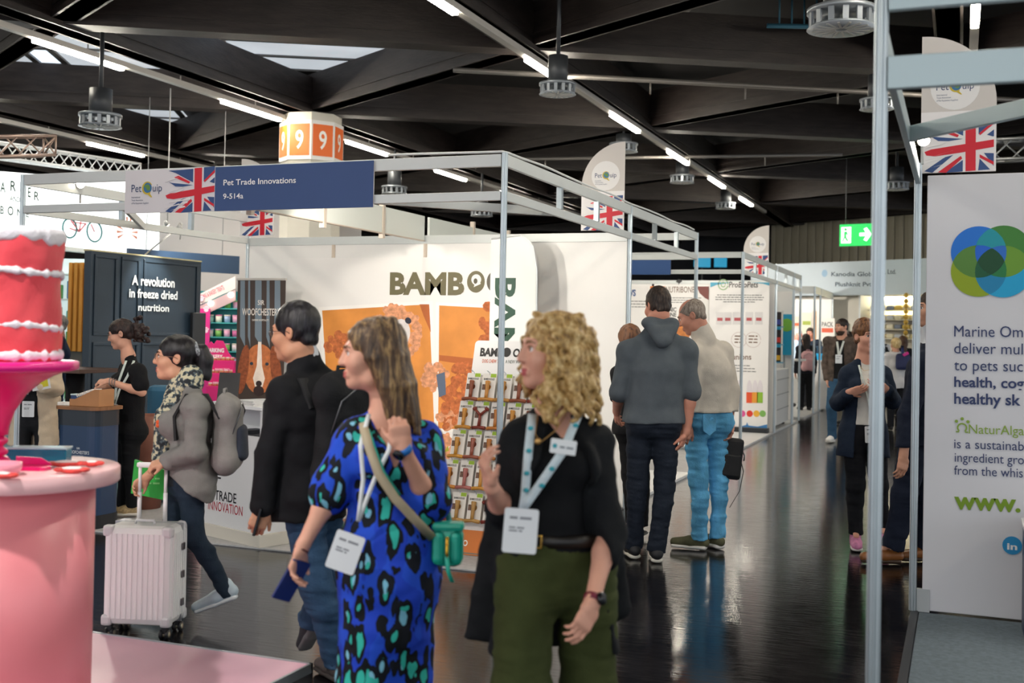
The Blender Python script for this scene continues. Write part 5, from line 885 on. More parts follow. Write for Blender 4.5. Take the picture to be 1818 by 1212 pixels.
# ================================================================ PEOPLE
YAW = math.atan2(RW[:, 0][1], RW[:, 0][0]); CY, SY = math.cos(YAW), math.sin(YAW)
SKIN = lambda h='#d9a28a': M(h, .5, 0, 9, .05, .05, 90, spec=.35)
LIP = lambda h='#b5605a': M(h, .4)
CLOTH = lambda h, a=.10, b=.25, bs=260: M(h, .85, 0, 14, a, b, bs, spec=.2)
EYEW, IRIS = M('#e9e4e0', .15), M('#3b2a20', .1)
class P:
    """one person: a skeleton in a frame whose x runs to the image right, y away from the viewer, z up"""
    def __init__(s, label, d, px, py, H=1.7, th=0., skin='#d9a28a', fem=False, res=.012, group=None, build=1., z0=0.):
        w = at(px, py, d); s.d = d; s.H = H; s.k = H / 1.75; s.fem = fem; s.res = res; s.bw = build; s.org = np.array([w[0], w[1], z0])
        s.t = empty('person', s.org, YAW, label, 'person', group); s.skin = SKIN(skin); s.th = math.radians(th); s.extra = []; s.fine = []; s.hands = []
        f = s.fwd = np.array([-math.sin(s.th), -math.cos(s.th), 0]); r = s.rgt = np.array([-math.cos(s.th), math.sin(s.th), 0]); k = s.k; z = np.array([0, 0, 1.])
        sw, hw = (.165 if fem else .185) * k * build, .085 * k
        J = s.J = dict(pv=z * .52 * H, ws=z * .62 * H, ch=z * .72 * H + f * .0, nb=z * .838 * H - f * .01, hd=z * .925 * H + f * .015)
        for nm, sg in (('r', 1), ('l', -1)):
            J['s' + nm] = z * .81 * H + r * sg * sw; J['e' + nm] = z * .63 * H + r * sg * (sw + .04) - f * .02; J['w' + nm] = z * .485 * H + r * sg * (sw + .05) + f * .05
            J['p' + nm] = z * .515 * H + r * sg * hw; J['k' + nm] = z * .285 * H + r * sg * hw * 1.05 + f * .015; J['a' + nm] = z * .048 * H + r * sg * hw * 1.1 - f * .01; J['t' + nm] = z * .02 * H + r * sg * hw * 1.3 + f * .15 * k
        s.hand = {'r': None, 'l': None}; s.Hr = None
    def L(s, px, py, dd=0.): w = at(px, py, s.d + dd) - s.org; return np.array([w[0] * CY + w[1] * SY, -w[0] * SY + w[1] * CY, w[2]])
    def set(s, **kw):
        for n, v in kw.items(): s.J[n] = s.L(*v)
        return s
    def shift(s, n, f=0, r=0, z=0): s.J[n] = s.J[n] + s.fwd * f + s.rgt * r + np.array([0, 0, z])
    def head(s, px=None, py=None, dd=0., yaw=None, pitch=0., roll=0., size=1.):
        """pitch > 0 looks down; roll > 0 leans to the person's right"""
        if px is not None: s.J['hd'] = s.L(px, py, dd)
        a = s.th if yaw is None else math.radians(yaw); f = np.array([-math.sin(a), -math.cos(a), 0]); r = np.array([-math.cos(a), math.sin(a), 0]); u = np.array([0, 0, 1.])
        p = math.radians(pitch); f, u = f * math.cos(p) - u * math.sin(p), u * math.cos(p) + f * math.sin(p); q = math.radians(roll); r, u = r * math.cos(q) - u * math.sin(q), u * math.cos(q) + r * math.sin(q)
        s.hs = size * (.97 if s.fem else 1.03); s.Hr = np.stack([r, f, u], 1) * s.hs; return s
    def hp(s, x, y, z): return s.J['hd'] + s.Hr @ np.array([x, y, z])     # a point on the head
    def head_prims(s):
        w = 1. if not s.fem else .95
        q = [elp((0, -.014, .037), (.073, .094, .083), k=.02), elp((0, .028, -.03), (.057 * w, .060, .082), k=.03), seg((-.042 * w, .01, -.078), (.042 * w, .01, -.078), .022, k=.03), elp((0, .068, -.092), (.022 * w, .019, .018), k=.03),
             seg((0, .085, .026), (0, .1035, -.018), .008, .0115, k=.012), elp((0, .098, -.023), (.0155, .013, .009), k=.008), seg((-.036, .074, .033), (.036, .074, .033), (.013, .011), k=.02)]
        for sx in (-1, 1):
            q += [elp((sx * .040 * w, .058, -.020), .026, k=.03), elp((sx * .031, .089, .012), (.016, .012, .011), k=.012, op=-1), seg((sx * .019, .0835, .0185), (sx * .043, .0765, .0175), .0045, k=.006), seg((sx * .020, .0815, .003), (sx * .042, .0755, .004), .0045, k=.008),
                  elp((sx * .072, -.012, .004), (.009, .020, .031), [[.94, -.34 * sx, 0], [.34 * sx, .94, 0], [0, 0, 1]], k=.008), elp((sx * .080, -.008, .007), (.006, .011, .017), k=.006, op=-1)]
        q += [seg((-.021, .0845, -.0545), (.021, .0845, -.0545), (.0065, .0065), k=.007), seg((0, .0905, -.0535), (0, .091, -.0535), .0065, k=.01), seg((-.018, .0845, -.0655), (.018, .0845, -.0655), .0075, k=.008), seg((0, .09, -.0655), (0, .0905, -.0655), .007, k=.01), seg((-.02, .0945, -.060), (.02, .0945, -.060), (.002, .003), k=.003, op=-1)]
        return q
    def arm_r(s): k = s.k * (.86 if s.fem else 1.) * s.bw; return (.050 * k, .040 * k, .042 * k, .027 * k)
    def finger_hand(s, sd, dirv=None, n=(0, 0, 1), curl=.35, spread=.0, thumb=.5, scale=1., point=None):
        """hand of side sd: dirv wrist to knuckles, n the way the palm faces"""
        s.hand[sd] = (dirv, n, curl, spread, thumb, scale)
    def hand_prims(s, sd):
        J = s.J; W = J['w' + sd]; h = s.hand[sd]; fa = nrm(W - J['e' + sd])
        if h is None: h = (None, s.rgt * (-1 if sd == 'r' else 1), .45, 0., .45, 1.)
        dv, n, curl, spr, th, sc = h; dv = fa if dv is None else nrm(dv); n = np.array(n, float); n = nrm(n - dv * (n @ dv)); k = s.k * (.9 if s.fem else 1.) * sc; sg = 1 if sd == 'r' else -1
        a = np.cross(n, dv) * sg           # towards the thumb side
        q = [seg(W - dv * .01, W + dv * .03 * k, (.028 * k, .019 * k), (.036 * k, .016 * k), side=a, k=.02), seg(W + dv * .03 * k, W + dv * .085 * k, (.037 * k, .0155 * k), (.041 * k, .0125 * k), side=a, k=.012), elp(W + dv * .038 * k + a * .025 * k + n * .008 * k, (.017 * k,) * 3, k=.015)]
        tips = []
        for i, (o, L) in enumerate(((.030, .078), (.010, .088), (-.010, .081), (-.029, .062))):
            cl = curl[i] if hasattr(curl, '__len__') else curl; p = W + dv * (.088 - .004 * abs(i - 1)) * k + a * o * k; ang = 0.; r = .0092 * k * (1 - .08 * (i == 3)); d0 = nrm(dv + a * spr * (1.2 - i) * .5); q.append(seg(p - d0 * .018 * k, p, .0095 * k, .0098 * k, k=.01))
            for m, fr in enumerate((.48, .29, .23)):
                ang += cl * (.95, 1.25, .8)[m]; e = p + (d0 * math.cos(ang) + n * math.sin(ang)) * L * fr * k; q.append(seg(p, e, r, r * .9, k=.004)); r *= .9; p = e
            tips.append(p)
        p = W + dv * .030 * k + a * .030 * k; d1 = nrm(dv * .75 + a * (.75 - .5 * th) + n * (.15 + .6 * th)); e = p + d1 * .042 * k; d2 = nrm(d1 + dv * .3 - a * .45 * th + n * .1); e2 = e + d2 * .032 * k
        q += [seg(p, e, .0135 * k, .0105 * k, k=.012), seg(e, e2, .0102 * k, .008 * k, k=.004)]; s.hands.append((np.min([b[0] for b in map(bbox, q)], 0), np.max([b[1] for b in map(bbox, q)], 0))); s.tips = tips; return q
    def torso(s, e=0.):
        J, k = s.J, s.k; b = s.bw; sd = nrm(J['sr'] - J['sl']); hd = nrm(J['pr'] - J['pl']); f = np.cross(np.array([0, 0, 1.]), sd); f = nrm(f); F = s.fem
        hipw, waw, chw = ((.160, .122, .138) if F else (.158, .145, .165)); dep = (.105, .088, .105) if F else (.108, .105, .118)
        hip = J['pv'] - np.array([0, 0, .02]); sh = (J['sr'] + J['sl']) / 2
        q = [seg(hip, J['ws'], (hipw * k * b + e, dep[0] * k * b + e), (waw * k * b + e, dep[1] * k * b + e), side=hd, k=.03), seg(J['ws'], J['ch'], (waw * k * b + e, dep[1] * k * b + e), (chw * k * b + e, dep[2] * k * b + e), side=sd, k=.04),
             seg(J['ch'], sh - np.array([0, 0, .035 * k]), (chw * k * b + e, dep[2] * k * b + e), (.135 * k * b + e, .078 * k + e), side=sd, k=.04), seg(J['sr'] - np.array([0, 0, .012]), J['sl'] - np.array([0, 0, .012]), (.052 * k + e * .8, .052 * k + e * .8), side=(0, 0, 1), k=.04), seg(J['nb'] + np.array([0, 0, .02]), sh + np.array([0, 0, -.03]), .055 * k, (.11 * k, .06 * k), side=sd, k=.03)]
        for sg in (-1, 1):
            q.append(seg(J['nb'] - np.array([0, 0, .005]), J['sr' if sg > 0 else 'sl'] + np.array([0, 0, -.005]), .045 * k, .045 * k + e * .6, k=.03))
            if F: q.append(elp(J['ch'] + f * (.075 + e) * k + sd * sg * .068 * k + np.array([0, 0, -.015 * k]), (.058 * k + e, .055 * k + e, .058 * k + e), k=.03))
            q.append(elp(J['p' + ('r' if sg > 0 else 'l')] - f * .045 * k + np.array([0, 0, -.01]), (.085 * k + e, .085 * k + e, .09 * k + e), k=.04))
        s.chest_f = f; s.chest_s = sd; return q
    def limbs(s, arms=True, legs=True):
        J, k = s.J, s.k; a = s.arm_r(); q = []
        for n in 'rl':
            if arms: q += [elp(J['s' + n], a[0] * 1.15, k=.03), seg(J['s' + n], J['e' + n], a[0], a[1], k=.025), seg(J['e' + n], J['e' + n] + (J['w' + n] - J['e' + n]) * .3, a[1], a[2], k=.02), seg(J['e' + n] + (J['w' + n] - J['e' + n]) * .3, J['w' + n], a[2], a[3], k=.02)]
            if legs: q += s.leg(n, .070 * k, .046 * k, .042 * k, .030 * k)
        return q
    def leg(s, n, r0, r1, r2, r3, e=0.):
        J = s.J; h, kn, an = J['p' + n], J['k' + n], J['a' + n]; f = s.fwd; cm = kn + (an - kn) * .3 - f * .012
        return [seg(h, kn, r0 + e, r1 + e, k=.03), seg(kn, cm, r1 + e, r2 + e, k=.025), seg(cm, an, r2 + e, r3 + e, k=.025)]
    def body(s, brow='#4a3526', lip='#b3645c', eyes=True, beard=None, stub=None):
        if s.Hr is None: s.head()
        J, k = s.J, s.k; hp = xf(s.head_prims(), s.Hr, J['hd'])
        for q in hp:   # radii follow the head size
            sc = s.hs
            if q[0] == 's': q[3] = tuple(x * sc for x in q[3]); q[4] = tuple(x * sc for x in q[4])
            else: q[3] = tuple(x * sc for x in q[3])
            if q[0] == 'e': q[2] = q[2] / sc
        nk = [seg(J['nb'] - np.array([0, 0, .02]), s.hp(0, -.022, -.06), (.066 if not s.fem else .050) * k, (.060 if not s.fem else .049) * k, k=.03)]
        foot = [seg(J['a' + n], J['a' + n] + (J['t' + n] - J['a' + n]) * .62 + (0, 0, .012), (.026 * k, .024 * k), (.024 * k, .012 * k), side=s.rgt, k=.02) for n in 'rl']
        hnd = s.hand_prims('r') + s.hand_prims('l'); pr = s.torso() + nk + s.limbs() + hnd + foot + s.extra + hp
        hf = min(s.res, max(.0042, s.res * .45)); fine = [(J['hd'] - .12, J['hd'] + .12, hf)] + [(a, b, hf * .95) for a, b in s.hands]
        zones = [(1, [0, s.hp(0, .09, -.0545), s.Hr / s.hs, (.026 * s.hs, .014 * s.hs, .0065 * s.hs)]), (1, [0, s.hp(0, .09, -.0655), s.Hr / s.hs, (.023 * s.hs, .014 * s.hs, .0075 * s.hs)])]
        mats = [s.skin, LIP(lip)]
        if beard:
            mats.append(M(beard, .8, 0, 60, .3)); R = s.Hr / s.hs; o = s.J['hd']; hs = s.hs
            def bz(c):
                l = ((c - o) @ R) / hs; lipz = (np.abs(l[:, 0]) < .02) & (l[:, 2] > -.071) & (l[:, 2] < -.049); return (l[:, 2] < -.056) & (l[:, 2] > -.125) & (l[:, 1] > -.005) & ~lipz & ((l[:, 2] < -.07) | (np.abs(l[:, 0]) > .03) | (l[:, 2] < -.043)) & (l[:, 1] + l[:, 2] * .5 > -.035)
            zones.append((2, bz))
        sdf_obj('body', pr, mats, s.t, s.res, fine, zones=zones)
        if eyes:
            for sx in (-1, 1):
                c = s.hp(sx * .031, .0755, .0108); b = MB(); b.sph((0, 0, 0), .0118 * s.hs, 16); g = s.Hr[:, 1] / s.hs; gv = V3(nrm(g + s.Hr[:, 0] * .0))
                for f in b.bm.faces:
                    if f.calc_center_median().normalized().dot(gv) > .86: f.material_index = 1
                o = b.build('eye', [EYEW, IRIS], s.t); o.location = c
            b = MB()
            for sx in (-1, 1): b.tube([s.hp(sx * x, y, z) for x, y, z in ((.014, .093, .030), (.026, .0925, .0355), (.038, .0855, .0355), (.048, .076, .031))], [.0028 * s.hs, .0038 * s.hs, .0032 * s.hs, .0016 * s.hs], 8); b.tube([s.hp(sx * x, y, z) for x, y, z in ((.018, .0875, .0150), (.025, .0895, .0195), (.034, .0875, .0205), (.044, .0805, .0165))], [.0010 * s.hs, .0018 * s.hs, .0019 * s.hs, .0011 * s.hs], 6)
            b.build('eyebrow', M(brow, .8), s.t)
        return s
    # ------------------------------------------------------------ clothes
    def top(s, name, mat, sleeves=(2., 2.), e=.016, hem=None, flare=.0, opening=None, folds=.004, res=None, vneck=0., sl_e=None, cuffs=True, hem_dir=None, collar=0., extra=(), seed=1, puff=0., zones=(), loose=0., noise=None):
        J, k = s.J, s.k; q = s.torso(e); a = s.arm_r(); se = e * .75 if sl_e is None else sl_e; hz = hem if hem is not None else J['pv'][2] - .02
        q += [seg(J['pv'] - (0, 0, .02), np.array([J['pv'][0], J['pv'][1], hz - .03]), ((.160 if s.fem else .158) * k * s.bw + e, .108 * k * s.bw + e + loose), ((.160 if s.fem else .158) * k * s.bw + e + flare, .112 * k * s.bw + e + flare * .8 + loose), side=nrm(J['pr'] - J['pl']), k=.03)]
        if loose: q += [seg(J['ch'] - (0, 0, .05), J['pv'], (.15 * k + e + loose, .10 * k + e + loose * .8), (.15 * k + e + loose, .10 * k + e + loose * .8), side=nrm(J['sr'] - J['sl']), k=.05)]
        arm = []
        for n, L in zip('rl', sleeves):
            if L <= 0: continue
            A, E, Wr = J['s' + n], J['e' + n], J['w' + n]; arm += [elp(A, a[0] * 1.1 + se, k=.03)]
            if L <= 1: B = A + (E - A) * L; arm += [seg(A, B, a[0] + se, a[1] + se * 1.5 + .004, k=.025)]; ends = (B, nrm(E - A), L)
            else: B = E + (Wr - E) * (L - 1); arm += [seg(A, E, a[0] + se, a[1] + se + puff, k=.025), seg(E, B, a[2] + se + puff, a[3] + se + .008 + puff * .3, k=.025)]; ends = (B, nrm(Wr - E), L)
            rr = .03
            if cuffs: arm += [seg(ends[0] - ends[1] * .012, ends[0], (a[3] if L > 1.5 else a[1]) + se + .006, k=.004)]
            o = ends[0]; arm.append(['c', o, ends[1], None, None, None, .004, 0])
        cuts = [half((0, 0, hz), (0, 0, -1))] if True else []
        if hem_dir is not None: cuts = [half(J['pv'] * [1, 1, 0] + np.array([0, 0, hz]), hem_dir)]
        ca = [c for c in arm if c[0] == 'c']; arm = [c for c in arm if c[0] != 'c']
        q += arm + list(extra)
        neck = []
        if collar: q += [seg(J['nb'] + (0, 0, -.02), J['nb'] + (J['hd'] - J['nb']) * .3 * collar, .074 * k + e * .35, .069 * k + e * .35, k=.02)]
        else: neck = [elp(J['nb'] + s.fwd * .03 + (0, 0, .035), (.07 * k,) * 3, k=.01, op=-1)]
        if collar and opening: neck += [elp(J['nb'] + s.fwd * .115 + (0, 0, .045), (.10 * k, .10 * k, .085 * k), k=.01, op=-1)]
        if vneck: f = s.chest_f; neck += [seg(J['nb'] + f * .1 + (0, 0, .02), J['nb'] + f * .13 - (0, 0, vneck), (.055 * k + vneck * .2, .12), (.006, .12), side=s.chest_s, k=.006, op=-1)]
        if opening:   # wedge cut out of the front: (top half width, bottom half width)
            f, sd = s.chest_f, s.chest_s; q2 = [seg(J['nb'] + f * .15 + (0, 0, .06), J['ch'] + f * .19 - (0, 0, .06), (opening[0], .135), (opening[1], .135), side=sd, k=.008, op=-1), seg(J['ch'] + f * .19 - (0, 0, .06), np.array([*(J['pv'] + f * .19)[:2], hz - .1]), (opening[1], .20), (opening[2] if len(opening) > 2 else opening[1], .24), side=sd, k=.008, op=-1)]; neck += q2
        ns = [(folds, (13, 13, 22), seed), (folds * .5, (34, 34, 50), seed + 1)] if folds and noise is None else (noise or [])
        return sdf_obj(name, q + neck + cuts, mat, s.t, res or s.res * .8, [], ns, zones=zones)
    def trousers(s, mat, name='trousers', e=.010, rad=(.094, .070, .066, .058), top=None, cutoff=.012, folds=.004, seed=3, res=None, extra=()):
        J, k = s.J, s.k; hd = nrm(J['pr'] - J['pl']); tz = top if top is not None else J['pv'][2] + .06
        q = [seg(J['pv'] - (0, 0, .04), np.array([*(J['pv'] * .6 + J['ws'] * .4)[:2], tz + .03]), ((.160 if s.fem else .156) * k * s.bw + e, .106 * k * s.bw + e), ((.140 if s.fem else .150) * k * s.bw + e, .100 * k * s.bw + e), side=hd, k=.03)]; f = s.fwd
        for n in 'rl': q += [elp(J['p' + n] - f * .045 * k + np.array([0, 0, -.01]), (.085 * k + e, .088 * k + e, .09 * k + e), k=.04)] + s.leg(n, *(r * k for r in rad)); q += [seg(J['a' + n] + (J['k' + n] - J['a' + n]) * .06, J['a' + n] + (J['a' + n] - J['k' + n]) * .04, rad[3] * k + .002, rad[3] * k + .004, k=.006)]
        cuts = [half((0, 0, tz), (0, 0, 1))]
        for n in 'rl':   # open trouser ends
            dn = nrm(J['a' + n] - J['k' + n]); sx = nrm(np.cross(dn, (0, 1., .1))); cuts.append(elp(J['a' + n] + dn * (.062 * k + cutoff), (rad[3] * k + .024, rad[3] * k + .024, .062 * k), np.stack([sx, np.cross(dn, sx), dn], 1), k=.006, op=-1))
        return sdf_obj(name, q + list(extra) + cuts, mat, s.t, res or s.res * .7, [], [(folds, (7, 7, 34), seed), (folds * .6, (16, 16, 75), seed + 2)])
    def shoe(s, n, mat, sole, L=.27, heel=0., low=False, name='shoe'):
        J, k = s.J, s.k; a, t = J['a' + n], J['t' + n]; v = nrm(t - a); dl = (t - a) * [1, 1, 0]; dl = nrm(dl) if np.linalg.norm(dl) > .04 else s.fwd; sd = np.cross(dl, (0, 0, 1.)); ax = v * math.cos(.3) + nrm(np.cross(sd, v)) * math.sin(.3); up = nrm(np.cross(sd, ax))
        b0 = a - up * (.045 * k) - ax * .035 * k
        if a[2] < .16: ax, up = dl, np.array([0, 0, 1.]); sd = np.cross(dl, up); b0 = a * [1, 1, 0] - ax * .035 * k + up * .022 * k   # standing flat
        F = lambda x, z: b0 + ax * x * k + up * z * k
        q = [seg(F(.0, .035), F(.10, .035), (.036 * k, .036 * k), (.042 * k, .040 * k), side=sd, k=.02), seg(F(.10, .034), F(L - .075, .024), (.043 * k, .040 * k), (.041 * k, .030 * k), side=sd, k=.02)]
        if not low: q.append(seg(F(.02, .05), F(.025, .085), .042 * k, .043 * k, k=.02))
        so = [seg(F(0, .0), F(.12, .0), (.041 * k, .019 * k), (.043 * k, .017 * k), side=sd, k=.01), seg(F(.12, .0), F(L - .07, .002), (.046 * k, .017 * k), (.045 * k, .017 * k), side=sd, k=.01)]
        r = min(s.res * .7, .008); o = sdf_obj(name, q, mat, s.t, r); sdf_obj('sole', so, sole, o, r); return o
    def hair(s, mat, prims, noise=(.004, (60, 60, 18)), cut_face=True, res=None, name='hair', seed=5):
        q = xf(prims, s.Hr / s.hs, np.zeros(3))
        for p in q:
            for i in ((1, 2) if p[0] == 's' else (1,)): p[i] = p[i] * s.hs + s.J['hd']
        cutp = []
        return sdf_obj(name, q + cutp, mat, s.t, res or min(.008, s.res * .6), [], [(noise[0], noise[1], seed)] if noise else [])
    def short_hair(s, mat, thick=.012, fringe=.05, side=-.01, back=-.06, bald=0., sides=True, seed=5, noise=(.004, (50, 50, 50)), extra=(), vol=0.):
        q = [elp((0, -.016, .040 + vol * .5), (.0745 + thick * .8, .095 + thick, .083 + thick + vol), k=.01), seg((-.028, -.070, -.03), (.028, -.070, -.03), .024, .024, k=.025)]
        if sides: q += [seg((sx * .062, .0, .045), (sx * .060, -.045, side + .02), (.013, .03), (.012, .03), k=.02) for sx in (-1, 1)]
        q += list(extra)
        q += [elp((0, .128, -.03), (.10, .072, .095), k=.012, op=-1)]                       # the face stays clear
        for sx in (-1, 1): q += [elp((sx * .085, .055, -.035), (.03, .055, .075), k=.01, op=-1), elp((sx * .083, -.008, -.005), (.018, .024, .036), k=.008, op=-1)]
        R = [[1, 0, 0], [0, .9, -.43], [0, .43, .9]]
        q += [['h', np.array((0, 0, back)), nrm((0, .35, -1)), None, None, None, .01, -2]]
        if bald: q += [elp((0, .05, .125), (.055, .105, .06), k=.02, op=-1)]
        return s.hair(mat, q, noise, seed=seed)
    def glasses(s, mat=None, full=True):
        mat = mat or M('#1c1c20', .3); b = MB(); hp = s.hp
        for sx in (-1, 1):
            b.tube([hp(sx * .031 + .020 * math.cos(a), .1005 - abs(.0) - .004 * (math.cos(a) * sx + 0), .010 + .015 * math.sin(a)) for a in np.linspace(0, 2 * math.pi, 21)], .0013 * s.hs, 6)
            b.tube([hp(sx * .051, .098, .014), hp(sx * .070, .07, .015), hp(sx * .078, .0, .012), hp(sx * .078, -.02, .0)], .0014 * s.hs, 6)
        b.tube([hp(-.011, .1015, .012), hp(0, .105, .014), hp(.011, .1015, .012)], .0012 * s.hs, 6); o = b.build('glasses', mat, s.t)
        ln = MB()
        for sx in (-1, 1): bm = ln.bm; f = bm.faces.new([bm.verts.new(hp(sx * .031 + .0185 * math.cos(a), .1005 - .004 * math.cos(a) * sx, .010 + .0135 * math.sin(a))) for a in np.linspace(0, 2 * math.pi, 20, endpoint=False)])
        ln.build('lens', GLASSM(), o); return o
    def lanyard(s, pts_l, pts_r, badge, w=.016, mat=None, bw=.10, bh=.14, tilt=0., dd=0., card='#eceff2', pat=None):
        """ribbon down both sides of the chest (pixel points with depth) to a badge card at badge=(px,py,dd)"""
        mat = mat or M('#e8edee', .6, 0, 30, .05); o = None; A = [s.L(*p) for p in pts_l]; B = [s.L(*p) for p in pts_r]; b = MB()
        for Q in (A, B):
            Q2 = []
            for i in range(len(Q) - 1): Q2 += [Q[i] + (Q[i + 1] - Q[i]) * t for t in (0, .34, .67)]
            Q2.append(Q[-1]); Q2 = [V3(p) for p in Q2]; sides = []
            for i in range(len(Q2)): t = (Q2[min(i + 1, len(Q2) - 1)] - Q2[max(0, i - 1)]).normalized(); sd = t.cross(Vector((0, -1, 0))); sides.append(sd if sd.length > .1 else Vector((1, 0, 0)))
            b.strip(Q2, sides, w, .0025)
        o = b.build('lanyard', [mat], s.t); c = s.L(*badge); m = Matrix.Translation(V3(c)) @ Matrix.Rotation(tilt, 4, 'Y') @ Matrix.Rotation(math.pi / 2, 4, 'X')
        b = MB(); b.prism(rrect(-bw / 2, -bh / 2, bw / 2, bh / 2, .008), -.002, .002); cd = b.build('badge', M(card, .35), o); cd.matrix_local = m
        grey_lines(cd, [(-bw * .34, bh * .26, bw * .34, .012), (-bw * .34, bh * .05, bw * .1, .008), (-bw * .34, -.02 * bh, bw * .05, .008)], M('#8c8f96', .6), .0028); return o
_GL = []
def GLASSM():
    if not _GL:
        m = bpy.data.materials.new('m_lens'); m.use_nodes = True; b = m.node_tree.nodes['Principled BSDF']; b.inputs['Base Color'].default_value = (.95, .97, 1, 1); b.inputs['Roughness'].default_value = .03; b.inputs['Alpha'].default_value = .18; _GL.append(m)
    return _GL[0]
def hairmat(a, b, c=None, rough=.5, sc=55, stretch=(1, 1, .18), pos=(.35, .5, .7)):
    m = bpy.data.materials.new('m_hair'); m.use_nodes = True; nt = m.node_tree; p = nt.nodes['Principled BSDF']; tc = nt.nodes.new('ShaderNodeTexCoord'); mp = nt.nodes.new('ShaderNodeMapping'); mp.inputs['Scale'].default_value = stretch; nt.links.new(tc.outputs['Object'], mp.inputs[0])
    n = nt.nodes.new('ShaderNodeTexNoise'); n.inputs['Scale'].default_value = sc; n.inputs['Detail'].default_value = 6; n.inputs['Roughness'].default_value = .65; nt.links.new(mp.outputs[0], n.inputs['Vector'])
    r = nt.nodes.new('ShaderNodeValToRGB'); r.color_ramp.elements[0].position = pos[0]; r.color_ramp.elements[1].position = pos[2]; r.color_ramp.elements[0].color = lin(a); r.color_ramp.elements[1].color = lin(c or b); e = r.color_ramp.elements.new(pos[1]); e.color = lin(b)
    nt.links.new(n.outputs['Fac'], r.inputs[0]); nt.links.new(r.outputs[0], p.inputs['Base Color']); p.inputs['Roughness'].default_value = rough; p.inputs['Specular IOR Level'].default_value = .4
    bp = nt.nodes.new('ShaderNodeBump'); bp.inputs['Strength'].default_value = .6; bp.inputs['Distance'].default_value = .006; nt.links.new(n.outputs['Fac'], bp.inputs['Height']); nt.links.new(bp.outputs[0], p.inputs['Normal']); return m
# ---------------------------------------------------------------- woman in the blue patterned dress
def leopard():
    m = bpy.data.materials.new('m_leopard'); m.use_nodes = True; nt = m.node_tree; p = nt.nodes['Principled BSDF']; p.inputs['Roughness'].default_value = .75; p.inputs['Specular IOR Level'].default_value = .25
    tc = nt.nodes.new('ShaderNodeTexCoord'); mp = nt.nodes.new('ShaderNodeMapping'); mp.inputs['Scale'].default_value = (1.25, 1.25, .55); mp.inputs['Rotation'].default_value = (.0, .35, 0); nt.links.new(tc.outputs['Object'], mp.inputs[0])
    nz = nt.nodes.new('ShaderNodeTexNoise'); nz.inputs['Scale'].default_value = 18; nt.links.new(mp.outputs[0], nz.inputs['Vector'])
    mx = nt.nodes.new('ShaderNodeMix'); mx.data_type = 'VECTOR'; mx.inputs['Factor'].default_value = .055; nt.links.new(mp.outputs[0], mx.inputs['A']); nt.links.new(nz.outputs['Color'], mx.inputs['B'])
    v = nt.nodes.new('ShaderNodeTexVoronoi'); v.inputs['Scale'].default_value = 17; v.inputs['Randomness'].default_value = .85; nt.links.new(mx.outputs['Result'], v.inputs['Vector'])
    r = nt.nodes.new('ShaderNodeValToRGB'); cr = r.color_ramp; cr.interpolation = 'CONSTANT'; cr.elements[0].position = 0; cr.elements[0].color = lin('#35b8a8'); cr.elements[1].position = .31; cr.elements[1].color = lin('#0b1016'); e = cr.elements.new(.54); e.color = lin('#1f43c0')
    nt.links.new(v.outputs['Distance'], r.inputs[0])
    n2 = nt.nodes.new('ShaderNodeTexNoise'); n2.inputs['Scale'].default_value = 11; nt.links.new(mp.outputs[0], n2.inputs['Vector']); r2 = nt.nodes.new('ShaderNodeValToRGB'); r2.color_ramp.interpolation = 'CONSTANT'; r2.color_ramp.elements[0].color = (0, 0, 0, 1); r2.color_ramp.elements[1].position = .50; r2.color_ramp.elements[1].color = (1, 1, 1, 1); nt.links.new(n2.outputs['Fac'], r2.inputs[0])
    m3 = nt.nodes.new('ShaderNodeMix'); m3.data_type = 'RGBA'; nt.links.new(r2.outputs[0], m3.inputs['Factor']); nt.links.new(r.outputs[0], m3.inputs['A'])
    r3 = nt.nodes.new('ShaderNodeValToRGB'); c3 = r3.color_ramp; c3.interpolation = 'CONSTANT'; c3.elements[0].color = lin('#7fc0d8'); c3.elements[1].position = .22; c3.elements[1].color = lin('#12161f'); e = c3.elements.new(.50); e.color = lin('#2350cc'); nt.links.new(v.outputs['Distance'], r3.inputs[0]); nt.links.new(r3.outputs[0], m3.inputs['B'])
    nt.links.new(m3.outputs['Result'], p.inputs['Base Color']); return m
A = P('woman in blue, black and teal patterned midi dress with long brown hair', 3.8, 678, 900, 1.60, 12, '#dda58d', True, .010)
A.set(hd=(660, 632, 0), nb=(690, 730, .02), sr=(632, 778, -.02), sl=(752, 782, .05), ch=(688, 805, 0), ws=(690, 885, 0), pv=(690, 975, 0), er=(588, 872, -.06), wr=(536, 972, -.12), el=(762, 890, -.02), wl=(716, 796, -.16), pr=(645, 985, -.02), pl=(735, 985, .02), kr=(640, 1190, -.0), kl=(680, 1185, .05), ar=(635, 1370, -.02), al=(672, 1365, .15))
A.J['tr'] = A.J['ar'] + A.fwd * .15 - (0, 0, .05); A.J['tl'] = A.J['al'] + A.fwd * .15 - (0, 0, .05)
A.head(yaw=78, pitch=2); A.finger_hand('r', A.L(515, 1030, -.14) - A.J['wr'], (.55, -.2, -.1), .55, thumb=.6); A.finger_hand('l', A.L(706, 745, -.17) - A.J['wl'], (-.2, .9, .1), .75, thumb=.4)
A.body('#6b5138', '#c06a62'); LEO = leopard(); J = A.J
for n in 'lr': A.shoe(n, M('#1c1c1f', .5), M('#2a2a2c', .6), .25, low=True)
sk = []   # skirt: a chain of ovals down to mid calf
for (px, py, rx, ry), (qx, qy, sx_, sy_) in zip([(690, 960, .160, .135), (692, 1030, .165, .15), (682, 1110, .138, .155), (660, 1200, .108, .15)], [(692, 1030, .165, .15), (682, 1110, .138, .155), (660, 1200, .108, .15), (650, 1330, .115, .17)]): sk.append(seg(A.L(px, py), A.L(qx, qy), (rx, ry), (sx_, sy_), side=(1, 0, 0), k=.03))
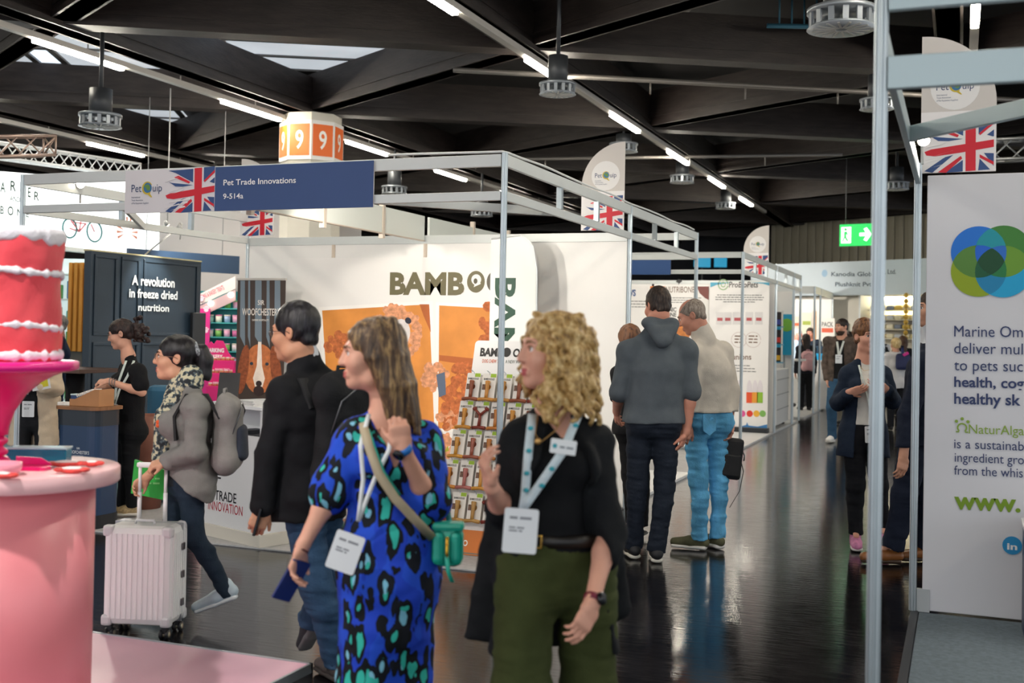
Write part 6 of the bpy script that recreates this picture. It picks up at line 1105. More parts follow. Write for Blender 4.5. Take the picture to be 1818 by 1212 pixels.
slv = [elp(J['er'] + (.0, 0, .015), (.058, .058, .06), k=.03), seg(J['sr'], J['er'], .056, .062, k=.03), seg(J['sl'], J['el'] + (0, 0, .01), .060, .070, k=.03), elp(J['el'] + (.01, 0, .0), (.062, .064, .062), k=.03)]
A.top('dress', LEO, (1.12, .9), .013, J['pv'][2] - .62, extra=sk + slv, folds=.005, vneck=.17, res=.008, sl_e=.018, seed=4)
HB = hairmat('#2e2119', '#59432f', '#a98a5c', .42, 70, (1, 1, .12), (.35, .5, .66))
hq = [elp((0, -.018, .042), (.083, .106, .094), k=.02)]
rn = random.Random(5)
for i in range(70):   # long strands from the crown past the shoulder
    a = rn.uniform(-2.7, 2.7) if i % 3 else rn.uniform(-1.6, 1.6) + math.pi; x, y = .078 * math.sin(a), -.02 - .088 * math.cos(a)
    if y > .035: continue
    z0 = .06 + rn.uniform(-.02, .03); ln = rn.uniform(.22, .31); sx = 1 if x > 0 else -1; w = rn.uniform(-.012, .012); p = [(x * .75, y * .8, z0 + .03), (x * 1.08, y * 1.05 - .004, .0), (x * 1.10 + w, y * .9 - .045, -.10), (x * 1.0 + w * 2, y * .75 - .085, -ln)]
    for m in range(3): hq.append(seg(p[m], p[m + 1], (.016, .013)[m > 0], (.014, .013, .005)[m], k=.012))
hq += [elp((0, .135, -.012), (.088, .074, .108), k=.012, op=-1)] + [elp((sx * .075, .088, -.04), (.04, .055, .085), k=.01, op=-1) for sx in (-1, 1)]
A.hair(HB, hq, (.004, (70, 70, 14)), res=.006)
def ribbon(owner, name, mat, pts, w, t=.003, nrmv=(0, -1, 0)):
    Q = [V3(p) for p in pts]; sides = []
    for i in range(len(Q)): tn = (Q[min(i + 1, len(Q) - 1)] - Q[max(0, i - 1)]).normalized(); sides.append(tn.cross(V3(nrmv)))
    return MB().strip(Q, sides, w, t).build(name, mat, owner)
A.lanyard([(655, 735, -.08), (640, 790, -.17), (645, 850, -.165), (636, 925, -.15)], [(702, 735, -.06), (690, 800, -.175), (665, 850, -.165), (636, 925, -.15)], (613, 980, -.19), .014, None, .095, .125, .32)
def thing_at(name, per, px, py, dd, label, cat, group=None):
    w = at(px, py, per.d + dd); return empty(name, w, YAW, label, cat, group)
hb = thing_at('handbag', A, 795, 965, -.05, 'small turquoise quilted handbag hanging at the hip of the patterned dress', 'bag'); TQ = M('#1fa791', .35, 0, 8, .08, .15, 30)
b = MB(); b.box((-.05, -.03, -.075), (.052, .035, .06), .028); b.build('body', TQ, hb); b = MB(); [b.box((x, -.04, -.06), (x + .04, -.02, .045), .016) for x in (-.05, .008)]; b.build('pocket', TQ, hb); b = MB(); b.box((-.052, -.034, .045), (.054, .038, .072), .012); b.build('flap', TQ, hb)
b = MB(); b.tube([(-.0, -.045, .03), (.0, -.05, -.02), (.004, -.046, -.05)], .006, 8); b.tube([(-.045, -.0, .06), (-.06, 0, .085)], .006, 8); b.build('gold_clasp', M('#c9a13c', .25, .9), hb); b = MB(); b.strip([(.0, -.05, -.03), (.006, -.052, -.08), (.02, -.05, -.115)], (1, 0, 0), .014, .006); b.build('tassel', TQ, hb)
q0 = A.L(795, 965, -.05); S = lambda *a: A.L(*a) - q0
MB().strip([S(652, 748, .07), S(645, 746, -.03), S(646, 760, -.125), S(654, 790, -.17), S(672, 840, -.18), S(702, 885, -.175), S(735, 920, -.155), S(768, 955, -.09)], [(1, 0, .15), (1, 0, .15), (1, 0, .1), (1, 0, .1), (.9, 0, .4), (.75, 0, .66), (.7, 0, .7), (.7, 0, .7)], .030, .004).build('strap', M('#b7a98d', .6, 0, 9, .08), hb)
MB().strip([S(655, 762, -.125), S(664, 790, -.167), S(681, 836, -.177), S(710, 879, -.172)], [(1, 0, .1), (1, 0, .1), (.9, 0, .4), (.75, 0, .66)], .007, .005).build('strap_edge', TQ, hb)
MB().strip([S(790, 890, .02), S(797, 920, .0), S(800, 940, -.03)], (1, 0, 0), .02, .004).build('back_strap', M('#1d7f80', .5), hb)
ph = thing_at('phone', A, 517, 1030, -.135, 'dark blue phone held low in the hand of the woman in the patterned dress', 'phone'); b = MB(); b.box((-.036, -.005, -.072), (.036, .005, .072), .004, Matrix.Rotation(.5, 4, 'Y') @ Matrix.Rotation(.7, 4, 'Z')); b.build('case', M('#20306e', .25), ph)
def wrist_band(per, n, wr, wd, mat, name, face=None, back=.03):
    J = per.J; d = nrm(J['w' + n] - J['e' + n]); c = J['w' + n] - d * back; b = MB(); b.cyl(c - d * wd / 2, c + d * wd / 2, wr, None, 24); o = b.build(name, mat, per.t)
    if face is not None: f = nrm(np.array(face, float) - d * (np.array(face) @ d)); fb = MB(); fb.cyl(c + f * (wr - .002), c + f * (wr + .008), .019, None, 24); fb.build('watch_face', M('#101216', .15), o)
    return o
wrist_band(A, 'l', .0275, .022, M('#2c7fd6', .5), 'watch', (-.5, -.8, 0), .0); wrist_band(A, 'r', .026, .006, M('#5a2320', .6), 'bracelet', None, -.005)
# ---------------------------------------------------------------- blonde woman in the black blazer
B = P('woman with blonde curly hair in black blazer and olive trousers', 3.5, 990, 950, 1.61, 10, '#dfa68f', True, .010)
B.set(hd=(978, 628, 0), nb=(985, 730, .02), sr=(926, 786, -.02), sl=(1050, 786, .04), ch=(975, 815, 0), ws=(968, 900, .0), pv=(985, 1005, 0), er=(893, 905, -.03), wr=(872, 862, -.24), el=(1080, 945, -.04), wl=(1051, 1070, -.20), pr=(935, 1012, -.03), pl=(1040, 1012, .04), kr=(925, 1225, -.1), kl=(1045, 1225, .02), ar=(925, 1420, .0), al=(1050, 1420, .15))
B.J['tr'] = B.J['ar'] + B.fwd * .15 - (0, 0, .05); B.J['tl'] = B.J['al'] + B.fwd * .15 - (0, 0, .05)
B.head(yaw=68, pitch=-2); B.finger_hand('r', B.L(856, 815, -.27) - B.J['wr'], (.75, .3, .1), .55, thumb=.4); B.finger_hand('l', B.L(1012, 1160, -.27) - B.J['wl'], (-.6, .55, -.2), (.35, .45, .5, .55), thumb=.5)
B.body('#8a6a45', '#b8585a'); J = B.J
B.top('blouse', CLOTH('#131417'), (.3, .3), .006, J['pv'][2] + .055, folds=.001, vneck=.05)

for n in 'lr': B.shoe(n, M('#1c1c1f', .5), M('#2a2a2c', .6), .25, low=True)
OLV = CLOTH('#3c4322', .12, .2, 90); B.trousers(OLV, rad=(.104, .096, .096, .10), e=.012, top=J['pv'][2] + .085, folds=.006)
BLZ = CLOTH('#16181b', .10, .2, 150); f = B.fwd
tail = [seg(B.L(905, 900, .06), B.L(868, 1140, .10), (.07, .05), (.085, .035), side=(1, 0, .0), k=.03), seg(B.L(1058, 900, .08), B.L(1062, 1080, .13), (.075, .06), (.105, .05), side=(1, 0, 0), k=.03)]
B.top('blazer', BLZ, (1.15, 1.3), .022, J['pv'][2] - .26, flare=.05, opening=(.045, .10, .22), folds=.006, extra=tail, seed=8, sl_e=.020, res=.009)
b = MB(); b.lathe([(.150, 0), (.153, .0), (.153, .035), (.150, .035)], seg=40, fn=lambda r, z, a: (r * (1 if 1 else 0), z)); bl = b.build('belt', M('#17120f', .4), B.t); bl.location = J['pv'] + (0, 0, .075); bl.scale = (.93, .74, 1)
b = MB(); q = np.array([-.07, -.155, 0.02]); b.tube([(-.02 + q[0], q[1], -.018 + q[2]), (.02 + q[0], q[1], -.018 + q[2]), (.02 + q[0], q[1], .018 + q[2]), (-.02 + q[0], q[1], .018 + q[2]), (-.02 + q[0], q[1], -.018 + q[2])], .004, 6); b.build('buckle', M('#c49a4a', .25, .9), bl)
rn = random.Random(11); cq = [elp((0, -.025, .045), (.090, .108, .092), k=.02)]
for i in range(150):   # ringlets spiralling down round the head
    a = rn.uniform(-2.45, 2.45); x, y = .086 * math.sin(a), -.022 - .10 * math.cos(a)
    if y > .055: continue
    z0 = rn.uniform(-.03, .125); rr = max(.3, math.sqrt(max(0, 1 - ((z0 - .03) / .12) ** 2))) if z0 > .03 else 1.; x, y = x * rr, -.02 + (y + .02) * rr; ln = rn.uniform(.10, .22) if z0 < .05 else rn.uniform(.06, .12); R = rn.uniform(.010, .019); ph0 = rn.uniform(0, 6); tw = rn.uniform(55, 85); n = 13; pts = []
    out = nrm((x, y + .02, .0))
    for m in range(n): t = m / (n - 1); zz = z0 - ln * t; spread = 1.10 + .30 * t * (ln / .2); pts.append((x * spread + R * math.cos(ph0 + tw * ln * t), -.02 + (y + .02) * spread + R * math.sin(ph0 + tw * ln * t), zz + .02 * math.sin(math.pi * t) * (z0 > .08)))
    for m in range(n - 1): cq.append(seg(pts[m], pts[m + 1], .0115 * (1 - .35 * m / n), .0115 * (1 - .35 * (m + 1) / n), k=.005))
cq += [elp((0, .142, -.03), (.08, .080, .102), k=.01, op=-1)] + [elp((sx * .072, .098, -.045), (.035, .05, .085), k=.008, op=-1) for sx in (-1, 1)]
B.hair(hairmat('#755530', '#c09a5e', '#ecd4a0', .45, 60, (1, 1, .6)), cq, (.0025, (90, 90, 60)), res=.0055)
B.lanyard([(945, 735, -.08), (938, 800, -.17), (932, 880, -.165), (928, 905, -.165)], [(1030, 728, -.05), (1000, 800, -.165), (955, 865, -.17), (930, 900, -.168)], (924, 942, -.19), .026, M('#d5e3ea', .6, 0, 60, .05), .10, .13, .06)
lz = [o for o in B.t.children if o.name.startswith('lanyard')][0]
b = MB(); [b.sph(B.L(px, py, -.185), (.009, .003, .007), 8) for px, py in ((942, 760), (939, 800), (935, 840), (934, 870), (1022, 755), (1010, 790), (980, 832), (962, 862))]; b.build('teal_mark', M('#2fa3b2', .5), lz)
m = Matrix.Translation(V3(B.L(1000, 793, -.19))) @ Matrix.Rotation(.12, 4, 'Y') @ Matrix.Rotation(math.pi / 2, 4, 'X'); b = MB(); b.prism(rrect(-.038, -.021, .038, .021, .004), -.002, .003); nt_ = b.build('name_tag', M('#eef1f3', .35), lz); nt_.matrix_local = m; grey_lines(nt_, [(-.01, -.004, .03, .009)], M('#7a828a', .6), .0038); decal(nt_, [ell(-.025, 0, .007, .007, 10)], M('#2fa3b2', .5), .003, .004, 'teal_mark')
b = MB(); b.tube([B.L(*p) for p in ((955, 735, -.10), (950, 770, -.15), (960, 785, -.155), (985, 765, -.15), (1005, 735, -.1))], .0016, 6); b.sph(B.L(955, 783, -.16), (.010, .005, .010), 12); b.build('necklace', M('#c69a5c', .3, .8), B.t)
wrist_band(B, 'l', .0275, .02, M('#7c1f38', .5), 'watch', (.7, -.7, 0), .012)
def backpack(per, label, c, fwd, w, h, dp, mat, trim=None, straps=(), tilt=0., extra=()):
    """soft bag whose back rests on the wearer: c centre (local), fwd from bag towards the wearer"""
    wpos = per.org + np.array([c[0] * CY - c[1] * SY, c[0] * SY + c[1] * CY, c[2]]); t = empty('backpack', wpos, YAW, label, 'backpack'); f = nrm(fwd); s = np.cross(f, (0, 0, 1.)); u = np.array([0, 0, 1.])
    R = np.stack([s, f, u], 1); ax = lambda x, y, z: R @ np.array([x, y, z + 0.]) ; q = [seg(ax(0, 0, -h * .5 + dp * .5), ax(0, 0, h * .5 - dp * .55), (w * .5, dp * .5), (w * .44, dp * .42), side=s, k=.03), seg(ax(0, .01, h * .5 - dp * .5), ax(0, .02, h * .5 - .02), (w * .42, dp * .36), (w * .34, dp * .2), side=s, k=.03)]
    for sx in (-1, 1):
        for sz in (-1, 1): q.append(elp(ax(sx * (w * .5 - .05), .0, sz * (h * .5 - .07) - .01), (.06, .06, .07), R, k=.04))
    sdf_obj('main_compartment', q, mat, t, .008, [], [(.003, (16, 16, 20), 3)])
    sdf_obj('front_pocket', [seg(ax(0, -dp * .42, -h * .27), ax(0, -dp * .40, .02), (w * .38, .035), (w * .36, .03), side=s, k=.02)], trim or mat, t, .008, [], [(.002, (20, 20, 24), 4)])
    b = MB(); b.tube([ax(-w * .40, -dp * .2, .0), ax(-w * .36, -dp * .42, h * .28), ax(0, -dp * .40, h * .40), ax(w * .36, -dp * .42, h * .28), ax(w * .40, -dp * .2, .0)], .004, 6); b.build('zip', M('#55575a', .4, .3), t)
    b = MB(); b.tube([ax(-.04, .02, h * .5 - .02), ax(-.03, .02, h * .5 + .03), ax(.03, .02, h * .5 + .03), ax(.04, .02, h * .5 - .02)], .008, 8); b.build('grab_loop', mat, t)
    for pts in straps: P_ = [p - c for p in pts]; MB().strip(P_, [s] * len(P_), .055, .012).build('strap', M('#1b1c1e', .8, 0, 20, .1), t)
    return t, ax
DARK = CLOTH('#1a1b1e', .12, .2, 160)
# ---------------------------------------------------------------- man in the dark blazer, seen from behind
C = P('man in dark blazer and jeans seen from behind with glasses and black backpack', 5.0, 545, 900, 1.66, 122, '#cf9878', False, .011)
C.set(hd=(524, 593, 0), nb=(540, 636, .02), sl=(506, 698, -.10), sr=(598, 690, .12), ch=(548, 730, .0), ws=(546, 800, 0), pv=(548, 865, 0), el=(478, 808, -.14), wl=(466, 900, -.17), er=(625, 800, .12), wr=(628, 880, .0), pl=(532, 872, -.05), pr=(572, 868, .05), kl=(560, 1035, -.06), al=(598, 1166, .0), tl=(580, 1198, .08), kr=(575, 1025, .12), ar=(556, 1095, .22), tr=(541, 1160, .26))
C.head(yaw=108, pitch=4); C.finger_hand('l', C.L(452, 948, -.2) - C.J['wl'], (-.2, .9, 0), .8, thumb=.5); C.body('#241c18'); J = C.J
C.trousers(CLOTH('#2f4a66', .22, .25, 120), rad=(.098, .076, .070, .066), folds=.007); C.shoe('l', M('#4a4340', .7), M('#3a3532', .7)); C.shoe('r', M('#24262b', .7), M('#5c5d5e', .7))
C.top('shirt', CLOTH('#e4e6ea'), (.3, .3), .008, J['pv'][2], folds=0, collar=1.75)
C.top('blazer', CLOTH('#191a1d', .10, .15, 200), (1.97, 1.97), .020, 1.55 - (918 - 582) / 403., flare=.02, opening=(.05, .04, .06), folds=.005, collar=.5, sl_e=.020)
C.short_hair(hairmat('#0e0d0f', '#1b1a1d', '#34323a', .4, 60), .010, back=-.075, side=-.02, vol=.012, noise=(.003, (60, 60, 30))); C.glasses()
bc = C.L(592, 765, -.10); f = C.fwd
backpack(C, 'large black backpack on the back of the man in the dark blazer', C.J['ch'] * .5 + C.J['ws'] * .5 - f * .21 + np.array([0, 0, .01]), f, .34, .50, .20, CLOTH('#1d1e20', .12, .3, 120), None,
         [[C.J['s' + n] + C.rgt * sg * -.045 - f * .13 + (0, 0, -.06), C.J['s' + n] + C.rgt * sg * -.045 - f * .06 + (0, 0, .062), C.J['s' + n] + C.rgt * sg * -.04 + f * .05 + (0, 0, .055), C.J['s' + n] + C.rgt * sg * -.03 + f * .125 + (0, 0, -.05), C.J['s' + n] + C.rgt * sg * .0 + f * .10 + (0, 0, -.2), C.J['s' + n] + C.rgt * sg * .045 + f * .0 + (0, 0, -.26)] for n, sg in (('l', -1), ('r', 1))])
o = thing_at('phone', C, 459, 925, -.205, 'black phone in the lowered hand of the man in the dark blazer', 'phone'); MB().box((-.006, -.03, -.06), (.006, .03, .06), .003, Matrix.Rotation(.25, 4, 'Y')).build('body', M('#17181b', .2), o)
# ---------------------------------------------------------------- woman with the suitcase
D = P('woman in grey cardigan with black ponytail, glasses and patterned scarf pulling a white suitcase', 5.9, 332, 840, 1.53, 84, '#d9a384', True, .011)
D.set(hd=(311, 637, 0), nb=(338, 682, .0), sl=(347, 722, -.15), sr=(338, 722, .14), ch=(336, 748, 0), ws=(334, 800, 0), pv=(334, 845, 0), el=(348, 800, -.19), wl=(295, 818, -.14), er=(305, 795, .08), wr=(262, 846, -.08), pl=(337, 850, -.07), pr=(328, 850, .07), kl=(345, 955, -.06), al=(402, 1050, .0), tl=(356, 1086, .0), kr=(300, 955, .12), ar=(300, 1070, .16), tr=(262, 1090, .16))
D.head(yaw=76, pitch=-2); D.finger_hand('l', D.L(268, 826, -.16) - D.J['wl'], (-.2, .35, -.9), .75, thumb=.7); D.finger_hand('r', D.L(243, 862, -.1) - D.J['wr'], (.2, -.7, -.6), .6); D.body('#1e1714', '#b5605c'); J = D.J
D.trousers(CLOTH('#22303f', .2, .2, 160), rad=(.086, .058, .052, .044), folds=.004); D.top('shirt', CLOTH('#24292f'), (.3, .3), .008, J['pv'][2] - .05, folds=0)
for n in 'lr': D.shoe(n, M('#b9cbd6', .6, 0, 12, .08), M('#dfe6ea', .5), .31)
GRY = CLOTH('#84837f', .10, .35, 200); f = D.fwd
D.top('cardigan', GRY, (1.95, 1.95), .026, J['pv'][2] - .03, flare=.02, folds=.006, sl_e=.020, opening=(.05, .06, .10), extra=[seg(D.L(352, 810, -.06), D.L(356, 885, -.05), (.07, .10), (.045, .07), side=(1, 0, 0), k=.04)], hem_dir=nrm((-.75, 0, -1)), loose=.0)
q = [seg(J['nb'] + (0, 0, .015), J['nb'] + (0, 0, .03), (.075, .075), k=.02), seg(J['nb'] + f * .05, D.L(296, 745, -.07), .05, .055, k=.03), seg(D.L(296, 745, -.07), D.L(286, 815, -.06), (.055, .045), (.05, .03), side=(1, 0, 0), k=.03), seg(J['nb'] + f * .06, D.L(300, 750, .06), .045, .05, k=.03)]
SCF = M('#d8d3bd', .8, 0, 40, .05); m = SCF.copy(); nt = m.node_tree; r = [n for n in nt.nodes if n.type == 'VALTORGB'][0]; r.color_ramp.interpolation = 'CONSTANT'; r.color_ramp.elements[0].color = lin('#23282b'); r.color_ramp.elements[0].position = 0; r.color_ramp.elements[1].color = lin('#c9c4a4'); r.color_ramp.elements[1].position = .52; e = r.color_ramp.elements.new(.44); e.color = lin('#4f5d62')
so = sdf_obj('scarf', q, m, D.t, .008, [], [(.010, (26, 26, 26), 2)]); b = MB(); c = D.L(285, 752, -.13); [b.sph(c + np.array([.014 * math.cos(a), -.005, .014 * math.sin(a)]), (.012, .008, .012), 8) for a in np.linspace(0, 6.28, 6)]; b.build('orange_flower', M('#dd5a22', .6), so)
BK = hairmat('#0b0a0c', '#171518', '#2c292e', .35, 60); pony = [(0, -.10, .055), (.0, -.135, .05), (0, -.155, .0), (.0, -.15, -.08), (.0, -.14, -.17), (0, -.135, -.25)]
D.short_hair(BK, .009, back=-.05, side=.0, noise=(.003, (60, 60, 20)), extra=[seg(pony[i], pony[i + 1], (.028, .034, .042, .042, .034)[i], (.034, .042, .042, .034, .014)[i], k=.012) for i in range(5)])
b = MB(); b.tube([D.hp(*pony[0]) + D.hp(0, .0, .0) * 0 + np.array(D.Hr @ np.array([.034 * math.cos(a), .014 * math.sin(a) - .01, .032 * math.sin(a)])) for a in np.linspace(0, 2 * math.pi, 17)], .014, 8); sm = M('#d9dde0', .6); b.build('scrunchie', M('#8e9499', .6, 0, 90, .8), D.t); D.glasses(M('#8a6b52', .3, .4))
bp_c = J['ch'] * .62 + J['ws'] * .38 - f * .205 + np.array([0, -.02, .0])
bpk, ax = backpack(D, 'grey backpack with navy side band on the back of the woman in the cardigan', bp_c, f, .27, .40, .17, CLOTH('#8d8a87', .10, .3, 160), M('#2a3240', .8, 0, 20, .1),
         [[J['s' + n] + D.rgt * sg * -.03 - f * .12 + (0, 0, -.06), J['s' + n] + D.rgt * sg * -.03 - f * .05 + (0, 0, .06), J['s' + n] + D.rgt * sg * -.03 + f * .05 + (0, 0, .06), J['s' + n] + D.rgt * sg * -.02 + f * .105 + (0, 0, -.05), J['s' + n] + D.rgt * sg * .01 + f * .09 + (0, 0, -.17)] for n, sg in (('l', -1), ('r', 1))])
gb_ = thing_at('paper_bag', D, 268, 850, .06, 'bright green flat carrier bag held behind the suitcase handle', 'bag'); b = MB(); b.prism([(-.10, -.075), (.09, -.11), (.10, .04), (-.085, .10)], -.012, .012, Matrix.Rotation(math.pi / 2, 4, 'X')); b.build('bag', M('#23ac3c', .45, 0, 5, .12, .25, 14), gb_); t = grey_lines(gb_, [(-.04, .0, .05, .014), (-.04, -.025, .05, .014)], M('#8fe08a', .5), .0135); t.matrix_local = Matrix.Rotation(math.pi / 2, 4, 'X')
# ---------------------------------------------------------------- woman serving at the navy counter
E = P('woman in black t-shirt with curly dark ponytail handing out samples at the navy counter', 9.15, 230, 760, 1.60, 78, '#dfa68c', True, .012, z0=.02)
E.set(hd=(215, 594, 0), nb=(228, 634, 0), sl=(244, 660, -.15), sr=(226, 656, .13), ch=(233, 675, 0), ws=(233, 712, 0), pv=(231, 760, 0), el=(252, 696, -.17), wl=(192, 676, -.22), er=(222, 700, .06), wr=(186, 686, -.05), pl=(233, 764, -.07), pr=(226, 764, .07), kl=(231, 832, -.08), al=(236, 895, -.06), tl=(228, 910, -.07), kr=(222, 832, .06), ar=(218, 893, .06), tr=(210, 906, .04))
E.head(yaw=82, pitch=14); E.finger_hand('l', E.L(160, 678, -.22) - E.J['wl'], (-.1, .4, -.9), .7); E.finger_hand('r', E.L(165, 690, -.05) - E.J['wr'], (0, 0, -1), .6); E.body('#2a1c17', '#b55a58'); J = E.J
E.trousers(CLOTH('#17181b'), rad=(.092, .068, .062, .056)); E.top('t_shirt', CLOTH('#17171a', .12, .2, 120), (.62, .62), .018, J['pv'][2] - .05, folds=.004, sl_e=.022)
for n in 'lr': E.shoe(n, M('#b99f74', .7, 0, 60, .3), M('#e6dfd2', .5))
BRH = hairmat('#150f0f', '#2a1c1a', '#47302a', .5, 60); rn = random.Random(2); ex = [elp((rn.gauss(0, .030), -.145 + rn.gauss(0, .030), -.015 + rn.gauss(0, .05)), rn.uniform(.013, .022), k=.008) for _ in range(90)] + [elp((0, -.135, -.01), (.045, .04, .065), k=.02)]
E.short_hair(BRH, .008, back=-.05, side=.0, noise=(.004, (70, 70, 50)), extra=ex); E.glasses(M('#3a2f2a', .3))
E.lanyard([(224, 640, -.13), (216, 662, -.20), (206, 690, -.2), (203, 715, -.19)], [(238, 640, -.13), (226, 668, -.21), (212, 692, -.2), (204, 716, -.19)], (202, 722, -.2), .018, M('#cfd9d2', .6), .06, .05, .2)
b = MB(); [b.tube([E.J['wl'] + nrm(E.J['el'] - E.J['wl']) * dd + np.array([.0, .029 * math.cos(a), .031 * math.sin(a)]) for a in np.linspace(0, 2 * math.pi, 17)], .005, 6) for dd in (.02, .04, .06)]; b.build('bracelet', M('#8f7a72', .5), E.t)
o = thing_at('leaflet_bundle', E, 186, 704, -.24, 'folded sample leaflet standing under the hands of the woman at the navy counter', 'leaflet'); MB().box((-.03, -.008, -.05), (.03, .008, .05), .002, Matrix.Rotation(.35, 4, 'Y')).build('paper', M('#d9d2c6', .5, 0, 30, .2), o)
# ---------------------------------------------------------------- visitor behind the cake stand
F_ = P('person in cream jacket holding a brochure behind the magenta cake stand', 9.5, 60, 735, 1.74, -12, '#7a4a34', False, .014, z0=.0115)
F_.set(hd=(62, 562, 0), nb=(62, 600, 0), sr=(30, 626, 0), sl=(91, 626, 0), ch=(61, 650, 0), ws=(61, 690, 0), pv=(61, 735, 0), el=(99, 690, -.04), wl=(74, 686, -.24), er=(24, 690, -.02), wr=(45, 684, -.24)); F_.head(yaw=-5, pitch=15)
F_.finger_hand('l', (-.9, -.2, .2), (0, .6, .7), .5); F_.finger_hand('r', (.8, -.2, .3), (0, .6, .7), .5); F_.body(); J = F_.J
F_.trousers(CLOTH('#26272b')); F_.top('shirt', CLOTH('#202226'), (.3, .3), .008, J['pv'][2] - .02, folds=0); F_.top('jacket', CLOTH('#d9c7ae', .06, .2, 140), (1.92, 1.92), .024, J['pv'][2] - .26, flare=.03, opening=(.05, .07, .10), folds=.006, sl_e=.022); F_.short_hair(hairmat('#141112', '#221c1b', rough=.6), .010)
for n in 'lr': F_.shoe(n, M('#2a2a2c', .5), M('#1c1c1e', .6))
F_.lanyard([(52, 612, -.13), (50, 650, -.17), (48, 700, -.17)], [(70, 612, -.13), (60, 650, -.17), (48, 700, -.17)], (50, 726, -.18), .02, M('#cfdad4', .6), .10, .13)
o = thing_at('brochure', F_, 70, 668, -.27, 'brochure with magenta and yellow cover held by the person in the cream jacket', 'brochure'); m4 = Matrix.Rotation(-.2, 4, 'Y') @ Matrix.Rotation(math.pi / 2, 4, 'X'); MB().box((-.075, -.11, -.006), (.075, .11, .0), 0, m4).build('cover', M('#dedede', .4), o); t = decal(o, [[(-.03, -.02), (.06, -.02), (.06, .08), (-.03, .08)]], M('#c22f6a', .5), 0, .002, 'magenta_panel'); t.matrix_local = m4; t = decal(o, [[(-.03, -.09), (.06, -.09), (.06, -.025), (-.03, -.025)]], M('#d6c91f', .5), 0, .002, 'yellow_panel'); t.matrix_local = m4
# ---------------------------------------------------------------- the two men in the aisle
H_ = P('tall man in grey hoodie and dark jeans seen from behind', 7.75, 1160, 745, 1.86, 172, '#cf8f78', False, .010)
H_.set(hd=(1168, 545, 0), nb=(1168, 582, .0), sl=(1117, 624, -.02), sr=(1216, 621, .0), ch=(1166, 650, 0), ws=(1164, 705, 0), pv=(1160, 742, 0), el=(1100, 695, -.0), wl=(1095, 730, .22), er=(1226, 692, -.02), wr=(1217, 768, -.03), pl=(1137, 748, 0), pr=(1182, 748, 0), kl=(1131, 862, .03), kr=(1180, 862, .0), al=(1125, 962, .12), ar=(1166, 972, .0), tl=(1115, 966, .26), tr=(1163, 975, .16))
H_.head(yaw=158, pitch=14); H_.finger_hand('r', H_.L(1206, 800, -.03) - H_.J['wr'], (-.8, .3, 0), .5, thumb=.5); H_.body('#3a2c24'); J = H_.J
H_.trousers(CLOTH('#1d2430', .2, .25, 140), rad=(.090, .068, .060, .058), folds=.006)
for n in 'lr': H_.shoe(n, M('#1a1b1f', .6), M('#d9d5c8', .5), .28)
HOO = CLOTH('#596066', .08, .25, 220); f = H_.fwd; nb = J['nb']
H_.top('hoodie', HOO, (1.05, 1.05), .026, J['pv'][2] - .03, folds=.007, collar=.7, sl_e=.024, cuffs=True, noise=[(.006, (8, 8, 7), 2), (.004, (22, 22, 16), 5)], loose=.01)
hdp = [seg(nb - f * .075 + H_.rgt * .085 + (0, 0, .025), nb - f * .13 - (0, 0, .09), .042, .040, k=.03), seg(nb - f * .075 - H_.rgt * .085 + (0, 0, .025), nb - f * .13 - (0, 0, .09), .042, .040, k=.03), seg(nb - f * .11 - (0, 0, .02), nb - f * .13 - (0, 0, .08), (.08, .03), (.06, .03), side=H_.rgt, k=.03), seg(nb + H_.rgt * .07 + f * .05 + (0, 0, .03), nb + H_.rgt * .09 - f * .06 + (0, 0, .03), .03, .035, k=.02), seg(nb - H_.rgt * .07 + f * .05 + (0, 0, .03), nb - H_.rgt * .09 - f * .06 + (0, 0, .03), .03, .035, k=.02), seg(nb - f * .07 + H_.rgt * .06 + (0, 0, .035), nb - f * .07 - H_.rgt * .06 + (0, 0, .035), .034, k=.02)]
sdf_obj('hood', hdp, HOO, H_.t, .007, [], [(.007, (12, 12, 30), 4)])
b = MB(); Q = [nb + H_.rgt * .075 * math.sin(a) - f * .075 * math.cos(a) + np.array([0, 0, .062 + .008 * math.cos(a)]) for a in np.linspace(-1.9, 1.9, 15)]; b.strip(Q, [(0, 0, 1)] * 15, .018, .004); b.build('lanyard', M('#dfe8e4', .6), H_.t)
H_.short_hair(hairmat('#1c1715', '#382c26', '#5a4a40', .55, 80), .009, back=-.085, side=-.035, vol=.008, noise=(.004, (90, 90, 60)))
I_ = P('balding man in cream jumper and light blue jeans looking down', 8.25, 1250, 740, 1.80, 142, '#cf927c', False, .011)
I_.set(hd=(1229, 562, .0), nb=(1250, 597, .0), sl=(1230, 630, -.12), sr=(1282, 625, .12), ch=(1257, 655, 0), ws=(1256, 700, 0), pv=(1253, 738, 0), el=(1224, 700, -.16), wl=(1222, 755, -.14), er=(1297, 695, .12), wr=(1295, 748, .06), pl=(1234, 744, -.05), pr=(1272, 744, .05), kl=(1240, 853, -.04), kr=(1275, 851, .05), al=(1242, 951, -.03), ar=(1274, 948, .04), tl=(1200, 966, .03), tr=(1256, 962, .17))
I_.head(yaw=104, pitch=24); I_.finger_hand('l', I_.L(1211, 790, -.16) - I_.J['wl'], (.1, .8, 0), .6); I_.body('#6a5a4e'); J = I_.J
JN = M('#64b0dd', .8, 0, 7, .30, .3, 130, spec=.2, stretch=(1.4, 1.4, .7)); jo = I_.trousers(JN, rad=(.088, .066, .058, .056), folds=.008, seed=6, e=.010)
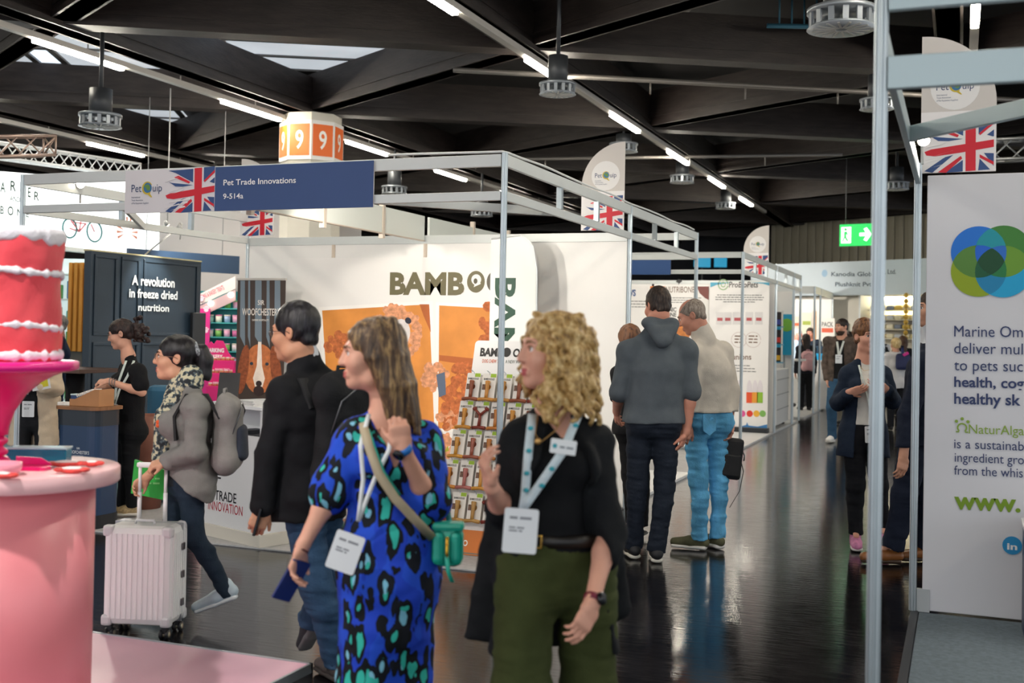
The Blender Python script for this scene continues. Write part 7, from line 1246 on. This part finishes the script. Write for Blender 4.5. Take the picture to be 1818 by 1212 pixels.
b = MB(); hz = J['pv']; b.prism([(-.075, .07), (.065, .07), (.062, -.05), (-.005, -.085), (-.07, -.05)], -.002, .003); pk_ = b.build('back_pocket', M('#5ba6d4', .8, 0, 7, .3, .3, 130), jo); pk_.matrix_local = (lambda c, x, n: Matrix(((x[0], 0, n[0], c[0]), (x[1], 0, n[1], c[1]), (0, 1, 0, c[2]), (0, 0, 0, 1))))(J['pl'] - I_.fwd * .143 + np.array([0, 0, -.02]), I_.rgt, -I_.fwd)
for n in 'lr': I_.shoe(n, M('#55553a', .8, 0, 40, .1), M('#e9e6e0', .5), .29, low=True)
I_.top('jumper', CLOTH('#d2cabe', .06, .25, 200), (1.9, 1.9), .022, J['pv'][2] + .03, folds=.003, collar=1.15, sl_e=.024, loose=.005)
I_.short_hair(hairmat('#5f544c', '#8a7d72', '#b0a49a', .6, 90), .0035, back=-.075, side=-.03, bald=.0, noise=(.002, (120, 120, 120)), extra=[elp((0, .06, .12), (.052, .10, .055), k=.02, op=-1)])
lb = thing_at('laptop_bag', I_, 1296, 812, .06, 'black laptop bag with hanging strap beside the light blue jeans', 'bag'); b = MB(); b.box((-.085, -.05, -.155), (.085, .05, .145), .022, Matrix.Rotation(.10, 4, 'Y')); b.build('body', M('#141416', .7, 0, 20, .15, .2, 200), lb)
MB().box((-.065, -.075, -.13), (.07, -.045, .03), .012, Matrix.Rotation(.10, 4, 'Y')).build('front_pocket', M('#161618', .7, 0, 20, .15), lb); b = MB(); b.strip([(.075, 0, -.0), (.098, -.01, -.10), (.07, -.02, -.24), (.0, -.02, -.36)], (.3, 1, 0), .028, .004); b.build('strap', M('#121214', .8), lb); b = MB(); b.tube([(-.09, 0, .30), (-.05, 0, .25), (-.02, 0, .13)], .01, 6); b.build('handle', M('#121214', .8), lb); b = MB(); b.tube([(.088, -.02, .05), (.10, -.03, .02), (.096, -.03, -.02)], .005, 6); b.build('ring', M('#777777', .3, .8), lb)
K2 = P('woman in black with bare ankles almost hidden behind the man in the grey hoodie', 8.7, 1124, 745, 1.57, 165, '#c98e7c', True, .014)
K2.set(hd=(1117, 605, 0), nb=(1120, 640, 0), sl=(1098, 662, 0), sr=(1142, 662, 0), ch=(1121, 682, 0), ws=(1123, 715, 0), pv=(1125, 752, 0), el=(1094, 705, .1), wl=(1105, 715, .25), er=(1146, 705, .1), wr=(1135, 715, .25), pl=(1113, 758, 0), pr=(1137, 758, 0), kl=(1116, 840, -.02), kr=(1140, 845, 0), al=(1120, 922, -.06), ar=(1141, 930, .0), tl=(1112, 942, .1), tr=(1132, 946, -.12)); K2.head(yaw=170); K2.body(eyes=False)
K2.trousers(CLOTH('#17171a'), rad=(.086, .062, .056, .046)); K2.top('top', CLOTH('#1a1a1d'), (1.8, 1.8), .016, K2.J['pv'][2] - .08); K2.hair(hairmat('#4a2f22', '#7a5238', rough=.5), [elp((0, -.02, .04), (.088, .108, .095), k=.02), seg((0, -.07, .0), (0, -.08, -.16), (.08, .05), (.06, .03), k=.03), elp((0, .135, -.04), (.09, .08, .1), k=.01, op=-1)], (.006, (60, 60, 20)))
for n in 'lr':
    a_, t_ = K2.J['a' + n], K2.J['t' + n]; sdf_obj('shoe', [seg(a_ - (0, 0, .055) - K2.fwd * .03, np.array([t_[0], t_[1], a_[2] - .065]), (.04, .014), (.038, .012), side=K2.rgt, k=.01)], M('#151517', .5), K2.t, .008)
# ---------------------------------------------------------------- woman in the navy blazer and the man beside her
N_ = P('woman in navy blazer over white top gesturing with both hands behind the near post', 8.4, 1534, 765, 1.67, -8, '#d99f89', True, .011)
N_.set(hd=(1537, 599, 0), nb=(1535, 634, .01), sr=(1507, 664, 0), sl=(1566, 664, 0), ch=(1535, 682, 0), ws=(1534, 715, 0), pv=(1533, 762, 0), er=(1487, 716, -.02), wr=(1507, 697, -.22), el=(1586, 712, -.02), wl=(1572, 690, -.24), pr=(1517, 768, 0), pl=(1551, 768, 0), kr=(1519, 860, -.02), kl=(1560, 860, .05), ar=(1519, 942, 0), al=(1568, 936, .12), tr=(1521, 964, -.12), tl=(1570, 956, -.05))
N_.head(yaw=-14, pitch=0); N_.finger_hand('r', (.8, -.15, .25), (.15, .8, .4), .22, thumb=.1); N_.finger_hand('l', (-.6, -.2, .3), (-.2, .8, .4), .3, thumb=.1); N_.body('#5a3f2e', '#b5665e'); J = N_.J
N_.trousers(CLOTH('#17181d'), rad=(.095, .072, .064, .052)); N_.top('blouse', CLOTH('#dcd8d2', .05), (.35, .35), .008, J['pv'][2] + .04, folds=.002)
N_.top('blazer', CLOTH('#1f2a3c', .10, .2, 140), (1.85, 1.85), .022, J['pv'][2] - .20, flare=.03, opening=(.055, .085, .12), folds=.005, sl_e=.020)
N_.short_hair(hairmat('#3a2518', '#6b452c', '#94683f', .45, 70), .013, back=-.04, side=.0, vol=.012, noise=(.005, (40, 40, 60)))
for n in 'lr': N_.shoe(n, M('#d98ab5', .6, 0, 30, .2), M('#e9e1dc', .5))
N_.lanyard([(1525, 648, -.09), (1530, 668, -.14), (1540, 700, -.16), (1550, 750, -.15)], [(1548, 648, -.09), (1549, 680, -.15), (1550, 720, -.16), (1551, 752, -.15)], (1546, 771, -.17), .016, M('#d7e0dc', .6, 0, 40, .2), .085, .12, -.05); b = MB(); b.tube([N_.L(*p) for p in ((1527, 650, -.1), (1534, 658, -.13), (1546, 656, -.12))], .0015, 6); b.build('necklace', M('#c0964f', .3, .8), N_.t)
S_ = P('man in navy suit and brown shoes half hidden behind the fabric wall', 7.9, 1640, 745, 1.84, 68, '#cf9a80', False, .013)
S_.set(hd=(1652, 550, .0), nb=(1655, 598, 0), sl=(1640, 645, -.17), sr=(1655, 640, .17), ch=(1648, 655, 0), ws=(1640, 705, 0), pv=(1632, 758, 0), el=(1612, 735, -.20), wl=(1604, 808, -.26), er=(1640, 730, .2), wr=(1622, 790, .25), pl=(1630, 765, -.08), pr=(1634, 765, .08), kl=(1606, 875, -.08), al=(1586, 966, -.06), tl=(1548, 986, -.06), kr=(1640, 880, .06), ar=(1650, 975, .06), tr=(1612, 990, .04)); S_.head(yaw=80); S_.body(); J = S_.J
SU = CLOTH('#1b2233', .12, .2, 150); S_.trousers(SU, rad=(.105, .082, .076, .074), folds=.006); S_.top('shirt', CLOTH('#d8dce2'), (.3, .3), .006, J['pv'][2], folds=0, collar=1.2); S_.top('suit_jacket', SU, (1.95, 1.95), .022, J['pv'][2] - .12, flare=.03, opening=(.05, .04, .07), collar=.9, sl_e=.022, folds=.006); S_.short_hair(hairmat('#221a16', '#3d2f27'), .010)
for n in 'lr': S_.shoe(n, M('#8d5a30', .35, 0, 12, .15), M('#3c2a1d', .5), .30, low=True)
# ---------------------------------------------------------------- people further down the hall
def passer(label, d, px, H, th, topc, trc, hairc, skin='#cf9a82', fem=False, yaw=None, long=False, res=.018, group=None, sleeves=1.9, shoes='#2a2a2c', hem=-.06, opening=None, inner=None, hairless=False, dd=None, beard=None, jacket=None, noh=False, pitch=0., z0=0.):
    p = P(label, d, px, 600, H, th, skin, fem, res, group, 1., z0)
    if dd: dd(p)
    p.head(yaw=yaw, pitch=pitch); p.body(eyes=d < 18, beard=beard); p.trousers(CLOTH(trc), rad=(.095, .072, .066, .064)); z = p.J['pv'][2]
    if inner: p.top('shirt', CLOTH(inner), (.4, .4), .008, z - .02, folds=0)
    p.top('jacket' if inner else 'shirt', jacket or CLOTH(topc), (sleeves, sleeves), .022, z + hem, opening=opening, folds=.006, flare=.01)
    for n in 'lr': p.shoe(n, M(shoes, .6), M('#d9d6d0' if shoes != '#2a2a2c' else '#1a1a1c', .6))
    hm = hairmat(*hairc)
    if not noh:
        if long: p.hair(hm, [elp((0, -.02, .04), (.086, .108, .094), k=.02), seg((0, -.07, .0), (0, -.085, -.2), (.085, .05), (.065, .035), k=.03), elp((0, .135, -.04), (.09, .08, .1), k=.01, op=-1)], (.006, (60, 60, 20)))
        else: p.short_hair(hm, .011)
    return p
def walk(p): p.shift('kr', .16); p.shift('ar', .10); p.shift('tr', .10); p.shift('kl', .02); p.shift('al', -.30, 0, .10); p.shift('tl', -.22, 0, .02)
def pock(p): [p.shift('w' + n, .02, (-.06 if n == 'r' else .06), .02) for n in 'lr']
def wp(p): walk(p); pock(p)
plaid = M('#4f423a', .85, 0, 16, .45, .2, 60)
g = passer('bearded man in brown checked jacket walking up the aisle with a badge', 17, 1494, 1.86, 28, '#4f423a', '#33536f', ('#14100e', '#2a1f1a'), yaw=62, beard='#3a2a20', inner='#17181b', opening=(.06, .07, .10), jacket=plaid, dd=wp, shoes='#e6e4e0', res=.014)
g.lanyard([(1486, 606, -.12), (1488, 620, -.17), (1489, 634, -.17)], [(1498, 605, -.12), (1494, 618, -.17), (1489, 634, -.17)], (1489, 637, -.2), .03, M('#d8ddd8', .6), .10, .13)
def lean(p): [p.shift(n, .18) for n in ('hd', 'nb', 'sl', 'sr', 'el', 'er')]; [p.shift('w' + n, .22, 0, .14) for n in 'lr']
passer('grey haired man in light blue shirt leaning on the far bar table', 25.0, 1400, 1.72, -70, '#b4cbe6', '#6e5f45', ('#a39a92', '#c9c2bb'), skin='#d98a78', dd=lean, pitch=15, z0=.031)
passer('man with glasses in dark jumper behind the far bar table', 25.2, 1438, 1.75, 15, '#1f2836', '#22242a', ('#201814', '#3a2c24'), skin='#cf8a74', yaw=25, z0=.031).glasses()
w_ = passer('woman with long dark hair and a pink backpack at the far bar table', 23.9, 1431, 1.60, 180, '#23242a', '#17171a', ('#17110f', '#2f231e'), fem=True, long=True, z0=.031)
backpack(w_, 'pale pink backpack on the long haired woman at the far bar table', w_.J['ch'] * .3 + w_.J['ws'] * .7 - w_.fwd * .2, w_.fwd, .27, .40, .15, M('#d9a9ad', .7, 0, 10, .1), None, [[w_.J['s' + n] + w_.rgt * sg * -.04 - w_.fwd * .12 + (0, 0, -.10), w_.J['s' + n] + w_.rgt * sg * -.04 - w_.fwd * .04 + (0, 0, .058), w_.J['s' + n] + w_.rgt * sg * -.04 + w_.fwd * .09 + (0, 0, .0)] for n, sg in (('l', -1), ('r', 1))])
ST = M('#e9e7e6', .8).copy(); nt = ST.node_tree; wv = nt.nodes.new('ShaderNodeTexWave'); wv.bands_direction = 'Z'; wv.inputs['Scale'].default_value = 14; tcn = nt.nodes.new('ShaderNodeTexCoord'); nt.links.new(tcn.outputs['Object'], wv.inputs[0]); rp_ = nt.nodes.new('ShaderNodeValToRGB'); rp_.color_ramp.elements[0].color = lin('#efedec'); rp_.color_ramp.elements[1].color = lin('#a9a9b0'); rp_.color_ramp.elements[0].position = .75; nt.links.new(wv.outputs['Fac'], rp_.inputs[0]); nt.links.new(rp_.outputs[0], nt.nodes['Principled BSDF'].inputs['Base Color'])
q_ = passer('fair haired person in white striped top seen from behind near the lit shelves', 19.5, 1591, 1.575, 176, '#eeeeee', '#1c1d22', ('#b08a4a', '#dcbf86', '#efdcae'), fem=True, jacket=ST, hem=-.10)
bl_ = thing_at('shoulder_bag', q_, 1603, 640, -.22, 'navy shoulder bag with a pink edge on the person in the striped top', 'bag'); MB().box((-.12, -.06, -.16), (.12, .06, .12), .05).build('body', M('#232c58', .6, 0, 8, .2), bl_); MB().box((.03, -.068, .06), (.13, -.03, .11), .012, Matrix.Rotation(-.5, 4, 'Y')).build('pink_edge', M('#e0359a', .5), bl_); q0 = q_.L(1603, 640, -.22); MB().strip([q_.L(1603, 632, -.2) - q0, q_.L(1602, 619, -.12) - q0, q_.L(1602, 614, .02) - q0], (1, 0, 0), .05, .01).build('strap', M('#2a3568', .6), bl_)
r_ = passer('person in white shirt and red cap with a black backpack near the lit shelves', 22, 1558, 1.72, 172, '#e9e9ea', '#23252b', ('#3a261c', '#5f4130'), yaw=165)
sdf_obj('cap', [elp(r_.hp(0, -.015, .06), (.085, .10, .07), k=.01), seg(r_.hp(0, .08, .06), r_.hp(0, .13, .05), (.06, .012), (.05, .01), side=r_.Hr[:, 0], k=.01), half(r_.hp(0, 0, .035), (0, 0, -1))], M('#d3322f', .7), r_.t, .012)
backpack(r_, 'small black backpack on the person in the red cap', r_.J['ch'] * .6 + r_.J['ws'] * .4 - r_.fwd * .2, r_.fwd, .28, .40, .15, CLOTH('#1c1d20'), None, [[r_.J['s' + n] + r_.rgt * sg * -.04 - r_.fwd * .12 + (0, 0, -.08), r_.J['s' + n] + r_.rgt * sg * -.04 - r_.fwd * .04 + (0, 0, .065), r_.J['s' + n] + r_.rgt * sg * -.04 + r_.fwd * .09 + (0, 0, .0)] for n, sg in (('l', -1), ('r', 1))])
passer('woman with long brown hair in dark top behind the striped top', 23.2, 1603, 1.63, 178, '#232429', '#24262c', ('#3a271c', '#5f4230'), fem=True, long=True)
passer('dark haired person half hidden behind the bearded man', 20.5, 1509, 1.68, 150, '#6a5c50', '#2a2c33', ('#17120f', '#2c211b'))
passer('grey haired man in navy suit seen between cake and slatted screen', 13.6, 104, 1.64, 70, '#22304a', '#22304a', ('#5a5552', '#8a8581'), yaw=75, inner='#d8dce2', opening=(.05, .05, .07), res=.016, z0=.0115)
